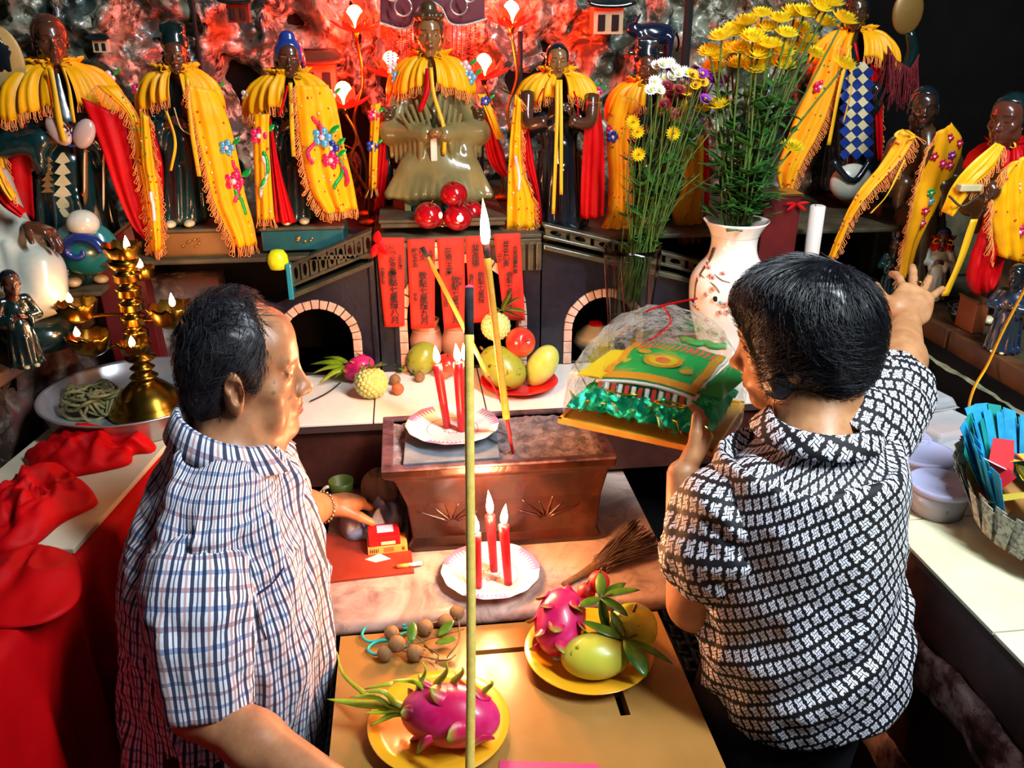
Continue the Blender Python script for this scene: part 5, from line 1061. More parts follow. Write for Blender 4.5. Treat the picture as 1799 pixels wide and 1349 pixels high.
def fringe(t, P, L=.02, d=(0, 0, -1), step=.0055, seed=0, lean=0.0, r=.0008):
    rs = np.random.default_rng(seed + 1); S = np.concatenate([[0], np.cumsum(np.linalg.norm(np.diff(P, axis=0), axis=1))]); n = max(3, int(S[-1] / step)); b = MB(); d = unit(d)
    for s in np.linspace(0, S[-1], n):
        p = A(*[np.interp(s, S, P[:, k]) for k in range(3)]); k = min(len(P) - 2, max(0, np.searchsorted(S, s) - 1)); tg = unit(P[k + 1] - P[k]); ln = L * rs.uniform(.75, 1.25); dd = unit(d + rs.normal(size=3) * .16 + tg * lean); sd = unit(tg - dd * np.dot(tg, dd) + 1e-6); w = .0028 * rs.uniform(.7, 1.3); y = A(0, -.002 - rs.uniform(0, .004), 0)
        b.tube([p, p + dd * ln * .5 + sd * w * .6 + y, p + dd * ln * .92 + sd * w + y, p + dd * ln + y, p + dd * ln * .92 - sd * w + y, p + dd * ln * .5 - sd * w * .6 + y, p - sd * .001], r, 4, cap=False)
    o = b.build('fringe', m_fringe, t); o['kind'] = 'stuff'; return o
def capelet(t, neck, f, wl, wd, drop, m, seed=0, gap=.16, fr=True, r0=.03, lift=.012):
    """short gathered cape over the shoulders, tied in front, with a standing ruffle at the neck"""
    f, l, u = face_frame(f); N = 150; th = np.linspace(gap, 2 * math.pi - gap, N); rows = 15; P = np.zeros((rows, N, 3)); ph = 1.3 * np.sin(th * 3 + seed) + .7 * np.sin(th * 8 + 2 * seed)
    for i in range(rows):
        s = (i - 2) / (rows - 3); e = math.sin(max(0, s) * math.pi / 2); g = 1 - math.cos(max(0, s) * math.pi / 2); am = .13 * (1 - .55 * max(0, s)); ruf = 1 + am * np.sin(th * 15 + ph) + .05 * np.sin(th * 33 + seed * 3 + ph) + .06 * np.sin(th * 5 + seed)
        k = .62 + .48 * np.abs(np.sin(th)) ** 1.2; a = r0 + (wl - r0) * e + (.006 if i < 2 else 0) * (2 - i); d = r0 + (wd - r0) * e + (.006 if i < 2 else 0) * (2 - i)
        z = (lift + .006 * (2 - i)) if i < 2 else lift * (1 - max(0, s)) - drop * 1.25 * g * k
        P[i] = neck + (np.cos(th) * d * ruf)[:, None] * f + (np.sin(th) * a * ruf)[:, None] * l; P[i, :, 2] += z + .0035 * np.sin(th * 15 + ph + 1.2) * max(.4, s) + .004 * perlin(np.stack([np.cos(th) * 4, np.sin(th) * 4, np.full(N, s * 4 + seed)], -1))
    MB().grid(P).build('capelet', m, t, solid=.0012)
    MB().tube(P[2, ::4], .004, 6).build('neck_cord', m, t)
    for q in (1, -1):
        c0 = P[2, 0 if q > 0 else -1] + f * .004; MB().tube(spline([c0, c0 + l * q * .016 + A(0, 0, .008) + f * .004, c0 + l * q * .022 + A(0, 0, -.004) + f * .004, c0], 12), .0035, 6, flat=.4).build('bow_loop', m_ribb, t)
    if fr: fringe(t, P[-1, :60], .018, (0, 0, -1), .006, seed); fringe(t, P[-1, 90:], .018, (0, 0, -1), .006, seed + 3)
    if P.shape[1] == N: P = P[np.linspace(0, rows - 1, 12).astype(int)][:, np.linspace(0, N - 1, 110).astype(int)]
    return P
def tie(t, pts, Y, off, w, m=None):
    c = spline(P3(pts, Y, off), 20); sd = A(1, 0, 0) * w / 2; P = np.stack([c - sd, c + sd], 1); P[:, 0, 1] += .002 * np.sin(np.linspace(0, 7, 20)); MB().grid(P).build('ribbon', m or m_ribb, t, solid=.0008)
    return c
def applique(t, p, r, col, leafs=True, n=5):
    r = r * 1.25
    for k in range(n): a = k / n * 6.283; MB().ell(p + A(math.cos(a) * r * .62, -.002, math.sin(a) * r * .62), (r * .42, r * .22, r * .42), 6, 8).build('petal', SEQ[col], t)
    MB().ell(p + A(0, -.004, 0), r * .3, 6, 8).build('bead', SEQ['pearl'], t)
    if leafs: MB().leaf(p + A(r * .8, -.001, r * .4), A(.8, 0, .6), A(0, -1, 0), r * 1.3, r * .6, .2).build('leaf', SEQ['green'], t, solid=.001)
def scatter(t, P, n, cols, seed, edge=False, r=.0022):
    rs = np.random.default_rng(seed); N = P.shape
    for ci, c in enumerate(cols):
        b = MB()
        for k in range(n):
            i, j = rs.integers(2, N[0] - 1), (rs.integers(1, N[1] - 1) if not edge else (2 if rs.random() < .5 else N[1] - 3)); b.ell(P[i, j] + A(0, -.002, 0), r * rs.uniform(.7, 1.3), 5, 7)
        o = b.build('sequins', SEQ[c], t); o['kind'] = 'stuff'
def swirl(t, P, col, i0, i1, j, amp, r=.0048):
    pts = [P[i, int(np.clip(j + amp * math.sin((i - i0) * .5), 0, P.shape[1] - 1))] + A(0, -.003, 0) for i in range(i0, i1)]; b = MB()
    for p in spline(pts, 22): b.ell(p, r, 5, 7)
    o = b.build('beadwork', SEQ[col], t); o['kind'] = 'stuff'
def beads(t, pts, Y, off, m, r=.0016, n=26, name='bead_string'):
    b = MB()
    for p in spline(P3(pts, Y, off), n): b.ell(p, r, 5, 6)
    o = b.build(name, m, t); o['kind'] = 'stuff'
def pedestal(name, label, px0, px1, py0, py1, Y, depth, m, cat='pedestal'):
    a, b = on_y(px0, py1, Y), on_y(px1, py1, Y); z1 = on_y((px0 + px1) / 2, py0, Y)[2]; z0 = a[2]; return a, b, z0, z1
def snap(p, z): return A(p[0], p[1], z)

def build_statues():
    # 1 big robed monk with fan, far left
    Y = 2.10; base = snap(on_y(140, 462, Y), 1.385); nk = on_y(95, 112, Y); f = unit(A(.45, -.9, 0)); t = thing('statue', 'large shaven-headed statue in dark green robe with tree motifs, fan in hand, far left', 'statue', base, 'caped temple statues')
    q, H, R = statue_body(t, base, nk, f, m_teal, fat=1.12); statue_head(t, on_y(88, 72, Y - .02), .098, f, m_sk, 'none' if False else 'skull', m_sk)
    b = on_y(140, 462, Y)
    zpl = lambda px, py, o: on_y(px, py, Y - o)
    for (px, py0, py1, w, m) in ((110, 268, 385, .022, m_cream), (84, 275, 340, .014, m_skg)):      # tree motifs
        pts = []; n = 6
        for k in range(n): pts += [(w * (.55 + .1 * k) * .5 * .35, k / n), (w * (.7 + .06 * k), (k + .8) / n)]
        z1, z0 = zpl(px, py0, .075), zpl(px, py1, .075); V = [z1 + (z0 - z1) * s + A(x * sg, 0, 0) for sg in (-1, 1) for (x, s) in pts]; m_ = len(pts); Fc = [(i, i + 1, m_ + i + 1, m_ + i) for i in range(m_ - 1)]; MB().add(V, Fc).build('tree_motif', m, t, False, solid=.004)
    for (px, py0, py1, w, m, o) in ((150, 262, 360, .026, m_skg, .075), (149, 268, 345, .012, m_cream, .082), (182, 270, 370, .012, m_cream, .06)):
        c0, c1 = zpl(px, py0, o), zpl(px, py1, o); MB().tube(spline([c0, (c0 + c1) / 2, c1], 10), w * np.array([.5, .7, .8, .8, .8, .8, .8, .8, .7, .35]) * .62, 10, flat=.3).build('sash_panel', m, t)
    for px, py in ((103, 230), (148, 235)): MB().ell(zpl(px, py, .085), (.022, .012, .034), 10, 14, rotm((0, 1, 0), .5 if px < 120 else -.5)).build('sleeve_cuff', mat('pink_glaze', '#b39a92', .25, coat=.5), t)
    MB().tube([zpl(125, 245, .085) + A(.014 * math.cos(a), 0, .014 * math.sin(a)) for a in np.linspace(0, 6.2, 14)], .003, 6).build('belt_ring', m_blue, t)
    P = capelet(t, nk + A(0, 0, -.012), f, .125, .085, .075, m_yel, 1, r0=.042); applique(t, P[7, 28], .014, 'pearl'); applique(t, P[8, 34], .012, 'green'); applique(t, P[7, 80], .012, 'pearl')
    # fan and shell in the left hand
    c = on_y(4, 108, Y - .06); MB().ell(c, (.045, .006, .07), 14, 20).build('fan', mat('fan_cream', '#b99a62', .4, col2='#a5854c', scale=14), t); MB().ell(c + A(.004, -.006, .012), (.018, .003, .034), 10, 14, fn=lambda D: 1 + .2 * np.sin(np.arctan2(D[..., 2], D[..., 0]) * 5)).build('fan_patch', m_blk, t); MB().tube([c - A(0, 0, .068), c - A(-.012, 0, .12)], .007, 8).build('fan_handle', m_blk, t); MB().ell(on_y(28, 185, Y - .065), (.030, .014, .036), 12, 16).build('shell', mat('shell_ochre', '#a08a52', .25, coat=.5), t)
    panel(t, 'cape_panel', m_cred, [(142, 171), (178, 256), (199, 320), (228, 388), (262, 428)], [(228, 206), (245, 285), (263, 356), (272, 395), (276, 428)], Y, .075, .06, seed=1)
    Pp, _ = panel(t, 'cape_border', m_yel, [(170, 150), (228, 206), (243, 285), (258, 356), (268, 440)], [(205, 150), (240, 200), (257, 285), (268, 340), (281, 440)], Y, .08, .07, wave=.003); fringe(t, Pp[:, 0], .022, (-.5, 0, -1), seed=2); fringe(t, Pp[:, -1], .018, (.3, 0, -1), seed=4); scatter(t, Pp, 7, ('red', 'green', 'pearl'), 3)
    panel(t, 'cape_panel', m_cred, [(-25, 205), (-25, 300), (5, 360)], [(45, 212), (56, 300), (62, 385)], Y, .05, .06, seed=3); Pp, _ = panel(t, 'cape_border', m_yel, [(-25, 215), (-20, 300), (-5, 350)], [(0, 225), (12, 300), (26, 358)], Y, .07, .075, wave=.003); fringe(t, Pp[:, -1], .02, (.3, 0, -1), seed=5)
    tie(t, [(88, 120), (97, 170), (112, 250)], Y, [.09, .10, .10], .012); tie(t, [(110, 118), (122, 160), (130, 215)], Y, [.09, .10, .10], .007); tie(t, [(92, 130), (98, 180), (103, 228)], Y, [.088, .095, .095], .006, m_cred)
    # 2 small figure with tall hat
    Y = 2.07; base = snap(on_y(322, 394, Y), on_y(341, 402, 2.0)[2]); nk = on_y(312, 132, Y); f = unit(A(.1, -1, 0)); t = thing('statue', 'dark teal statue with green cap on the brown box, long yellow cape', 'statue', base, 'caped temple statues')
    q, H, R = statue_body(t, base, nk, f, m_teal, arms='front'); statue_head(t, on_y(309, 98, Y - .015), .078, f, m_sk, 'hat', m_dgreen); P = capelet(t, nk, f, .085, .06, .05, m_yel, 2, r0=.032); applique(t, P[8, 26], .011, 'pink'); applique(t, P[8, 85], .011, 'pink')
    Pp, _ = panel(t, 'cape_panel', m_yel, [(331, 149), (342, 213), (359, 285), (377, 356), (400, 405), (412, 434)], [(377, 157), (402, 213), (416, 270), (431, 342), (445, 391), (452, 427)], Y, .085, .06, seed=2, rows=34); fringe(t, Pp[:, 0], .02, (-.6, 0, -1), seed=6); fringe(t, Pp[-1], .024, seed=7); scatter(t, Pp, 14, ('red', 'pearl', 'pink'), 5, True); applique(t, Pp[12, 10], .014, 'blue'); applique(t, Pp[19, 10], .018, 'pink'); swirl(t, Pp, 'green', 21, 27, 10, 2); swirl(t, Pp, 'pink', 15, 24, 11, 2)
    Pp, _ = panel(t, 'cape_border', m_yel, [(246, 195), (249, 278), (256, 320), (265, 391), (272, 441)], [(262, 205), (272, 290), (279, 330), (283, 391), (284, 436)], Y, .07, .075, wave=.003); fringe(t, Pp[:, -1], .016, (.4, 0, -1), seed=8); fringe(t, Pp[-1], .02, seed=18); scatter(t, Pp, 6, ('red', 'pearl', 'green'), 6); swirl(t, Pp, 'pearl', 14, 20, 6, 2); panel(t, 'cape_panel', m_cred, [(262, 215), (272, 290), (279, 330), (283, 391)], [(268, 218), (285, 285), (287, 340), (285, 395)], Y, .06, .05)
    tie(t, [(328, 135), (333, 200), (350, 310)], Y, [.08, .095, .095], .009); tie(t, [(292, 195), (308, 250), (300, 300)], Y, [.075, .085, .085], .006); beads(t, [(306, 190), (318, 225), (338, 238)], Y, .08, m_cream)
    # 3 figure on the teal box
    Y = 2.07; base = snap(on_y(520, 388, Y), on_y(534, 398, 2.0)[2]); nk = on_y(509, 140, Y); t = thing('statue', 'blue hooded statue on the teal box, wide embroidered yellow cape', 'statue', base, 'caped temple statues')
    q, H, R = statue_body(t, base, nk, f, m_dgreen); statue_head(t, on_y(508, 104, Y - .015), .082, f, m_sk, 'veil', m_blue); P = capelet(t, nk, f, .095, .065, .055, m_yel, 3, r0=.034); applique(t, P[8, 24], .012, 'pearl'); applique(t, P[8, 84], .012, 'pearl')
    Pp, _ = panel(t, 'cape_panel', m_yel, [(520, 150), (524, 215), (531, 275), (545, 335), (570, 374)], [(577, 149), (594, 199), (605, 256), (619, 313), (629, 366)], Y, .09, .06, seed=4, rows=34, cols=20, wave=.008); fringe(t, Pp[:, 0], .022, (-.5, 0, -1), seed=9); fringe(t, Pp[-1], .018, seed=10); scatter(t, Pp, 16, ('red', 'pearl', 'pink'), 7); applique(t, Pp[13, 10], .018, 'blue'); applique(t, Pp[16, 13], .015, 'navy'); applique(t, Pp[19, 12], .016, 'pink'); swirl(t, Pp, 'pink', 8, 20, 7, 4); swirl(t, Pp, 'green', 18, 27, 14, 3); swirl(t, Pp, 'pink', 20, 27, 16, 2)
    Pp, _ = panel(t, 'cape_panel', m_yel, [(445, 200), (445, 249), (448, 320), (452, 384)], [(473, 200), (473, 256), (477, 320), (482, 384)], Y, .07, .08, seed=5, wave=.004); fringe(t, Pp[-1], .018, seed=11); applique(t, Pp[5, 5], .016, 'pink'); swirl(t, Pp, 'pearl', 10, 20, 8, 3); swirl(t, Pp, 'green', 9, 18, 9, 3); scatter(t, Pp, 5, ('pearl', 'red'), 9)
    panel(t, 'cape_panel', m_cred, [(473, 206), (475, 256), (479, 320), (484, 390)], [(476, 206), (491, 290), (512, 365), (521, 390)], Y, .065, .06, seed=6); tie(t, [(510, 145), (512, 200), (516, 275)], Y, [.085, .095, .095], .009); tie(t, [(505, 150), (498, 180), (490, 205)], Y, [.085, .09, .09], .006, m_cred)
    # 4 the central seated goddess
    Y = 2.215; base = snap(on_y(780, 376, Y), on_y(778, 384, 2.0)[2]); nk = on_y(757, 108, Y); t = thing('statue', 'central seated goddess in glossy olive robe, gold-beaded headdress behind her', 'statue', base, 'caped temple statues'); K = nk[2] - base[2]; f, l, u = face_frame(A(-.02, -1, 0)); R = np.array([f, l, u]); c = lambda px, py, o=0: on_y(px, py, Y - o)
    g = SDF(base - A(.16, .22, .01), base + A(.15, .14, K + .04), .0028)
    g.cone(c(764, 250), c(758, 165), .082, .062, .03, sq=(f, .75)); g.cone(c(716, 158), c(800, 158), .026, .026, .03); g.cone(c(757, 150), c(757, 108), .032, .024, .02)
    P0 = c(772, 262, .05); g.box(P0 + A(0, 0, -.005), (.06, .082, .03), R, .025, .03)                                   # lap
    for k in range(13): px = 700 + k * 12; o_ = .135 - .02 * ((k - 6) / 6) ** 2; g.cone(c(px * .55 + 772 * .45, 262, o_ - .035), c(772 + (px - 772) * 1.22, 342, o_), .018, .013, .006)   # skirt front
    g.box(c(772, 318, .05), (.075, .088, .055), R, .02, .03); g.cone(c(684, 343, .125), c(862, 343, .125), .005, .005, .008)    # hem roll
    for sg, (sx, sy), (ex, ey), (hx, hy) in ((-1, (708, 165), (690, 232), (748, 236)), (1, (808, 165), (838, 232), (782, 236))):
        S_, E_, H_ = c(sx, sy), c(ex, ey, .045), c(hx, hy, .115); g.cone(S_, E_, .027, .032, .02); g.cone(E_, H_, .032, .022, .015); dn = A(0, 0, -1)
        for k in range(7): q = E_ * (1 - k / 7) + H_ * (k / 7); g.cone(q + A(0, -.012, 0), q + A(sg * .004, -.012, -.055 - .012 * math.sin(k * 1.3)), .0115, .006, .003)     # hanging sleeve
        for k in range(5): g.cone(c(757 + sg * (16 + k * 9), 170 + k * 8, .066 + .004 * k), c(762 + sg * (6 + k * 9), 226, .108), .005, .005, .003)      # folds towards the hands
        g.cone(c(757 + sg * 30, 140, .04), c(757, 205, .085), .006, .006, .006)                                     # crossed collar
    sdf_obj('robe', g, m_olive, t); statue_head(t, c(754, 62, .02), .098, f, m_skg, 'crown', m_brown)
    MB().tube(spline([c(757, 238, .135), c(765, 232, .14), c(772, 238, .135)], 6), .011, 8).build('clasped_hands', m_skg, t); MB().box(c(762, 262, .128) - A(.008, .003, .028), c(762, 262, .128) + A(.008, .003, .028)).build('sash', m_white, t, False, bevel=.002)
    for px in (745, 785): MB().box(c(px, 375, .10) - A(.016, .03, .008), c(px, 375, .10) + A(.016, .02, .03)).build('shoe', m_teal, t, bevel=.008)
    for k in range(9): MB().box(c(716 + k * 14, 356, .118) - A(.008, .006, .020), c(716 + k * 14, 356, .118) + A(.008, .002, .010)).build('hem_pleat', m_teal if k % 2 else m_olive, t, False, bevel=.002)
    for px in (683, 842):                                    # lion-head armrests of the throne
        a = c(px, 200, .05); MB().tube([c(px, 375, .03), c(px, 215, .045)], .012, 10).build('throne_post', m_dgreen, t); g = SDF(a - A(.04, .05, .04), a + A(.04, .05, .04), .0022); g.ell(a, .018, None, .006); g.ell(a + A(0, -.014, -.004), (.013, .012, .010), None, .006); g.ell(a + A(0, -.024, -.008), (.008, .008, .004), None, .003, True)
        for s in (-1, 1): g.ell(a + A(s * .008, -.014, .010), .005, None, .002); g.ell(a + A(s * .014, 0, .014), .006, None, .004)
        sdf_obj('lion_head', g, m_brown, t)
    P = capelet(t, nk + A(0, 0, -.006), f, .10, .07, .052, m_yel, 4, r0=.034, gap=.12, lift=.02); applique(t, P[8, 22], .014, 'blue'); applique(t, P[7, 28], .014, 'pearl'); applique(t, P[8, 88], .014, 'blue'); applique(t, P[7, 82], .013, 'pearl'); applique(t, P[9, 33], .009, 'pink')
    panel(t, 'cape_panel', m_cred, [(672, 180), (666, 256), (660, 345), (655, 372)], [(684, 190), (685, 270), (678, 345), (676, 382)], Y, .05, .04); Pp, _ = panel(t, 'cape_border', m_yel, [(652, 185), (649, 260), (648, 334)], [(669, 180), (665, 250), (662, 331)], Y, .055, .06, wave=.003); fringe(t, Pp[-1], .018, seed=12); applique(t, Pp[3, 4], .012, 'pink'); applique(t, Pp[12, 4], .012, 'navy'); scatter(t, Pp, 5, ('pearl', 'red'), 10)
    panel(t, 'cape_panel', m_cred, [(848, 185), (852, 256), (862, 290), (884, 312)], [(862, 190), (873, 235), (886, 270), (892, 305)], Y, .05, .04); Pp, _ = panel(t, 'cape_border', m_yel, [(838, 165), (852, 195), (872, 245)], [(852, 165), (866, 195), (883, 240)], Y, .06, .055, wave=.003); fringe(t, Pp[:, -1], .016, (.4, 0, -1), seed=13); applique(t, Pp[4, 8], .010, 'navy')
    tie(t, [(757, 118), (762, 165), (780, 225), (780, 272)], Y, [.08, .10, .125, .13], .009); tie(t, [(752, 120), (750, 160), (738, 195)], Y, [.078, .09, .095], .013, m_cred); beads(t, [(712, 165), (728, 172), (740, 160), (741, 190)], Y, .085, m_gold)
    # beaded headdress canopy behind the head
    k = on_y(757, 60, Y + .05); t2 = thing('beaded_canopy', 'dark red beaded canopy with silver edging above the central goddess', 'canopy', on_y(757, -40, Y + .04)); arc = spline(P3([(668, 40), (700, 50), (720, 46), (733, 18), (754, 3), (775, 14), (790, 40), (815, 44), (852, 34)], Y, -.02), 60); top = spline(P3([(668, -20), (690, -40), (757, -60), (830, -40), (850, -20)], Y, -.05), 60); Pc = top[:, None] * (1 - np.linspace(0, 1, 8))[None, :, None] + arc[:, None] * np.linspace(0, 1, 8)[None, :, None]; MB().grid(Pc).build('velvet', mat('dark_red_velvet', '#5a0a1c', .7, sheen=.5), t2, solid=.002)
    b = MB()
    for p in spline(arc, 90): b.ell(p + A(0, -.003, 0), .0036, 5, 7)
    b.build('silver_beading', mat('silver_bead', '#c9c4c0', .2, .7), t2)['kind'] = 'stuff'
    for px, py, r in ((708, 12, .020), (806, 10, .020), (690, -10, .014), (825, -8, .014)): MB().tube([on_y(px, py, Y + .0) + A(r * math.cos(a), -.004, r * math.sin(a)) for a in np.linspace(0, 6.283, 20)], .0024, 6).build('beaded_spiral', mat('silver_bead', '#c9c4c0', .2, .7), t2)
    for px in (682, 690, 698, 706, 714, 722, 795, 803, 811, 819, 827, 835):
        b = MB(); y0 = 44; y1 = 92 + (px * 7 % 26)
        for p in spline([on_y(px, y0, Y + .02), on_y(px, y1, Y + .02)], 14): b.ell(p, .0026, 5, 6)
        b.build('bead_strand', mat('ruby_bead', '#9a1424', .2, coat=.5), t2)['kind'] = 'stuff'
    # 5 black-robed figure
    Y = 2.10; base = snap(on_y(985, 395, Y), 1.473); nk = on_y(981, 136, Y); f = unit(A(-.05, -1, 0)); t = thing('statue', 'black-robed statue with flat hair right of the goddess, arms bare, long red cape', 'statue', base, 'caped temple statues')
    q, H, R = statue_body(t, base, nk, f, m_blk, 'black_robe', arms='bare', skin=m_sk); statue_head(t, on_y(979, 108, Y - .015), .074, f, m_skg, 'cap', m_blk); P = capelet(t, nk, f, .095, .06, .045, m_yel, 5, r0=.03); applique(t, P[9, 36], .011, 'violet'); applique(t, P[9, 32], .009, 'pink')
    for pts in (((926, 165), (928, 215), (960, 213)), ((1040, 170), (1035, 215), (1000, 212))): MB().tube(spline(P3(pts, Y, [.05, .085, .10]), 12), np.linspace(.019, .012, 12), 10).build('forearm', m_sk, t)
    Pp, _ = panel(t, 'cape_panel', m_yel, [(905, 165), (896, 240), (892, 320), (890, 402)], [(915, 175), (918, 290), (938, 350), (942, 398)], Y, .075, .08, seed=7); fringe(t, Pp[:, -1], .018, (.5, 0, -1), seed=14); fringe(t, Pp[-1], .012, seed=24); scatter(t, Pp, 7, ('pink', 'pearl', 'red'), 11); swirl(t, Pp, 'pearl', 11, 18, 6, 3)
    panel(t, 'cape_panel', m_cred, [(916, 190), (920, 280), (940, 345), (945, 392)], [(924, 195), (938, 280), (948, 342), (952, 390)], Y, .06, .05); panel(t, 'cape_panel', m_cred, [(1030, 176), (1025, 249), (1021, 320), (1020, 384)], [(1053, 181), (1061, 249), (1062, 320), (1060, 378)], Y, .075, .06, seed=9)
    tie(t, [(979, 140), (978, 230), (972, 376)], Y, [.07, .10, .10], .008); tie(t, [(985, 140), (986, 230), (986, 342)], Y, [.07, .10, .10], .008); tie(t, [(955, 155), (946, 172), (940, 188)], Y, [.07, .08, .08], .004, m_cred); tie(t, [(1008, 160), (1014, 180), (1016, 205)], Y, [.07, .09, .09], .004, m_cred); beads(t, [(1030, 165), (1034, 180), (1056, 180)], Y, .085, m_gold, n=16)
    # 6 hooded figure behind the flowers
    Y = 2.16; base = snap(on_y(1140, 400, Y), 1.473); nk = on_y(1137, 152, Y); t = thing('statue', 'statue with dark blue hat standing behind the mixed daisies', 'statue', base, 'caped temple statues'); q, H, R = statue_body(t, base, nk, f, m_dgreen); statue_head(t, on_y(1134, 120, Y - .015), .08, f, m_sk, 'hat', m_blk); P = capelet(t, nk, f, .095, .06, .05, m_yel2, 6, r0=.034)
    Pp, _ = panel(t, 'cape_panel', m_yel2, [(1085, 165), (1066, 230), (1070, 310), (1066, 380), (1043, 418)], [(1116, 175), (1106, 231), (1104, 320), (1106, 384), (1102, 416)], Y, .07, .085, seed=10, rows=30); fringe(t, Pp[:, -1], .018, (.6, 0, -1), seed=15); fringe(t, Pp[-1], .022, seed=16); scatter(t, Pp, 12, ('red', 'pink', 'green'), 13); applique(t, Pp[8, 3], .012, 'navy'); applique(t, Pp[7, 2], .010, 'pink')
    Pp, _ = panel(t, 'cape_panel', m_yel2, [(1195, 260), (1200, 330), (1180, 370), (1195, 412)], [(1236, 235), (1234, 330), (1232, 380), (1230, 410)], Y, .06, .05, seed=11); fringe(t, Pp[-1], .02, seed=17); scatter(t, Pp, 6, ('pink', 'green'), 14); panel(t, 'cape_panel', m_cred, [(1236, 235), (1237, 330), (1232, 410)], [(1244, 240), (1246, 330), (1240, 412)], Y, .045, .03)
    # 7 tall warrior with diamond apron
    Y = 2.30; base = snap(on_y(1500, 338, Y), 1.501); nk = on_y(1503, 62, Y); f = unit(A(-.35, -.93, 0)); t = thing('statue', 'tall statue with blue and cream diamond apron holding a round fan, upper right', 'statue', base, 'caped temple statues'); q, H, R = statue_body(t, base, nk, f, m_dgreen, fat=1.05); statue_head(t, on_y(1503, 22, Y - .02), .09, f, m_brown, 'crown', m_blk)
    o = .085
    for r in range(16):
        for c_ in range(3):
            px, py = 1484 + c_ * 21 + (0 if r % 2 else 10.5), 118 + r * 10.2
            if px > 1534: continue
            p = on_y(px, py, Y - o); w = .0158; MB().add([p + A(-w, 0, 0), p + A(0, 0, -w * .92), p + A(w, 0, 0), p + A(0, 0, w * .92)], [(0, 1, 2, 3)]).build('diamond', m_cream if r % 2 == 0 else m_blue, t, False, solid=.004)
    MB().tube(spline([on_y(1462, 282, Y - o - .01), on_y(1498, 318, Y - o - .02), on_y(1530, 280, Y - o - .01)], 12), .009, 8).build('apron_border', m_blk, t); MB().ell(on_y(1495, 320, Y - .075), (.06, .03, .05), 12, 18).build('under_robe', m_white, t)
    P = capelet(t, nk, f, .11, .075, .055, m_yel, 7, r0=.036); applique(t, P[8, 84], .014, 'pink'); applique(t, P[8, 78], .012, 'green'); Pp, _ = panel(t, 'cape_panel', m_yel2, [(1452, 75), (1420, 149), (1380, 249), (1364, 302), (1371, 335)], [(1476, 80), (1467, 157), (1442, 228), (1407, 295), (1389, 342)], Y, .06, .09, seed=12, rows=30); fringe(t, Pp[:, -1], .02, (.7, 0, -1), seed=19); fringe(t, Pp[-1], .016, seed=29); scatter(t, Pp, 9, ('pink', 'green', 'red'), 15); applique(t, Pp[8, 5], .014, 'pink'); tie(t, [(1494, 80), (1474, 160), (1456, 255)], Y, [.09, .11, .11], .010); tie(t, [(1494, 82), (1496, 150), (1482, 215)], Y, [.09, .11, .11], .004); tie(t, [(1502, 75), (1506, 95), (1508, 108)], Y, [.09, .1, .1], .007, m_cred)
    MB().ell(on_y(1595, 20, Y - .07), (.042, .008, .055), 14, 20).build('fan', mat('fan_bronze', '#6a4a1c', .4, .3, col2='#7a5a28', scale=10), t); MB().tube(spline([on_y(1598, 55, Y - .07), on_y(1603, 90, Y - .06), on_y(1590, 125, Y - .05), on_y(1560, 130, Y - .03)], 12), np.linspace(.012, .022, 12), 10).build('sleeve_arm', m_dgreen, t); fringe(t, P3([(1560, 80), (1575, 105), (1600, 120), (1615, 95)], Y, .09), .10, (0, 0, -1), .003, 31, r=.001).data.materials[0] = mat('dark_red_thread', '#6a0a14', .8); Pp, _ = panel(t, 'cape_border', m_cred, [(1528, 110), (1535, 200), (1540, 285)], [(1545, 110), (1550, 200), (1548, 280)], Y, .05, .045); fringe(t, Pp[:, -1], .016, (.3, 0, -1), seed=32)
    # 8 bare-chested dark figure with long beard
    Y = 2.02; base = snap(on_y(1612, 505, Y), 1.297); nk = on_y(1622, 222, Y); f = unit(A(-.42, -.9, 0)); t = thing('statue', 'dark brown bald statue with beaded yellow cape above the reaching hand', 'statue', base, 'caped temple statues'); q, H, R = statue_body(t, base, nk, f, m_brown, fat=.95); statue_head(t, on_y(1622, 190, Y - .02), .092, f, mat('dark_brown_glaze', '#20130d', .3, coat=.3), 'skull', m_blk); MB().tube(spline([on_y(1632, 225, Y - .06), on_y(1630, 262, Y - .085), on_y(1620, 300, Y - .09)], 8), [.016, .018, .017, .015, .012, .009, .006, .002], 8, flat=.5).build('beard', m_brown, t)
    Pp, _ = panel(t, 'cape_panel', m_yel2, [(1584, 226), (1548, 285), (1502, 342), (1473, 402), (1452, 455)], [(1610, 240), (1585, 281), (1530, 338), (1499, 377), (1460, 458)], Y, .075, .09, seed=13, rows=32); fringe(t, Pp[:, -1], .022, (.6, 0, -1), seed=20); scatter(t, Pp, 10, ('red', 'violet', 'pink'), 16)
    Pp, _ = panel(t, 'cape_panel', m_yel2, [(1645, 232), (1624, 278), (1603, 356), (1585, 445), (1578, 490)], [(1672, 215), (1692, 250), (1678, 306), (1652, 359), (1617, 420), (1600, 474)], Y, .09, .06, seed=14, rows=34); fringe(t, Pp[:, 0], .022, (-.4, 0, -1), seed=21); fringe(t, Pp[12:20, -1], .02, (.3, 0, -1), seed=22)
    for i, j, c_ in ((3, 8, 'red'), (5, 11, 'red'), (7, 9, 'violet'), (8, 6, 'pink'), (9, 9, 'pink'), (14, 5, 'green'), (16, 6, 'blue'), (18, 5, 'red'), (21, 6, 'pink'), (6, 3, 'red')): applique(t, Pp[i, j], .009, c_, False)
    tie(t, [(1606, 238), (1588, 228), (1574, 238), (1590, 246), (1610, 240)], Y, .10, .012); tie(t, [(1590, 280), (1560, 340), (1530, 375)], Y, [.10, .11, .11], .005)
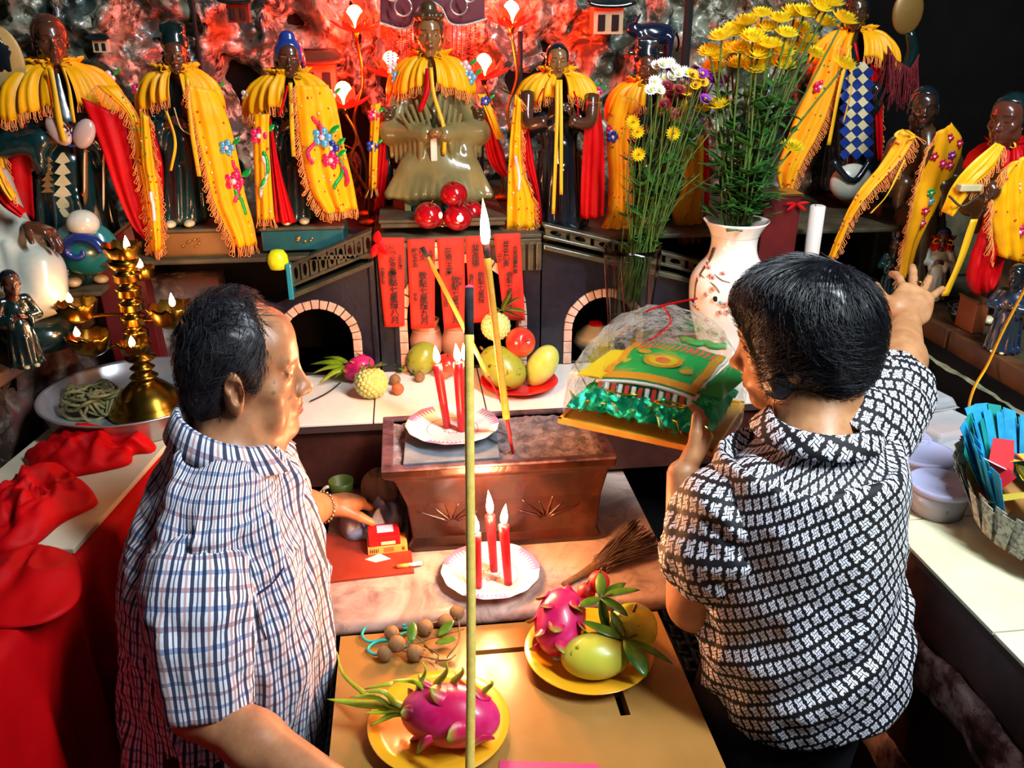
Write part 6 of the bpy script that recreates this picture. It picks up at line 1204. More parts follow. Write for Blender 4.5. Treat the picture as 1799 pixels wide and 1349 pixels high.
    # 9 large figure at the right edge
    Y = 1.76; base = snap(on_y(1770, 610, Y), 1.297); nk = on_y(1775, 262, Y); f = unit(A(-.85, -.5, 0)); t = thing('statue', 'large green-haired statue at the right edge with plain gathered yellow cape', 'statue', base, 'caped temple statues'); q, H, R = statue_body(t, base, nk, f, m_brown, fat=1.0); statue_head(t, on_y(1772, 212, Y - .02), .105, f, mat('red_brown_glaze', '#432016', .28, coat=.4), 'cap', m_dgreen)
    P = capelet(t, nk, f, .08, .06, .035, m_cred, 8, r0=.036, fr=False)
    Pp, _ = panel(t, 'cape_panel', m_yel, [(1748, 250), (1700, 292), (1672, 330), (1655, 372)], [(1765, 258), (1742, 300), (1712, 326), (1672, 380)], Y, .07, .085, seed=15); fringe(t, Pp[:16, -1], .022, (0, 0, -1), seed=23); Pp, _ = panel(t, 'cape_panel', m_yel, [(1778, 285), (1752, 320), (1748, 400), (1755, 450)], [(1830, 250), (1850, 320), (1850, 400), (1840, 470)], Y, .10, .07, seed=16, cols=26, wave=.012, nw=5); fringe(t, Pp[:, 0], .03, (-.3, 0, -1), seed=25); scatter(t, Pp, 7, ('pink', 'red', 'pearl'), 17); applique(t, Pp[18, 9], .012, 'pink'); applique(t, Pp[16, 13], .012, 'pearl'); Pp, _ = panel(t, 'cape_panel', m_cred, [(1745, 350), (1722, 410), (1700, 485), (1712, 515)], [(1762, 350), (1765, 420), (1755, 480), (1738, 505)], Y, .08, .075, seed=17, wave=.012); tie(t, [(1712, 385), (1690, 450), (1660, 520)], Y, .10, .016); MB().box(on_y(1702, 330, Y - .09) - A(.024, .01, .006), on_y(1702, 330, Y - .09) + A(.024, .01, .008)).build('book', m_cream, t, False, bevel=.002); MB().ell(on_y(1742, 335, Y - .09), (.02, .018, .022), 10, 14).build('hand', m_sk, t); beads(t, [(1668, 345), (1690, 362), (1718, 345)], Y, .10, m_brown, .003)
build_statues()
def small_statue(label, px, base_py, top_py, Y, robe, skin, hairm, f=(-.5, -.86, 0), extra=None, style='cap', fat=1.1):
    base = snap(on_y(px, base_py, Y), 1.297 if (px > 1500 or Y < 1.9) else 1.385); top = on_y(px + (base_py - top_py) * .0, top_py, Y); Ht = top[2] - base[2]; nk = base + A(0, 0, Ht * .76); t = thing('figurine', label, 'figurine', base, 'small glazed figurines'); statue_body(t, base, nk, unit(A(*f)), robe, fat=fat); statue_head(t, base + A(0, 0, Ht * .86) + unit(A(*f)) * .01, Ht * .24, f, skin, style, hairm)
    return t, base, nk, Ht
t, b, n, h = small_statue('small white-robed figurine with red scarf and blue cap behind the woman\'s hand', 1640, 505, 398, 1.95, m_white, m_sk, m_blue); fr = unit(A(-.5, -.86, 0)); P = capelet(t, n + A(0, 0, .002), fr, .026, .026, .011, m_cred, 4, r0=.014, fr=False, gap=.05, lift=.006)
small_statue('small teal-robed figurine bending in front of the bearded statue', 1560, 510, 415, 1.98, m_teal, m_brown, m_blk); small_statue('small dark figurine in blue and grey robe below the right edge statue', 1768, 575, 462, 1.58, mat('grey_blue_glaze', '#1e262a', .3, col2='#142440', scale=20, coat=.4), m_blk, m_blk, f=(-.8, -.6, 0), fat=1.25); small_statue('small dark green figurine at the lower left corner of the shelf', 38, 590, 470, 1.75, m_dgreen, m_sk, m_blk, (.6, -.8, 0)); small_statue('little figurine with ochre head beside the blue spiral drum', 80, 470, 412, 1.98, m_blue, m_skg, m_brown, (.4, -.9, 0))
def left_seated():
    base = A(-.93, 1.92, 1.305); t = thing('seated_statue', 'seated statue in pale white robe at the left edge, dark green seat', 'statue', base); c = lambda px, py, y: on_y(px, py, y); g = SDF(base + A(-.25, -.16, 0), base + A(.22, .16, .36), .0042)
    g.cone(c(-40, 330, 1.95), c(-10, 440, 1.92), .07, .085, .04); g.cone(c(-10, 430, 1.92), c(70, 480, 1.86), .065, .042, .04); g.cone(c(70, 470, 1.86), c(75, 515, 1.84), .045, .05, .03); g.cone(c(-20, 460, 1.88), c(20, 540, 1.82), .05, .05, .03); g.cone(c(-5, 380, 1.9), c(48, 410, 1.88), .03, .026, .02)
    for k in range(6): g.cone(c(10 + k * 10, 430 + k * 8, 1.845), c(40 + k * 10, 520, 1.81), .006, .008, .012)
    sdf_obj('robe', g, m_white, t); g = SDF(c(60, 398, 1.87) - .06, c(60, 398, 1.87) + .06, .0022); hand_prims(g, c(45, 392, 1.875), A(.9, -.2, -.35), A(-.3, -.1, -1), A(.2, -1, 0), .62, (.4, .4, .4, .4)); sdf_obj('hand', g, m_sk, t)
    MB().lathe([(.001, 0), (.075, 0), (.08, .03), (.065, .06), (.001, .065)], A(-.80, 1.86, 1.305), 24).build('seat', m_dgreen, t); Pp, _ = panel(t, 'cape_panel', m_cred, [(-20, 330), (5, 360), (38, 382)], [(-20, 300), (15, 345), (45, 372)], 1.9, .06, .06); Pp, _ = panel(t, 'cape_panel', m_yel, [(-20, 300), (5, 335), (22, 352)], [(-10, 270), (12, 318), (28, 345)], 1.9, .07, .07); fringe(t, Pp[:, -1], .02, seed=40)
    hd = c(-40, 270, 1.95); statue_head(t, hd, .09, A(.6, -.8, 0), m_sk, 'skull', m_blk)
left_seated()
def drum():
    c = on_y(150, 435, 2.0); t = thing('spiral_drum', 'teal and blue glazed spiral drum at the feet of the large monk statue', 'ornament', c - A(0, 0, .07)); MB().ell(c, (.072, .04, .062), 18, 26).build('shell_body', mat('teal_bright_glaze', '#14545a', .2, col2='#1c7070', scale=8, coat=.6), t); pts = [c + A((.05 - .0075 * a) * math.cos(a), -.042 + .001 * a, (.042 - .0064 * a) * math.sin(a)) for a in np.linspace(0, 6.2, 40)]; MB().tube(pts, np.linspace(.013, .006, 40), 8).build('spiral', m_blue, t); MB().ell(on_y(146, 392, 1.98), (.035, .03, .03), 12, 16).build('mask', m_white, t)
drum()
# ------------------------------------------------------------------ pedestals, apples
def box_ped(label, px0, px1, py0, py1, Y, m, depth=.15):
    a, b = on_y(px0, py1, Y), on_y(px1, py1, Y); z1 = on_y((px0 + px1) / 2, py0, Y)[2]; t = thing('pedestal', label, 'pedestal', A((a[0] + b[0]) / 2, Y + depth / 2, a[2])); MB().box((a[0], Y, a[2]), (b[0], Y + depth, z1 - .008)).build('block', m, t, False, bevel=.003); MB().box((a[0] - .003, Y - .003, z1 - .008), (b[0] + .003, Y + depth, z1)).build('cap', m_shelfstone, t, False, bevel=.002)
    bb = MB()
    for k in range(7): r = random.Random(k + int(px0)); c = A((a[0] + b[0]) / 2 + r.uniform(-.02, .02), Y - .002, (a[2] + z1) / 2 + r.uniform(-.008, .012)); bb.ell(c, (.004, .0015, .003), 5, 7)
    bb.build('gilt_flower', m_gold, t)['kind'] = 'stuff'
box_ped('brown painted block under the statue with green cap', 277, 405, 402, 458, 2.0, mat('brown_paint', '#5a3812', .4, col2='#6f4818', scale=9)); box_ped('teal painted block under the blue hooded statue', 462, 606, 398, 442, 2.0, mat('teal_paint', '#0c3c40', .4, col2='#12545a', scale=9)); box_ped('worn stone plinth under the central goddess', 668, 888, 384, 402, 2.0, m_shelfstone, .3)
ap = on_y(790, 400, 1.998)[2] + .012
for k, (px, py, r, lb, stk) in enumerate(((753, 378, .034, 'front left red apple of the pile before the goddess', (.75, -.6, .1)), (804, 381, .034, 'front right red apple of the pile before the goddess', (.1, -.95, .1)), (797, 340, .032, 'topmost red apple of the pile before the goddess', None), (828, 372, .030, 'red apple at the back right of the pile before the goddess', None))):
    yy = (1.985, 1.985, 1.998, 2.035)[k]; apple('apple', lb, on_y(px, py, yy), r * .98, m_apple, 'red apples before the goddess', A(.15 - .1 * k, -.3, 1), stk)
# ------------------------------------------------------------------ red lotus lamps
m_petal = mat('lotus_petal', '#c0101a', .3, emit='#ff1806', estr=7); m_petal2 = mat('lotus_outer_petal', '#a80c14', .3, emit='#ff1004', estr=1.8)
def lotus_lamp(label, px, py, Y, foot, strength=700):
    c = on_y(px, py, Y); t = thing('lotus_lamp', label, 'lamp', snap(on_y(*foot, Y), 1.452 if foot[0] < 655 else 1.491 if foot[0] < 890 else 1.473)); MB().ell(c + A(0, 0, .012), (.022, .022, .028), 12, 16).build('bulb', mat('lamp_bulb', '#ff5040', .4, emit='#ff3010', estr=strength), t)
    for k in range(6): a = (k + .0) / 6 * 6.283; d = A(math.cos(a), math.sin(a), 0); MB().leaf(c + d * .012 - A(0, 0, .022), unit(d * .95 + A(0, 0, .7)), -d + A(0, 0, .3), .060, .026, .6, 8, .12).build('petal', m_petal, t, solid=.0008)
    for k in range(8): a = (k + .5) / 8 * 6.283; d = A(math.cos(a), math.sin(a), 0); MB().leaf(c + d * .012 - A(0, 0, .024), unit(d + A(0, 0, .15)), A(0, 0, 1), .066, .031, .6, 7, .1).build('outer_petal', m_petal2, t, solid=.0008)
    MB().lathe([(.001, -.04), (.006, -.038), (.008, -.03), (.016, -.022), (.001, -.02)], c, 14).build('socket', m_gold, t); f_ = A(*t.location); mid = (c + f_) / 2; MB().tube(spline([c - A(0, 0, .035), c * .7 + f_ * .3 + A(.012, 0, 0), mid + A(-.016, 0, 0), c * .25 + f_ * .75 + A(.012, 0, 0), f_], 24), .0042, 8).build('stem', m_gold, t); e = c * .6 + f_ * .4; MB().leaf(e, A(-.8, -.1, .3), A(0, 0, 1), .05, .022, .3).build('brass_leaf', m_gold, t, solid=.001); MB().lathe([(.001, 0), (.03, 0), (.026, .008), (.008, .014), (.001, .015)], f_, 18).build('foot', m_gold, t)
for a in (('lit red lotus lamp high left of the goddess', 624, 38, 2.42, (632, 250)), ('lit red lotus lamp high right of the goddess', 898, 30, 2.42, (905, 250)), ('lit red lotus lamp low left beside the hooded statue', 604, 172, 2.30, (640, 250)), ('lit red lotus lamp behind the goddess\'s left shoulder side of the picture', 687, 118, 2.40, (668, 255)), ('lit red lotus lamp behind the goddess, right side of the picture', 850, 122, 2.40, (880, 255))): lotus_lamp(*a)
# little ceramic houses and a buffalo set in the rockery
def house(label, px, py, Y, s, wallm, roofm, kind=0):
    c = on_y(px, py, Y); t = thing('ceramic_pavilion', label, 'ornament', c); MB().box(c + A(-.03, 0, 0) * s, c + A(.03, .04, .05) * s).build('wall', wallm, t, False)
    P = np.array([[c + s * A(x * (.05 - .018 * v), -.02 + .04 * v, .05 + .022 * v + .008 * abs(x) ** 3 * (1 - v)) for x in np.linspace(-1, 1, 11)] for v in np.linspace(0, 1, 5)]); MB().grid(P).build('roof', roofm, t, solid=.006 * s)
    for x in (-.014, .014): MB().box(c + A(x - .007, -.003, .006) * s, c + A(x + .007, .002, .036) * s).build('window', m_black, t, False)
house('tiny pale ceramic pavilion in the rockery at the upper left', 178, 92, 2.44, .6, m_cream, m_teal); house('red-lit ceramic pavilion beside the hooded statue', 562, 165, 2.44, 1.5, mat('pavilion_red', '#a8523a', .4), m_brown); house('cream ceramic window house in the rockery right of the goddess', 1068, 60, 2.46, 1.35, mat('pavilion_cream', '#b99468', .4), m_dgreen); house('small ceramic gate in the rockery at the top left', 420, 40, 2.46, .9, m_brown, m_dgreen)
def buffalo():
    c = on_y(1150, 60, 2.46); t = thing('buffalo', 'dark blue glazed buffalo in the rockery behind the daisies', 'ornament', c - A(0, 0, .06)); g = SDF(c - .11, c + .11, .003); g.ell(c, (.06, .025, .03), None, .01); g.ell(c + A(-.06, -.005, .012), (.022, .016, .018), None, .015); g.cone(c + A(-.06, -.02, .03), c + A(-.05, -.03, .05), .005, .003, .004); g.cone(c + A(-.06, .015, .03), c + A(-.05, .03, .05), .005, .003, .004)
    for x in (-.04, .04):
        for y in (-.014, .014): g.cone(c + A(x, y, -.01), c + A(x, y, -.06), .012, .008, .01)
    sdf_obj('body', g, mat('night_blue_glaze', '#0f1a30', .15, coat=.6), t); MB().tube(spline([c + A(.058, 0, .01), c + A(.07, 0, -.02), c + A(.066, 0, -.045)], 8), .003, 6).build('tail', m_blk, t)
buffalo()
# ------------------------------------------------------------------ lettering
def text_mesh(body, size, extrude=.0002):
    c = bpy.data.curves.new('lettering', 'FONT'); c.body = body; c.size = size; c.align_x = 'CENTER'; c.space_line = .92; c.extrude = extrude; c.offset = size * .018; c.resolution_u = 2
    o = bpy.data.objects.new('lettering_tmp', c); COL.objects.link(o); dg = bpy.context.evaluated_depsgraph_get(); dg.update(); me = bpy.data.meshes.new_from_object(o.evaluated_get(dg)); V = np.array([v.co[:] for v in me.vertices]); Fc = [tuple(p.vertices) for p in me.polygons]
    bpy.data.objects.remove(o); bpy.data.curves.remove(c); bpy.data.meshes.remove(me); return V, Fc
m_paper = mat('red_paper', '#d62a14', .75, col2='#c42210', scale=10); m_ink = mat('black_ink', '#1a0f0c', .7)
def strips():
    yb = YB - .016
    S = (((660, 417), (710, 417), (711, 573), (676, 575), [('阮翠雲', 690, 452, 0.0153), ('敬點七星燈八月', 690, 476, 0.0203), ('王子庄', 703, 448, 0.0125), ('合家平安', 672, 470, 0.0112), ('Lieu\nWong', 684, 430, 0.0119)], 'leftmost red paper strip with handwritten characters, red cloth knotted at its corner'),
         ((715, 420), (764, 419), (764, 577), (722, 577), [('武玉玉', 728, 436, 0.0168), ('敬點七星燈九月', 743, 478, 0.0203), ('阮文', 742, 436, 0.0168), ('合家子孫', 757, 440, 0.0112), ('平安', 730, 515, 0.0112)], 'second red paper strip from the left with handwritten characters'),
         ((767, 418), (815, 417), (819, 575), (780, 577), [('阮翠玉燕', 788, 436, 0.0183), ('敬點七星燈六月', 799, 486, 0.0183), ('張玉合', 783, 512, 0.0140), ('闔家', 808, 488, 0.0112)], 'middle red paper strip behind the thin slanting incense stick'),
         ((817, 415), (860, 414), (868, 566), (826, 567), [('裴進德', 835, 430, 0.0196), ('敬點七星燈', 845, 478, 0.0168), ('春紅', 828, 482, 0.0140)], 'fourth red paper strip, partly behind the burning thick incense'),
         ((867, 411), (914, 409), (922, 562), (886, 564), [('蔡金鳳黃', 889, 424, 0.0168), ('敬點七星燈三月', 895, 478, 0.0153), ('合家福壽康寧', 905, 432, 0.0125), ('平安', 877, 446, 0.0125)], 'rightmost red paper strip with small dark characters'))
    for k, (a, b, c, d, tx, lb) in enumerate(S):
        q = [on_y(*p, yb - .002 * (k % 2)) for p in (a, b, c, d)]; t = thing('paper_strip', lb, 'paper', q[3], 'red paper strips'); u, v = np.meshgrid(np.linspace(0, 1, 8), np.linspace(0, 1, 14), indexing='ij'); P = (q[0] * ((1 - u) * (1 - v))[..., None] + q[1] * (u * (1 - v))[..., None] + q[2] * (u * v)[..., None] + q[3] * ((1 - u) * v)[..., None]); P[..., 1] -= .004 * np.sin(u * 3.1 + k) * v + .003 * np.sin(v * 5 + k) * v; MB().grid(P).build('paper', m_paper, t, solid=.0006)
        for (s, px, py, sz) in tx:
            V, Fc = text_mesh('\n'.join(s) if s[0] > '\x7f' else s, sz); o = on_y(px, py, yb - .009); W = np.stack([V[:, 0] + o[0], o[1] - V[:, 2] * 1.0, V[:, 1] + o[2] - sz * .8], 1); MB().add(W, Fc).build('lettering', m_ink, t, False)['kind'] = 'stuff'
    p = on_y(662, 428, yb - .012); t = thing('red_knot', 'small red cloth knot at the corner of the leftmost paper strip', 'cloth', p)
    for d in (A(-.35, 0, -.9), A(.7, 0, -.7), A(.1, -.1, .6)): MB().leaf(p, d, A(0, -1, 0), .035, .02, .3).build('cloth_end', m_cred, t, solid=.0015)
strips()
# ------------------------------------------------------------------ pots in the gate arch, counter fruit
def lathe_thing(name, label, cat, c, prof, m, n=28, part='body', group=None): t = thing(name, label, cat, c, group); MB().lathe(prof, c, n).build(part, m, t); return t
m_clay = mat('pink_clay', '#b98a74', .5, col2='#a3745e', scale=14)
for (px, py, lb) in ((751, 640, 'pink ceramic jar under the second paper strip in the gate arch'), (806, 640, 'pink ceramic jar hidden by the tall incense stick in the gate arch')):
    c = on_z(px, py, ZC); c[1] = max(c[1], 1.92) if False else c[1]; t = lathe_thing('ceramic_jar', lb, 'jar', c, [(.001, 0), (.026, 0), (.03, .005), (.024, .014), (.04, .04), (.042, .07), (.034, .095), (.028, .105), (.032, .115), (.034, .122), (.028, .122), (.024, .108), (.001, .10)], m_clay)
    MB().tube([c + A(.0335 * math.cos(a), .0335 * math.sin(a), .096) for a in np.linspace(0, 6.283, 30)], .0022, 6).build('neck_ring', m_archstone, t)
t = lathe_thing('lidded_bowl', 'cream lidded bowl inside the right bridge arch', 'bowl', on_z(1045, 620, ZC) , [(.001, 0), (.03, 0), (.034, .006), (.055, .028), (.058, .034), (.055, .036), (.001, .034)], mat('grey_bowl', '#4a4a44', .4)); c = on_z(1045, 620, ZC) + A(0, 0, .036); MB().lathe([(.001, .0), (.056, 0), (.05, .018), (.03, .036), (.02, .04), (.018, .044), (.001, .044)], c, 28).build('lid', m_cream, t); MB().ell(c + A(.0, 0, .045), (.02, .02, .008), 8, 14).build('red_knob', m_cred, t)
dragon_fruit('pink dragon fruit with green crown lying at the left arch', on_z(632, 646, ZC + .032), .080, A(.9, .3, .35), 14, 0, 21, .7)
t = [o for o in COL.objects if o.get('label', '').startswith('pink dragon fruit with green crown lying')][0]; c = on_z(620, 648, ZC + .03)
for (px, py, w) in ((545, 640, .030), (548, 656, .026), (562, 672, .026), (588, 664, .030), (568, 628, .024)): e = on_z(px, py, ZC + .012); MB().tube(spline([c, (c + e) / 2 + A(0, 0, .012), e], 10), w * .5 * np.array([.8, 1, 1, 1, .95, .85, .7, .5, .3, .08]), 8, flat=.4).build('crown_bract', m_leafl, t)
MB().tube(spline([on_z(598, 672, ZC + .012), on_z(575, 690, ZC + .006), on_z(545, 705, ZC + .004)], 10), .0016, 6).build('stem', m_wick, t)
custard_apple('knobbly green custard apple at the front of the counter', on_z(652, 672, ZC + .036), .038, (.0, .2, 1)); sprig('small green leaf stub on the front custard apple', on_z(655, 645, ZC + .074), [((.6, -.3, .3), .03, .018, .3), ((-.5, -.4, .2), .028, .016, .2), ((.9, .4, .1), .035, .02, -.2)])
m_longan2 = mat('lychee_brown', '#a8502c', .6, col2='#b9643a', scale=60, bump=.4, bscale=160)
for (px, py, r, m, lb) in ((699, 683, .0145, m_longan2, 'orange brown lychee beside the custard apple'), (694, 667, .0135, mat('longan_skin', '#8f6f42', .75), 'tan longan behind the orange lychee on the counter'), (737, 662, .013, mat('longan_skin', '#8f6f42', .75), 'lone tan longan in the middle of the counter'), (781, 657, .013, m_longan2, 'brown lychee by the candles on the counter')): c = on_z(px, py, ZC + r); t = thing('counter_fruit', lb, 'fruit', c - A(0, 0, r)); MB().ell(c, r, 16, 22, fn=lambda D: 1 + .02 * np.sin(D[..., 0] * 25) * np.sin(D[..., 1] * 25) * np.sin(D[..., 2] * 25)).build('shell', m, t); MB().tube([c + A(0, 0, r * .95), c + A(.002, 0, r * 1.3)], .0012, 5).build('stalk', m_stemb, t)
mango('pale green mango behind the candles in the gate arch', on_z(740, 632, ZC + .035), .09, A(.6, .3, .8), m_mango2, .8, .8); apple('apple', 'dull red apple behind the candle flames on the counter', on_z(785, 640, ZC + .03), .03, m_apple2)
sprig('few small green leaves lying below the cream pillar', on_z(703, 645, ZC + .012), [((.9, -.2, .2), .035, .02, .2), ((-.6, .5, .3), .03, .018, .2), ((.2, -.9, .1), .03, .018, -.1)])
rp = dish('red plastic plate piled with mangoes and an apple on the counter', 912, 672, ZC, .185, m_rplate)
mango('big speckled green mango at the left of the red plate', on_z(880, 643, ZC + .06), .125, A(.55, -.45, -.45), m_mango2, .76, .72); mango('yellow green mango at the right of the red plate', on_z(950, 645, ZC + .05), .11, A(.55, .1, .8), m_mango3, .62, .6, up=A(0, -1, 0)); apple('apple', 'orange red apple on top of the mangoes', on_y(915, 601, rp[1] + .0), .035, m_apple2, None, A(.3, -.75, .35)); custard_apple('custard apple crowning the red plate', on_y(871, 573, rp[1] + .02), .034, (-.3, -.5, .8))
sprig('green leafy twig on top of the crowning custard apple', on_y(880, 545, rp[1] + .02), [((.7, -.1, .6), .055, .026, -.2), ((.95, -.2, .1), .06, .024, -.3), ((.6, .2, .8), .05, .02, .2), ((-.6, -.2, .35), .04, .02, -.2), ((.9, .1, -.45), .05, .018, .1)])

# ------------------------------------------------------------------ vases and flowers
def porcelain_vase():
    c = on_z(1266, 656, ZC); sc = 2.05 / 1500; t = thing('porcelain_vase', 'white porcelain vase with painted blossom branch, full of yellow chrysanthemums', 'vase', c); zt = on_y(1287, 386, c[1])[2] - c[2]; pr = []
    for s, r in ((0, .048), (.02, .052), (.1, .054), (.25, .068), (.42, .087), (.55, .094), (.64, .092), (.71, .078), (.77, .060), (.83, .053), (.9, .054), (.96, .064), (1.0, .075)): pr.append((r, s * zt))
    fine = spline(np.array(pr), 40); prof = [(.001, 0)] + [tuple(p) for p in fine] + [(.072, zt - .001), (.060, zt * .95), (.048, zt * .85), (.001, zt * .80)]; MB().lathe(prof, c, 48).build('body', m_porc, t); R_ = lambda z: np.interp(z, fine[:, 1], fine[:, 0])
    def surf(px, py, lift=.0012):
        p = on_y(px, py, c[1] - .07); x = p[0] - c[0]; z = p[2] - c[2]; r = R_(z) + lift; x = np.clip(x, -r * .97, r * .97); return A(c[0] + x, c[1] - math.sqrt(max(1e-6, r * r - x * x)), p[2])
    mb_ = mat('painted_branch', '#3a2a1c', .3, col2='#6a4a20', scale=40)
    for pts, w in ((((1258, 447), (1252, 470), (1240, 492), (1222, 510), (1210, 535)), .0065), (((1252, 476), (1265, 490), (1280, 494)), .003), (((1240, 492), (1256, 502), (1262, 512)), .003), (((1222, 510), (1214, 500), (1208, 492)), .0025), (((1210, 535), (1222, 550), (1236, 553)), .003)): P = spline([surf(*p) for p in pts], 16); MB().tube(P, np.linspace(w, w * .4, 16), 6, flat=.4).build('painted_branch', mb_, t)
    rs = random.Random(3); mp = mat('painted_blossom', '#d89a88', .3); md = mat('painted_centre', '#6a2a20', .3)
    for k in range(30):
        px, py = rs.uniform(1205, 1280), rs.uniform(470, 600); p = surf(px, py, .0016); n = unit(A(p[0] - c[0], p[1] - c[1], 0)); X = unit(np.cross(A(0, 0, 1), n)); b = MB()
        for q in range(5): a = q / 5 * 6.283; b.ell(p + (X * math.cos(a) + A(0, 0, 1) * math.sin(a)) * .0045, (.003, .0008, .003), 5, 7)
        b.build('painted_blossom', mp, t)['kind'] = 'stuff'; MB().ell(p + n * .0006, .0014, 5, 6).build('painted_centre', md, t)
    for px, py in ((1256, 524), (1278, 530), (1219, 540)): p = surf(px, py, .0015); MB().ell(p, (.006, .0015, .008), 7, 10, rotm((0, 1, 0), .7)).build('painted_bird', m_blk, t); MB().ell(surf(px + 8, py + 6, .0014), (.009, .0012, .004), 6, 8, rotm((0, 1, 0), -.6)).build('painted_wing', mat('painted_blue', '#5a9ab0', .3), t)
    return c, zt
vc, vh = porcelain_vase()
def bloom_mesh(name, r, layers, m):
    b = MB()
    for (n, rad, tilt, ln, w) in layers:
        for k in range(n): a = k / n * 6.283 + tilt * 3; d = A(math.cos(a), math.sin(a), 0); b.leaf(d * rad * r, unit(d * math.cos(tilt) + A(0, 0, math.sin(tilt))), A(0, 0, 1) - d, ln * r, w * r, .45, 5, .12)
    me = mesh_data(name, np.concatenate(b.V), b.F); me.materials.append(m); return me
m_mum = mat('mum_yellow', '#fff03c', .6, col2='#ffe422', scale=60, spec=.2, sss=.25)
def translucent(m, f=.5):
    t = NT(m); o = [n for n in t.n if n.type == 'OUTPUT_MATERIAL'][0]; tr = t.new('ShaderNodeBsdfTranslucent'); l = t.bsdf.inputs['Base Color'].links
    if l: t.link(l[0].from_socket, tr.inputs[0])
    else: tr.inputs[0].default_value = t.bsdf.inputs['Base Color'].default_value
    mx = t.new('ShaderNodeMixShader'); mx.inputs[0].default_value = f; t.link(t.bsdf.outputs[0], mx.inputs[1]); t.link(tr.outputs[0], mx.inputs[2]); t.link(mx.outputs[0], o.inputs[0])
translucent(m_mum, .5)
me_mum = bloom_mesh('mum_petals', .031, ((15, .10, .22, .98, .36), (14, .1, .55, .95, .34), (11, .08, .85, .85, .32), (8, .05, 1.15, .7, .28)), m_mum)
m_green = mat('stem_green', '#33521a', .6, col2='#4d6a20', scale=30); m_leafd = mat('mum_leaf', '#1d4a1a', .45, col2='#2f6a22', scale=25)
def lobed_leaf(b, base, d, n, L):
    b.leaf(base, d, n, L, L * .5, .3, 7, .1); s = np.cross(unit(d), unit(n))
    for q in (-1, 1): b.leaf(base + unit(d) * L * .35, unit(d * .6 + s * q), n, L * .5, L * .26, .2, 5, .1)
def flower(name, label, cat, group, root, head, me, face, m_st, r=.002, leaves=2, seed=0, sc=1.0, centre=None):
    rs = random.Random(seed); t = thing(name, label, cat, root, group); mid = (root + head) / 2 + A(rs.uniform(-.02, .02), rs.uniform(-.02, .02), .02); P = spline([root, mid, head], 14); MB().tube(P, r, 6).build('stem', m_st, t)
    o = bpy.data.objects.new('bloom', me); COL.objects.link(o); o.parent = t; o.location = head - OFF[t]; q = Vector(face).to_track_quat('Z', 'X').to_euler(); o.rotation_euler = q; o.scale = (sc,) * 3
    if centre: b = MB(); b.ell((0, 0, .003), (.0034, .0034, .003), 7, 10); mc = mesh_data('eye', np.concatenate(b.V), b.F); mc.materials.append(centre); e = bpy.data.objects.new('flower_eye', mc); COL.objects.link(e); e.parent = o
    for k in range(leaves):
        i = rs.randint(2, 10); a = rs.uniform(0, 6.28); b = MB(); lobed_leaf(b, P[i], A(math.cos(a), math.sin(a), .35), A(0, 0, 1), rs.uniform(.03, .06)); b.build('leaf', m_leafd, t, solid=.0006)
    return t
rs = random.Random(12); mouth = vc + A(0, 0, vh * .93)
MUM = [(1246, 95), (1268, 70), (1262, 105), (1290, 60), (1300, 90), (1312, 45), (1322, 72), (1330, 100), (1345, 55), (1352, 85), (1338, 30), (1370, 40), (1380, 65), (1372, 95), (1412, 28), (1405, 55), (1420, 75), (1445, 45), (1440, 18), (1455, 10), (1480, 40), (1298, 118), (1325, 125), (1285, 92), (1398, 90), (1430, 100), (1395, 30), (1350, 115), (1255, 125), (1265, 190), (1240, 195), (1480, 120), (1390, 265), (1375, 120)]
ORD = 'first second third fourth fifth sixth seventh eighth ninth tenth eleventh twelfth thirteenth fourteenth fifteenth sixteenth seventeenth eighteenth nineteenth twentieth'.split() + ['twenty-' + w for w in 'first second third fourth fifth sixth seventh eighth ninth'.split()] + ['thirtieth', 'thirty-first', 'thirty-second']
for k, (px, py) in enumerate(MUM):
    yy = vc[1] + rs.uniform(-.05, .09); hd = on_y(px, py, yy); rt = mouth + A(rs.uniform(-.03, .03), rs.uniform(-.03, .03), -.02); fc = unit(A((px - 1350) / 350, -.25 + rs.uniform(-.25, .25), .9)); low = py > 150
    flower('chrysanthemum', ('yellow chrysanthemum drooping at the left edge of the porcelain vase bouquet, %s one' % ('upper' if py < 192 else 'lower') if px < 1300 else 'lone yellow chrysanthemum low beside the right statue cape') if low else 'yellow chrysanthemum in the porcelain vase, %s crowded bloom from the left' % ORD[sorted([m for m in MUM if m[1] <= 150]).index((px, py))], 'flower', 'drooping chrysanthemums' if low else 'crowded yellow chrysanthemums', rt, hd, me_mum, fc, m_green, .0022, 6, k, rs.uniform(.85, 1.15))
t = thing('foliage', 'dark green lobed leaves hanging over the porcelain vase rim', 'leaves', mouth); 
for k in range(46): a = rs.uniform(0, 6.28); b = MB(); base = mouth + A(math.cos(a) * rs.uniform(.01, .075), math.sin(a) * rs.uniform(.01, .06), rs.uniform(.0, .20)); lobed_leaf(b, base, A(math.cos(a), math.sin(a) * .8, rs.uniform(-.4, .5)), A(0, 0, 1), rs.uniform(.035, .065)); b.build('leaf', m_leafd, t, solid=.0006)
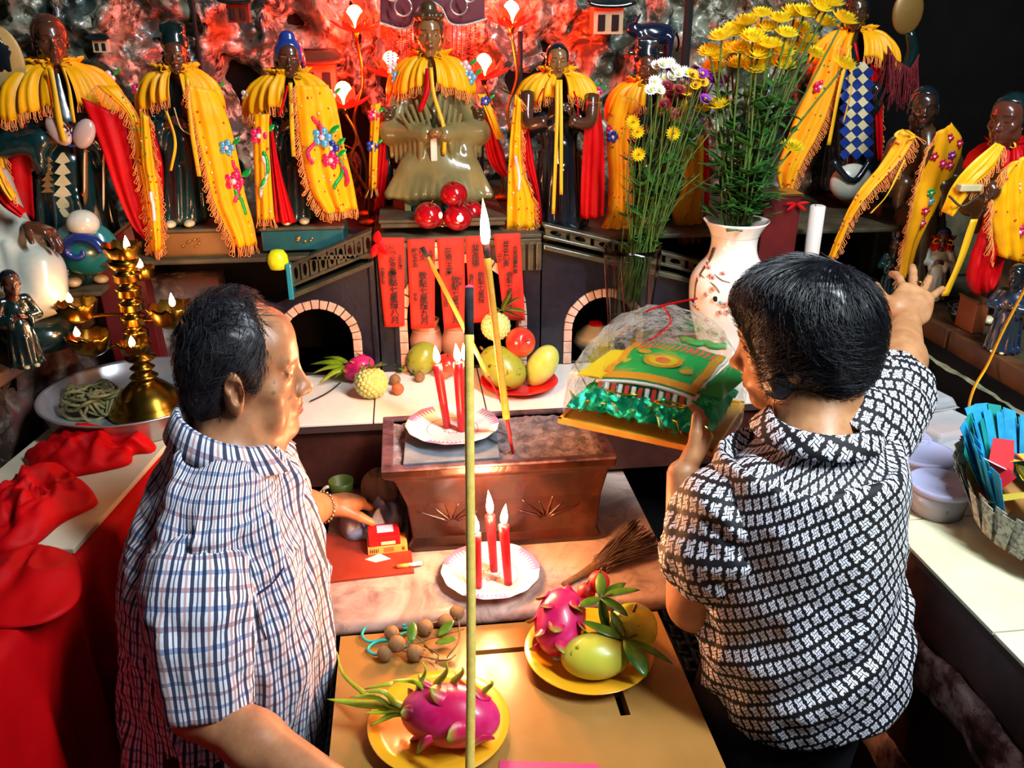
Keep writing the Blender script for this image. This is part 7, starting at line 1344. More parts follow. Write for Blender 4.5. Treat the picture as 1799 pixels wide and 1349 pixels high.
# glass vase with mixed daisies
m_glass = mat('clear_glass', '#dfe8e2', .05, trans=1, ior=1.3)
def glass_vase():
    c = on_z(1100, 652, ZC); t = thing('glass_vase', 'clear glass vase with dark red flame motifs holding small mixed daisies', 'vase', c); zt = on_y(1118, 432, c[1])[2] - c[2]; prof = [(.001, 0), (.042, 0), (.046, .004)] + [(.046 + .022 * s ** 1.5, .004 + (zt - .004) * s) for s in np.linspace(.05, 1, 14)]; MB().lathe(prof + [(r - .003, z) for r, z in prof[::-1][:-2]] + [(.001, .008)], c, 36, mod=lambda th, i: 1 + (.03 * np.cos(6 * th) if i > 14 and i < 20 else 0)).build('glass', m_glass, t)
    for k in range(6):
        a = k / 6 * 6.283; P = [c + A(math.cos(a + .12 * math.sin(s * 5)) * (.047 + .022 * s ** 1.5), math.sin(a + .12 * math.sin(s * 5)) * (.047 + .022 * s ** 1.5), .01 + (zt - .02) * s) for s in np.linspace(.35, 1, 14)]; MB().tube(P, .0045 * np.sin(np.linspace(.15, 3, 14)), 6, flat=.4).build('flame_motif', mat('glass_maroon', '#4a1018', .2, coat=.5), t)
    return c, zt
gc, gh = glass_vase(); gm = gc + A(0, 0, gh * .9)
def daisy(nm, c): return bloom_mesh(nm, .0145, ((16, .18, .15, .9, .36), (12, .12, .5, .66, .32)), mat('petal_' + nm, c, .5))
DA = dict(white=daisy('white', '#f2f2ea'), maroon=daisy('maroon', '#7a0a20'), purple=daisy('purple', '#8a2aa8'), gold=daisy('gold', '#e8b41a')); eye = mat('flower_eye', '#c8c040', .6); eye2 = mat('flower_eye_dark', '#5a3a10', .6)
MIX = [('white', p) for p in ((1153, 116), (1165, 113), (1176, 112), (1187, 122), (1193, 130), (1205, 128), (1165, 140), (1150, 145), (1180, 135), (1200, 148), (1145, 158), (1158, 158))] + [('maroon', p) for p in ((1162, 155), (1172, 152), (1180, 168), (1193, 158), (1196, 170), (1220, 165), (1226, 178), (1235, 160), (1168, 184), (1186, 182), (1210, 180), (1190, 200), (1178, 122))] + [('purple', p) for p in ((1222, 126), (1234, 130), (1243, 136), (1248, 140), (1258, 133), (1270, 142), (1238, 175))] + [('gold', p) for p in ((1216, 132), (1228, 134), (1235, 145), (1222, 150), (1198, 180), (1205, 160))]
for k, (nm, (px, py)) in enumerate(MIX): flower('daisy', 'small %s daisy in the glass vase, %s of its colour from the left' % ('yellow' if nm == 'gold' else nm, ORD[sorted([q for n_, q in MIX if n_ == nm]).index((px, py))]), 'flower', nm + ' daisies', gm + A(rs.uniform(-.03, .03), rs.uniform(-.03, .03), -.06), on_y(px, py, gc[1] + rs.uniform(-.04, .05)), DA[nm], unit(A(rs.uniform(-.3, .3), -.7, .6)), m_green, .0014, 1, 100 + k, rs.uniform(.9, 1.15), eye2 if nm in ('maroon', 'gold') else eye)
for k, (px, py) in enumerate(((1112, 215), (1120, 232), (1122, 272), (1183, 235))): flower('chrysanthemum', 'small yellow bloom left of the glass vase stems, %s of three' % ('topmost', 'middle', 'lowest')[min(k, 2)] if px < 1150 else 'small yellow bloom in the middle of the glass vase stems', 'flower', 'low yellow blooms', gm, on_y(px, py, gc[1] - .03), me_mum, A(-.3, -.9, .3), m_green, .0014, 1, 200 + k, .55)
for k in range(34):                                       # bare stems and leaf sprays filling the glass vase
    px = 1105 + rs.uniform(0, 150); py = rs.uniform(190, 330); hd = on_y(px, py, gc[1] + rs.uniform(-.05, .06)); t = thing('green_spray', 'thin leafy green spray among the stems of the glass vase', 'stem', gm, 'green sprays in the glass vase'); P = spline([gm + A(rs.uniform(-.03, .03), rs.uniform(-.03, .03), -.10), (gm + hd) / 2 + A(0, 0, .02), hd], 12); MB().tube(P, .0013, 5).build('stem', m_green, t)
    for j in range(5): a = rs.uniform(0, 6.28); MB().leaf(P[rs.randint(3, 11)], A(math.cos(a), math.sin(a) - .3, .5), A(0, 0, 1), rs.uniform(.02, .045), .010, .3, 5).build('leaf', m_leafd if j % 2 else m_leafg, t, solid=.0005)
# red box and white candle behind the vase, loose items
b0 = on_y(1395, 455, 2.02); t = thing('red_box', 'upright dark red lacquered box behind the woman\'s head', 'box', A(on_y(1370, 400, 1.9)[0], 1.937, 1.151)); MB().box((on_y(1338, 400, 1.9)[0], 1.9, 1.151), (on_y(1402, 400, 1.9)[0], 1.975, on_y(1370, 345, 1.9)[2])).build('body', m_darkred, t, False, bevel=.003); MB().box((on_y(1336, 400, 1.9)[0], 1.896, on_y(1370, 345, 1.9)[2]), (on_y(1404, 400, 1.9)[0], 1.979, on_y(1370, 341, 1.9)[2])).build('lid', m_brown, t, False); k = on_y(1400, 358, 1.89)
for d in (A(.9, 0, .1), A(-.9, 0, .05), A(.6, 0, -.4), A(-.5, 0, -.3)): MB().leaf(k, d, A(0, -1, 0), .03, .008, .2).build('red_string', m_cred, t, solid=.001)
t = thing('pillar_candle', 'tall white pillar candle beside the dark red box', 'candle', snap(on_y(1437, 362, 1.93), 1.151)); c1 = on_y(1437, 362, 1.93); c0 = snap(c1, 1.151); MB().lathe([(.018, 0), (.018, c1[2] - c0[2]), (.014, c1[2] - c0[2] + .002), (.001, c1[2] - c0[2] - .002)], c0, 24).build('wax', mat('white_wax', '#d9cfc6', .4, sss=.1), t); MB().tube([c1 - A(.006, 0, .002), c1 + A(-.006, 0, .008)], .001, 5).build('wick', m_wick, t)

# ------------------------------------------------------------------ left: covered table, board, cloths, basin, brass lamp
E0 = on_z(140, 975, 1.14) * A(1, 1, 0); RL = np.array([dirL, -nL, A(0, 0, 1)])
def left_table():
    t = thing('covered_table', 'low altar table draped in red cloth at the left', 'table', E0 + A(-.15, .1, 0)); s0, s1 = -.62, .66; w = .30; zt = 1.138
    MB().box((s0 + .02, .02, .3), (s1, w - .01, zt - .004), RL, E0).build('table_body', m_darkred, t, False)
    for a, b in ((s0 + .04, .04), (s0 + .04, w - .06), (s1 - .06, .04), (s1 - .06, w - .06)): MB().box((a, b, 0), (a + .03, b + .03, .3), RL, E0).build('leg', m_darkred, t, False)
    # cloth: top, then hanging front with folds
    ss = np.linspace(s0, s1, 120); prof = [(w, 0), (w * .5, 0), (.012, 0), (0, -.004), (-.008, -.02)] + [(-.012 - .02 * k / 12, -.02 - k / 12 * 1.06) for k in range(1, 13)]; P = np.zeros((len(prof), 120, 3))
    for i, (v, h) in enumerate(prof):
        wv = (.024 * np.sin(ss * 46 + 2 * np.sin(ss * 9)) + .012 * np.sin(ss * 90 + 1)) * min(1, max(0, -h) * 2.2) - .01 * min(1, max(0, -h) * 3); p = E0 + ss[:, None] * dirL + (-nL) * (v + 0) + nL * wv[:, None]; p[:, 2] = zt + .002 + h; P[i] = p
    MB().grid(P).build('cloth', m_redcloth, t, solid=.0015)
    # near end drop
    vv = np.linspace(0, w, 40); P = np.zeros((12, 40, 3))
    for i in range(12): h = i / 11 * 1.0; wv = .02 * np.sin(vv * 60) * min(1, h * 2.5) + .01; p = E0 + dirL * (s0) - nL * vv[:, None] - dirL * wv[:, None]; p[:, 2] = zt + .002 - h; P[i] = p
    MB().grid(P).build('cloth_end', m_redcloth, t, solid=.0015)
    MB().box((0.0, .008, zt + .003), (s1 - .02, w - .01, zt + .014), RL, E0).build('board', mat('cream_board', '#c9c2a8', .45, col2='#bdb498', scale=6), t, False, bevel=.002)
left_table()
ZLB = 1.152
crumpled('red_cloth', 'crumpled red satin cloth on the cream board beside the basin', 'cloth', ((42, 810), (100, 775), (160, 770), (262, 778), (270, 795), (235, 800), (225, 818), (150, 835), (110, 840), (60, 832)), ZLB, .05, m_redcloth, 5.0, 'red satin cloths'); crumpled('red_cloth', 'crumpled red satin cloth nearest the left picture edge', 'cloth', ((-20, 880), (40, 845), (100, 830), (135, 850), (165, 872), (168, 890), (110, 920), (55, 962), (-20, 970)), ZLB, .055, m_redcloth, 8.0, 'red satin cloths'); crumpled('red_cloth', 'limp red cloth lying over the near corner of the covered table', 'cloth', ((-60, 985), (30, 962), (120, 975), (142, 1000), (135, 1060), (60, 1100), (-60, 1090)), 1.141, .03, m_redcloth, 2.0, 'red satin cloths', fold=9)
def basin():
    c = on_z(236, 694, ZLB + .045); c[2] = ZLB + .001; t = thing('basin', 'wide shallow aluminium basin holding the brass lamp', 'basin', c); r = .190; MB().lathe([(.001, 0), (r * .86, 0), (r * .9, .004), (r * .98, .052), (r * 1.0, .056), (r * 1.015, .057), (r * 1.015, .060), (r * .99, .060), (r * .965, .054), (r * .87, .006), (.001, .004)], c, 72).build('pan', mat('aluminium', '#c9ced2', .3, .8, col2='#b3babf', scale=6), t); return c, r
bc, br = basin()
m_brass = mat('brass', '#94742a', .26, 1, col2='#6f5216', scale=14)
def brass_lamp():
    c = on_z(263, 716, bc[2] + .012); c[2] = bc[2] + .005; t = thing('oil_lamp', 'tall brass oil lamp with branching cups standing in the basin', 'oil lamp', c); Z = lambda px, py: on_y(px, py, c[1])[2] - c[2]; H = Z(222, 455)
    pr = [(.001, 0), (.084, 0), (.086, .006), (.084, .018), (.076, .026), (.075, .032), (.066, .046), (.064, .052), (.052, .066), (.042, .078), (.030, .090), (.02, .094), (.024, .1), (.03, .106), (.024, .112), (.016, .118), (.02, .126), (.026, .132), (.02, .138), (.013, .146), (.03, .158), (.032, .164), (.013, .172)]
    z = .172
    for k in range(6): pr += [(.017, z + .003), (.024, z + .006), (.026, z + .009), (.025, z + .024), (.027, z + .027), (.024, z + .031), (.017, z + .035)]; z += .04
    s = (H - .02) / z; pr = [(r, zz * s) for r, zz in pr] + [(.03, H - .012), (.032, H), (.001, H)]; MB().lathe(pr, c, 36).build('column', m_brass, t)
    cups = [((215, 438), .036, (222, 428), None), ((248, 476), .026, (245, 460), .02), ((302, 548), .045, (302, 528), -.02), ((136, 540), .040, (121, 521), .0), ((158, 598), .043, (134, 581), -.02), ((234, 608), .028, (231, 597), -.055)]
    for k, ((px, py), r, (fx, fy), dy) in enumerate(cups):
        y = c[1] + (0 if dy is None else dy); p = on_y(px, py, y); t2 = t; n = 28; rr = random.Random(k); jag = [rr.uniform(.9, 1.1) for _ in range(n)]; b = MB(); prof = [(.15, -.75), (.5, -.7), (.85, -.45), (1.0, 0), (1.04, .18), (.98, .16), (.8, -.35), (.4, -.55), (.05, -.58)]; b.lathe([(a * r, h * r) for a, h in prof], p, n, mod=lambda th, i: np.array(jag) if 3 <= i <= 5 else 1); V_ = b.V[0]; V_[:, 2] += np.where((np.arange(len(V_)) // n >= 3) & (np.arange(len(V_)) // n <= 5), r * .22 * np.abs(np.sin(np.arange(len(V_)) % n / n * 2 * math.pi * 5)), 0); cup = b.build('cup', m_brass, t)
        if dy is not None: q = A(c[0], c[1], p[2] - r * .5); MB().tube(spline([q, (q + p) / 2 - A(0, 0, .008), p - A(0, 0, r * .6)], 8), .0035, 8).build('branch', m_brass, t)
        MB().ell(p - A(0, 0, r * .18), (r * .8, r * .8, r * .08), 6, 16).build('oil', mat('lamp_oil', '#6a4a10', .05, coat=1), cup); fl = on_y(fx, fy, y - .4 * r); MB().tube([p - A(0, 0, r * .1), fl - A(0, 0, .012)], .0018, 6).build('wick', m_wick, cup); o = flame(t, fl - A(0, 0, .013), .03 if k in (0, 2) else .022, .0065, (0, 0), m_flame_s)
brass_lamp()
def cord():
    rs2 = np.random.default_rng(4); c = on_z(168, 712, bc[2] + .02); t = thing('rope_bundle', 'tangled bundle of greenish cord lying in the basin', 'rope', A(c[0], c[1], bc[2] + .005))
    for k in range(15):
        a0 = rs2.uniform(0, 6.28); P = []
        for s in np.linspace(0, 1, 11): r = .018 + .052 * rs2.random(); P.append(A(c[0] + r * math.cos(a0 + s * 7) * 1.0, c[1] + r * .8 * math.sin(a0 + s * 7), bc[2] + .009 + .055 * rs2.random() ** 1.3))
        MB().tube(spline(P, 40), .0036, 6).build('strand', mat('green_cord', '#5a5634', .8, col2='#7a7448', scale=60), t)
    p = on_z(305, 680, bc[2] + .02); t = thing('spoon', 'dark metal spoon lying in the basin behind the lamp', 'spoon', p); MB().ell(p, (.024, .016, .006), 8, 14).build('bowl', mat('dark_steel', '#3a3c40', .25, 1), t); MB().tube([p, p + A(.07, .02, .01)], .003, 6).build('handle', mat('dark_steel', '#3a3c40', .25, 1), t)
cord()
q = on_y(205, 420, 2.0); t = thing('slanted_box', 'dark red wooden box with slanted top behind the brass lamp', 'box', on_y(215, 560, 2.0)); X = lambda px: on_y(px, 480, 2.035)[0]; z0 = 1.15; V = [(X(172), 2.035, z0), (X(262), 2.035, z0), (X(262), 2.085, z0), (X(172), 2.085, z0), (X(166), 2.035, on_y(168, 450, 2.035)[2]), (X(246), 2.035, on_y(246, 392, 2.035)[2]), (X(246), 2.085, on_y(246, 392, 2.035)[2]), (X(166), 2.085, on_y(168, 450, 2.035)[2])]; MB().add(V, [(3, 2, 1, 0), (4, 5, 6, 7), (0, 1, 5, 4), (1, 2, 6, 5), (2, 3, 7, 6), (3, 0, 4, 7)]).build('board', m_darkred, t, False, bevel=.003)
V2 = np.array(V)[4:8]; MB().add(np.vstack([V2, V2 + A(0, 0, .008)]), [(3, 2, 1, 0), (4, 5, 6, 7), (0, 1, 5, 4), (1, 2, 6, 5), (2, 3, 7, 6), (3, 0, 4, 7)]).build('top_strip', m_wood, t, False)

# ------------------------------------------------------------------ the wrapped offering tray
def offering_tray():
    a = A(.245, 1.335, 1.300); ex = unit(A(.155, -.105, 0)); b = a + ex * .30; c0 = a; ey = A(-ex[1], ex[0], 0); ey = unit(A(.42, .62, 0)); ey = unit(ey - ex * ex.dot(ey)); R = np.array([ex, ey, A(0, 0, 1)]); W, D = .275, .22; loc = a + ex * W / 2 + ey * D / 2
    t = thing('offering_tray', 'cellophane-wrapped tray of green paper robes and foil held by the woman', 'offering', loc); mt = mat('tray_gold', '#c98a1c', .4, col2='#d9a030', scale=20); MB().box((0, 0, 0), (W, D, .006), R, a).box((0, 0, .006), (W, .006, .010), R, a).box((0, D - .006, .006), (W, D, .010), R, a).box((0, 0, .006), (.006, D, .010), R, a).box((W - .006, 0, .006), (W, D, .010), R, a).build('tray', mt, t, False)
    L = lambda x, y, z: a + ex * x + ey * y + A(0, 0, z)
    # crumpled green foil heap
    mf = mat('green_foil', '#0c9a64', .2, .8, col2='#2fd29a', scale=18, bump=.9, bscale=45, bdist=.006); u, v = np.meshgrid(np.linspace(.01, W - .01, 60), np.linspace(.01, D - .01, 44), indexing='ij'); e = np.clip(np.minimum(np.minimum(u, W - u), np.minimum(v, D - v)) / .04, 0, 1); Q = np.stack([u * 30, v * 30, u * 0], -1); Z = .012 + e ** .6 * (.035 + .016 * (1 - 2 * np.abs(perlin(Q))) + .012 * perlin(Q * 2.2)); P = a + u[..., None] * ex + v[..., None] * ey + Z[..., None] * A(0, 0, 1); MB().grid(P).build('green_foil', mf, t, False)
    rs3 = random.Random(2); mg = mat('gold_foil', '#d9a81c', .2, .9)
    for k in range(10):                                    # folded foil ingots along the front edge
        x = .02 + k * .027; y = rs3.uniform(.005, .03); cc = L(x, y, .028 + rs3.uniform(0, .012)); d = unit(ex * rs3.uniform(-.3, .5) - ey * .4 + A(0, 0, .8)); s = np.cross(d, A(0, 0, 1)); V = [cc - s * .014 - d * .016, cc + s * .014 - d * .014, cc + d * .022 + s * .006, cc + d * .02 - s * .010, cc - ey * .012]; MB().add(V, [(0, 1, 4), (1, 2, 4), (2, 3, 4), (3, 0, 4), (3, 2, 1, 0)]).build('foil_ingot', mf if k % 3 else mat('pale_foil', '#6fd0b0', .2, .7), t, False); MB().tube([V[0] - ey * .001, V[3] - ey * .001, V[2] - ey * .001], .0012, 5).build('gold_edge', mg, t)
    for (x, y, r1, r2) in ((.10, .045, .03, .012), (.19, .03, .026, .008)): MB().tube([L(x + r1 * math.cos(q), y + r2 * math.sin(q), .064) for q in np.linspace(0, 6.283, 24)], .0018, 6).build('gold_loop', mg, t)
    # paper robes: two folded printed packets
    mgp = mat('green_paper', '#0c8a3a', .55, col2='#0f9a44', scale=8); mw = mat('white_paper_edge', '#e6ece4', .6); mo = mat('gold_print', '#c98a1c', .5); mr = mat('red_stripe_print', '#c8403a', .55); my = mat('yellow_print', '#c9b41c', .55)
    def robe(name, x0, x1, y0, y1, z, skew, tilt):
        b = lambda x, y, h=0: L(x + skew * (y - y0), y, z + tilt * (y - y0) + h); G = lambda xa, xb, ya, yb, h0, n=8: np.array([[b(xa + (xb - xa) * i / n, ya + (yb - ya) * j / n, h0 + .010 * math.sin(math.pi * (xa + (xb - xa) * i / n - x0) / (x1 - x0)) + .003 * math.sin(9 * (ya + (yb - ya) * j / n) * 10)) for j in range(n + 1)] for i in range(n + 1)])
        MB().grid(G(x0 - .004, x1 + .004, y0 - .004, y1 + .004, 0)).build('white_edge', mw, t, solid=.004); MB().grid(G(x0, x1, y0, y1, .004)).build('green_panel', mgp, t, solid=.0012); MB().grid(G(x0, x1, y0 + .002, y0 + .020, .0055)).build('gold_band', mo, t, solid=.001)
        for k in range(16): xa = x0 + (x1 - x0) * (k + .1) / 16; MB().grid(G(xa, xa + (x1 - x0) / 30, y1 - .036, y1 - .002, .0055, 4)).build('red_stripe', mr, t, solid=.0008)
        for sx in (x0, x1 - .014): MB().grid(G(sx, sx + .014, y0 + .02, y1, .0058)).build('side_band', mo, t, solid=.001)
        mx, my_ = (x0 + x1) / 2, (y0 + y1) / 2
        for r, m_, h in ((.030, mo, .0060), (.022, my, .0068), (.012, mr, .0076)): ring = [b(mx + r * 1.15 * math.cos(q), my_ - .004 + r * .8 * math.sin(q), h + .0105) for q in np.linspace(0, 6.283, 28, endpoint=False)]; MB().add(ring, [tuple(range(28))]).build('medallion', m_, t, False, solid=.0008)
        for (px_, py_) in ((x0 + .04, y1 - .05), (x1 - .035, y0 + .05)): ring = [b(px_ + .012 * math.cos(q), py_ + .008 * math.sin(q), .0145) for q in np.linspace(0, 6.283, 16, endpoint=False)]; MB().add(ring, [tuple(range(16))]).build('medallion', mo, t, False, solid=.0008)
        for k in range(14): xa = x0 + (x1 - x0) * (k + .15) / 14; MB().add([b(xa, y0 - .003, 0), b(xa + .007, y0 - .003, 0), b(xa + .007, y0 - .012, -.022), b(xa, y0 - .012, -.022)], [(0, 1, 2, 3)]).build('fringe_stripe', (mr, mw)[k % 2], t, False, solid=.001)
    robe('upper', .055, .225, .05, .20, .076, .08, .12); MB().add([L(.01, .06, .072), L(.058, .045, .08), L(.10, .17, .096), L(.035, .16, .088)], [(0, 1, 2, 3)]).build('sleeve_flap', my, t, False, solid=.004); MB().add([L(.225, .06, .078), L(.265, .07, .072), L(.285, .15, .085), L(.25, .18, .095)], [(0, 1, 2, 3)]).build('sleeve_flap', mgp, t, False, solid=.004); MB().tube([L(.15 + .05 * q, .215 + .006 * math.sin(q * 9), .11) for q in np.linspace(0, 1.6, 12)], .011, 8, flat=.5).build('rolled_collar', mgp, t)
    # cellophane bag gathered above the tray
    mc = mat('cellophane', '#ffffff', .04, trans=1, ior=1.2, alpha=.32, bump=.9, bscale=22, bdist=.01); n = 60; th = np.linspace(0, 2 * math.pi, n, endpoint=False); rows = 16; P = np.zeros((rows, n, 3))
    for i in range(rows):
        s = i / (rows - 1); k = (1 - s ** 2.2) ** .7; X = W / 2 + (W / 2 + .012) * np.sign(np.cos(th)) * np.abs(np.cos(th)) ** .5 * (k * .98 + .02); Yy = D / 2 + s * .03 + (D / 2 + .012) * np.sign(np.sin(th)) * np.abs(np.sin(th)) ** .5 * (k * .98 + .02); Z = -.004 + .20 * s ** .8; P[i] = a + X[:, None] * ex + Yy[:, None] * ey + A(0, 0, Z); P[i] += .012 * s ** .3 * np.stack([perlin(P[i] * 28 + 3), perlin(P[i] * 28 + 13), perlin(P[i] * 28 + 23)], 1)
    MB().grid(P, close_v=True).build('cellophane', mc, t, False); tp = P[-1].mean(0)
    MB().tube(spline([tp + A(-.03, 0, -.01), tp, tp + A(.05, -.03, .02)], 10), .0018, 6).build('red_tie', m_cred, t); MB().tube(spline([tp, tp + A(.01, -.02, -.03), tp + A(-.035, -.05, -.045)], 8), .0018, 6).build('red_tie', m_cred, t)
offering_tray()

# ------------------------------------------------------------------ right counter: tubs, boxes, paper boat
m_plas = mat('clear_plastic', '#d9dcee', .15, trans=.55, ior=1.2, alpha=.75); m_lid = mat('milky_lid', '#b9bce0', .25, trans=.25, ior=1.2); m_food = mat('tub_food', '#5a5a3a', .6, col2='#9a8a5a', scale=50)
def tub(label, px, py, r, h=.055):
    c = on_z(px, py, ZC + h); c[2] = ZC; t = thing('plastic_tub', label, 'tub', c, 'round plastic tubs'); MB().lathe([(.001, .001), (r * .82, .001), (r * .97, h - .004), (r * .95, h - .004), (r * .80, .003), (.001, .003)], c, 40).build('bowl', m_plas, t); MB().lathe([(.001, .004), (r * .8, .004), (r * .88, h * .5), (r * .5, h * .55), (.001, h * .5)], c, 24, mod=lambda th, i: 1 + .03 * np.sin(7 * th + i)).build('contents', m_food, t); MB().lathe([(r * 1.02, h - .006), (r * 1.06, h - .006), (r * 1.06, h + .003), (r * .97, h + .004), (r * .93, h + .0015), (.001, h + .002)], c, 44).build('lid', m_lid, t)
tub('round plastic tub with milky lid nearest the paper offering', 1655, 850, .052); tub('round plastic tub with milky lid behind the nearest one', 1622, 796, .054); tub('round plastic tub mostly hidden by the woman\'s sleeve', 1585, 768, .050)
def clam(label, px, py, w, d, rot):
    h = .045; c = on_z(px, py, ZC + h); c[2] = ZC; t = thing('clamshell_box', label, 'food box', c, 'clear clamshell boxes'); R = rotm((0, 0, 1), rot).T; m = mat('clamshell', '#dfe2e6', .15, trans=.5, ior=1.15, alpha=.8)
    def frustum(z0, z1, k0, k1, name): V = [c + np.array([x * w / 2 * k, y * d / 2 * k, z]) @ R for z, k in ((z0, k0), (z1, k1)) for x, y in ((-1, -1), (1, -1), (1, 1), (-1, 1))]; MB().add(V, [(3, 2, 1, 0), (4, 5, 6, 7), (0, 1, 5, 4), (1, 2, 6, 5), (2, 3, 7, 6), (3, 0, 4, 7)]).build(name, m, t, False, bevel=.006)
    frustum(.001, .022, .86, .98, 'base'); frustum(.0235, h, .98, .82, 'lid'); MB().box((-w / 2, -d / 2, .022), (w / 2, d / 2, .0235), R, c).build('flange', m, t, False, bevel=.003)
    MB().ell(c + A(0, 0, .016), (w * .36, d * .34, .013), 10, 18, R, lambda D: 1 + .12 * np.sin(D[..., 0] * 9) * np.sin(D[..., 1] * 11)).build('food', mat('fried_food', '#9a5a2c', .6, col2='#c98a5a', scale=40), t)
clam('clear clamshell food box in the middle of the side counter', 1664, 740, .15, .11, .25); clam('clear clamshell food box nearest the folded blue papers', 1716, 786, .14, .11, .3); clam('clear clamshell food box at the back by the woman\'s sleeve', 1612, 690, .14, .11, .2)
def paper_boat():
    c = on_z(1790, 950, ZC); c = A(1.01, 1.06, ZC); t = thing('paper_offering', 'boat-shaped paper offering of folded banknotes and gold foil at the right edge', 'offering', c); ax = unit(A(.25, -.97, 0)); sd = A(-ax[1], ax[0], 0); Lh, Wh, hh = .17, .105, .075; mg = mat('gold_foil2', '#c99a14', .18, .9, bump=.5, bscale=30); mb_ = mat('bill_grey', '#b9b8ae', .6, col2='#6a6e66', scale=120, contrast=(.45, .6)); mbl = mat('blue_paper', '#1480b0', .55, col2='#2aa0c8', scale=25); mr = mat('red_packet', '#c81a24', .5); mw = mat('white_paper2', '#dcdce0', .6)
    rim = lambda a, k=1, z=0: c + ax * Lh * math.cos(a) * k + sd * Wh * math.sin(a) * k + A(0, 0, z + .035 * abs(math.cos(a)) ** 3)
    P = np.array([[rim(a, .45 + .5 * s, .002 + hh * s) for a in np.linspace(0, 6.283, 48, endpoint=False)] for s in np.linspace(0, 1, 6)]); MB().grid(P, close_v=True).build('hull', mat('hull_card', '#a8763a', .6), t, solid=.002)
    for k in range(58):                                    # folded notes around the rim
        a = k / 58 * 6.283; p0, p1 = rim(a, .80, .022), rim(a + .16, 1.08, hh + .022); tg = unit(rim(a + .05) - rim(a)); w = .030; V = [p0 - tg * w * .4, p0 + tg * w * .4, p1 + tg * w * .5, p1 - tg * w * .3]; nrm = unit(np.cross(V[1] - V[0], V[3] - V[0])); V2 = [v + nrm * .003 * (-1) ** k for v in V]; MB().add(V2, [(0, 1, 2, 3)]).build('banknote', mb_, t, False, solid=.0008)
    for k in range(40):                                    # blue paper fan at the far end
        a = math.pi + (k / 39 - .5) * 2.6; p0, p1 = rim(a, .72, hh * .7), rim(a, 1.02, hh + .075 + .012 * math.sin(k * 2.1)); tg = unit(rim(a + .05) - rim(a)); nr = unit(A(*(rim(a) - c)[:2], 0)) * ((k * 7) % 5 - 2) * .007; V = [p0 - tg * .008, p0 + tg * .008, p1 + tg * .016 + nr, p1 - tg * .009 + nr * .4]; MB().add(V, [(0, 1, 2, 3)]).build('blue_note', mbl if k % 4 else mat('teal_paper', '#0f8a80', .55), t, False, solid=.0008)
    rs4 = random.Random(9)
    for k in range(8): a = 1.9 + k * .34; p = rim(a, .66, hh + .012 + .004 * (k % 3)); d = unit(A(rs4.uniform(-1, 1), rs4.uniform(-1, 1), .5)); s = unit(np.cross(d, A(0, 0, 1))); V = [p - s * .02 - d * .028, p + s * .02 - d * .028, p + s * .016 + d * .03, p - s * .016 + d * .03]; MB().add(V, [(0, 1, 2, 3)]).build('packet', (mr, mw, mr, mat('yellow_packet', '#d9c040', .5))[k % 4], t, False, solid=.001)
    cc = c + A(.02, -.02, hh + .02); MB().ell(cc, (.06, .075, .035), 14, 20, None, lambda D: 1 + .12 * np.sin(D[..., 0] * 6) * np.sin(D[..., 1] * 5)).build('gold_ingot', mg, t, False); MB().ell(cc + A(-.02, .03, .012), (.028, .03, .025), 10, 14).build('orange_bundle', mat('orange_cellophane', '#d9822c', .2, coat=.5), t)
    for k in range(6): a = k * 1.05; p = cc + A(.06 * math.cos(a), .075 * math.sin(a), .0); MB().leaf(p, A(math.cos(a), math.sin(a), .5), A(0, 0, 1), .05, .04, .4).build('foil_leaf', mg, t, solid=.0008)
paper_boat()
def ribbon_long():
    P = [on_x(1810, 490, 1.225), on_x(1765, 575, 1.215), on_x(1735, 640, 1.20), on_x(1712, 680, 1.165), on_x(1702, 715, 1.155), on_x(1703, 742, 1.15)]; c = spline(P, 30); sd = np.array([A(.2, 1, 0) * .005] * 30); G = np.stack([c - sd, c + sd], 1); o = MB().grid(G).build('yellow_ribbon', m_ribb, None, loc=P[-1], solid=.001); tag(o, 'long yellow ribbon hanging down the stone bank from the right statue', 'ribbon')
ribbon_long()
c = on_x(1618, 640, 1.165); t = thing('pale_bun', 'pale rounded bun half hidden behind the woman\'s sleeve', 'bun', A(c[0], c[1], ZC)); MB().ell(A(c[0], c[1], ZC + .035), (.026, .022, .035), 12, 16).build('bun', mat('bun_cream', '#d9cfa8', .6), t); MB().ell(A(c[0] + .01, c[1], ZC + .003), (.03, .025, .003), 6, 12).build('paper_base', mat('paper_white', '#e8dccb', .7), t)
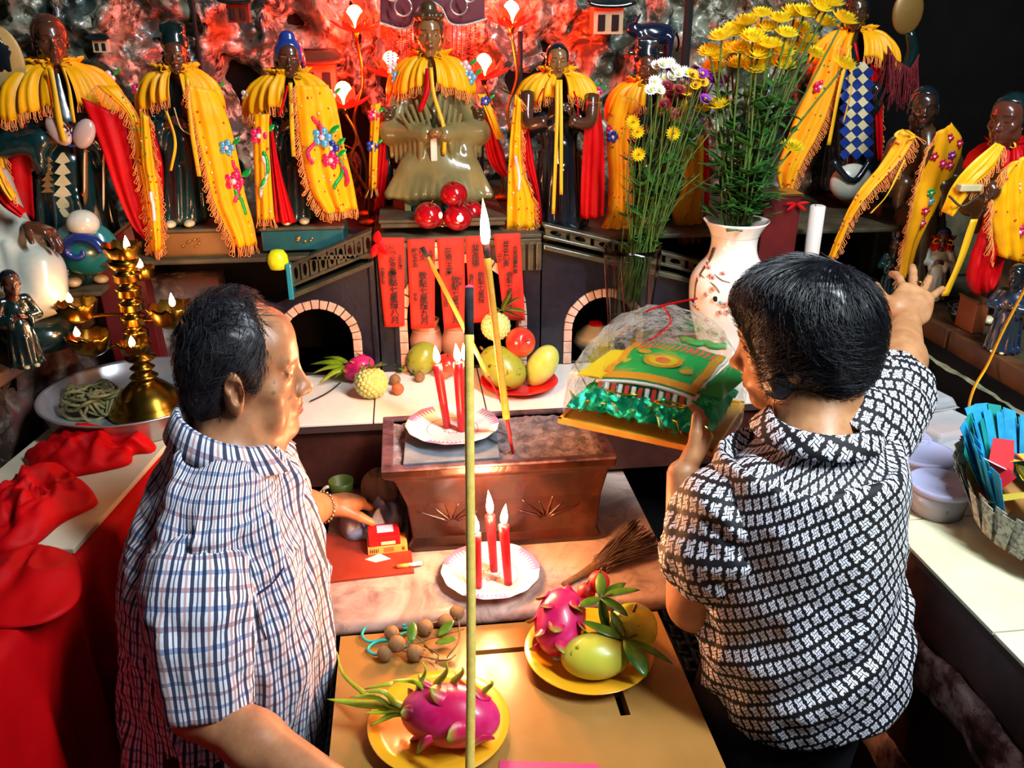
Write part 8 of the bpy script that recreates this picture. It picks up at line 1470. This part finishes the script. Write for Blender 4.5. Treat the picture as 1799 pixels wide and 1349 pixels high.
p0 = on_x(1650, 505, 1.30); t = thing('wooden_block', 'upright brown wooden block under the woman\'s outstretched hand', 'block', A(1.235, p0[1] - .03, 1.297)); a = on_z(1640, 580, 1.30); MB().box((1.255, a[1] - .03, 1.298), (1.285, a[1] + .035, 1.375)).build('block', mat('red_brown_wood', '#6a3214', .5, col2='#7a3e1a', scale=10), t, False, bevel=.002); MB().box((1.253, a[1] - .032, 1.37), (1.287, a[1] + .037, 1.376)).build('cap', m_wood, t, False)
for (px, py, lb) in ((1690, 540, 'dark round glazed bowl on the plank step at the right'), (1500, 520, 'shadowed round bowl behind the woman\'s head')):
    if px > 1600: c = on_z(px, py + 25, 1.298); t = lathe_thing('glazed_bowl', lb, 'bowl', c, [(.001, 0), (.022, 0), (.034, .02), (.038, .04), (.035, .04), (.03, .02), (.001, .006)], m_blk); MB().ell(c + A(0, 0, .036), (.03, .03, .008), 7, 14).build('contents', m_blue, t)

for (px, py0, py1, r, Y, zb, lb) in ((1213, -20, 232, .012, 2.42, 1.473, 'thick black iron rod rising behind the two bouquets'), (914, 55, 215, .007, 2.44, 1.473, 'thin black iron rod below the high right lotus lamp'), (334, -20, 120, .005, 2.40, 1.453, 'thin dark iron rod behind the green-capped statue')):
    tp = on_y(px, py0, Y); b_ = A(tp[0], tp[1], zb); t = thing('iron_rod', lb, 'rod', b_); MB().tube([b_, tp], r, 12).build('shaft', m_black, t); MB().lathe([(.001, 0), (r * 2.2, 0), (r * 2, .006), (r, .01)], b_, 16).build('foot', m_black, t)
o = crumpled('sequin_cloth', 'dark maroon sequined cloth behind the basin and brass lamp', 'cloth', ((262, 640), (300, 606), (345, 598), (395, 610), (400, 632), (330, 636)), 1.16, .05, mat('maroon_velvet', '#3a0414', .6, col2='#5a0a20', scale=40), 6.1)
rs5 = np.random.default_rng(8); V = np.array([v.co[:] for v in o.data.vertices]) + np.array(o.location); V = V[V[:, 2] > 1.175]; b = MB()
for p in V[rs5.integers(0, len(V), 26)]: b.ell(p + A(0, -.003, .003), .0028, 5, 7)
OFF[o] = A(*o.location); b.build('sequins', SEQ['green'], o)['kind'] = 'stuff'
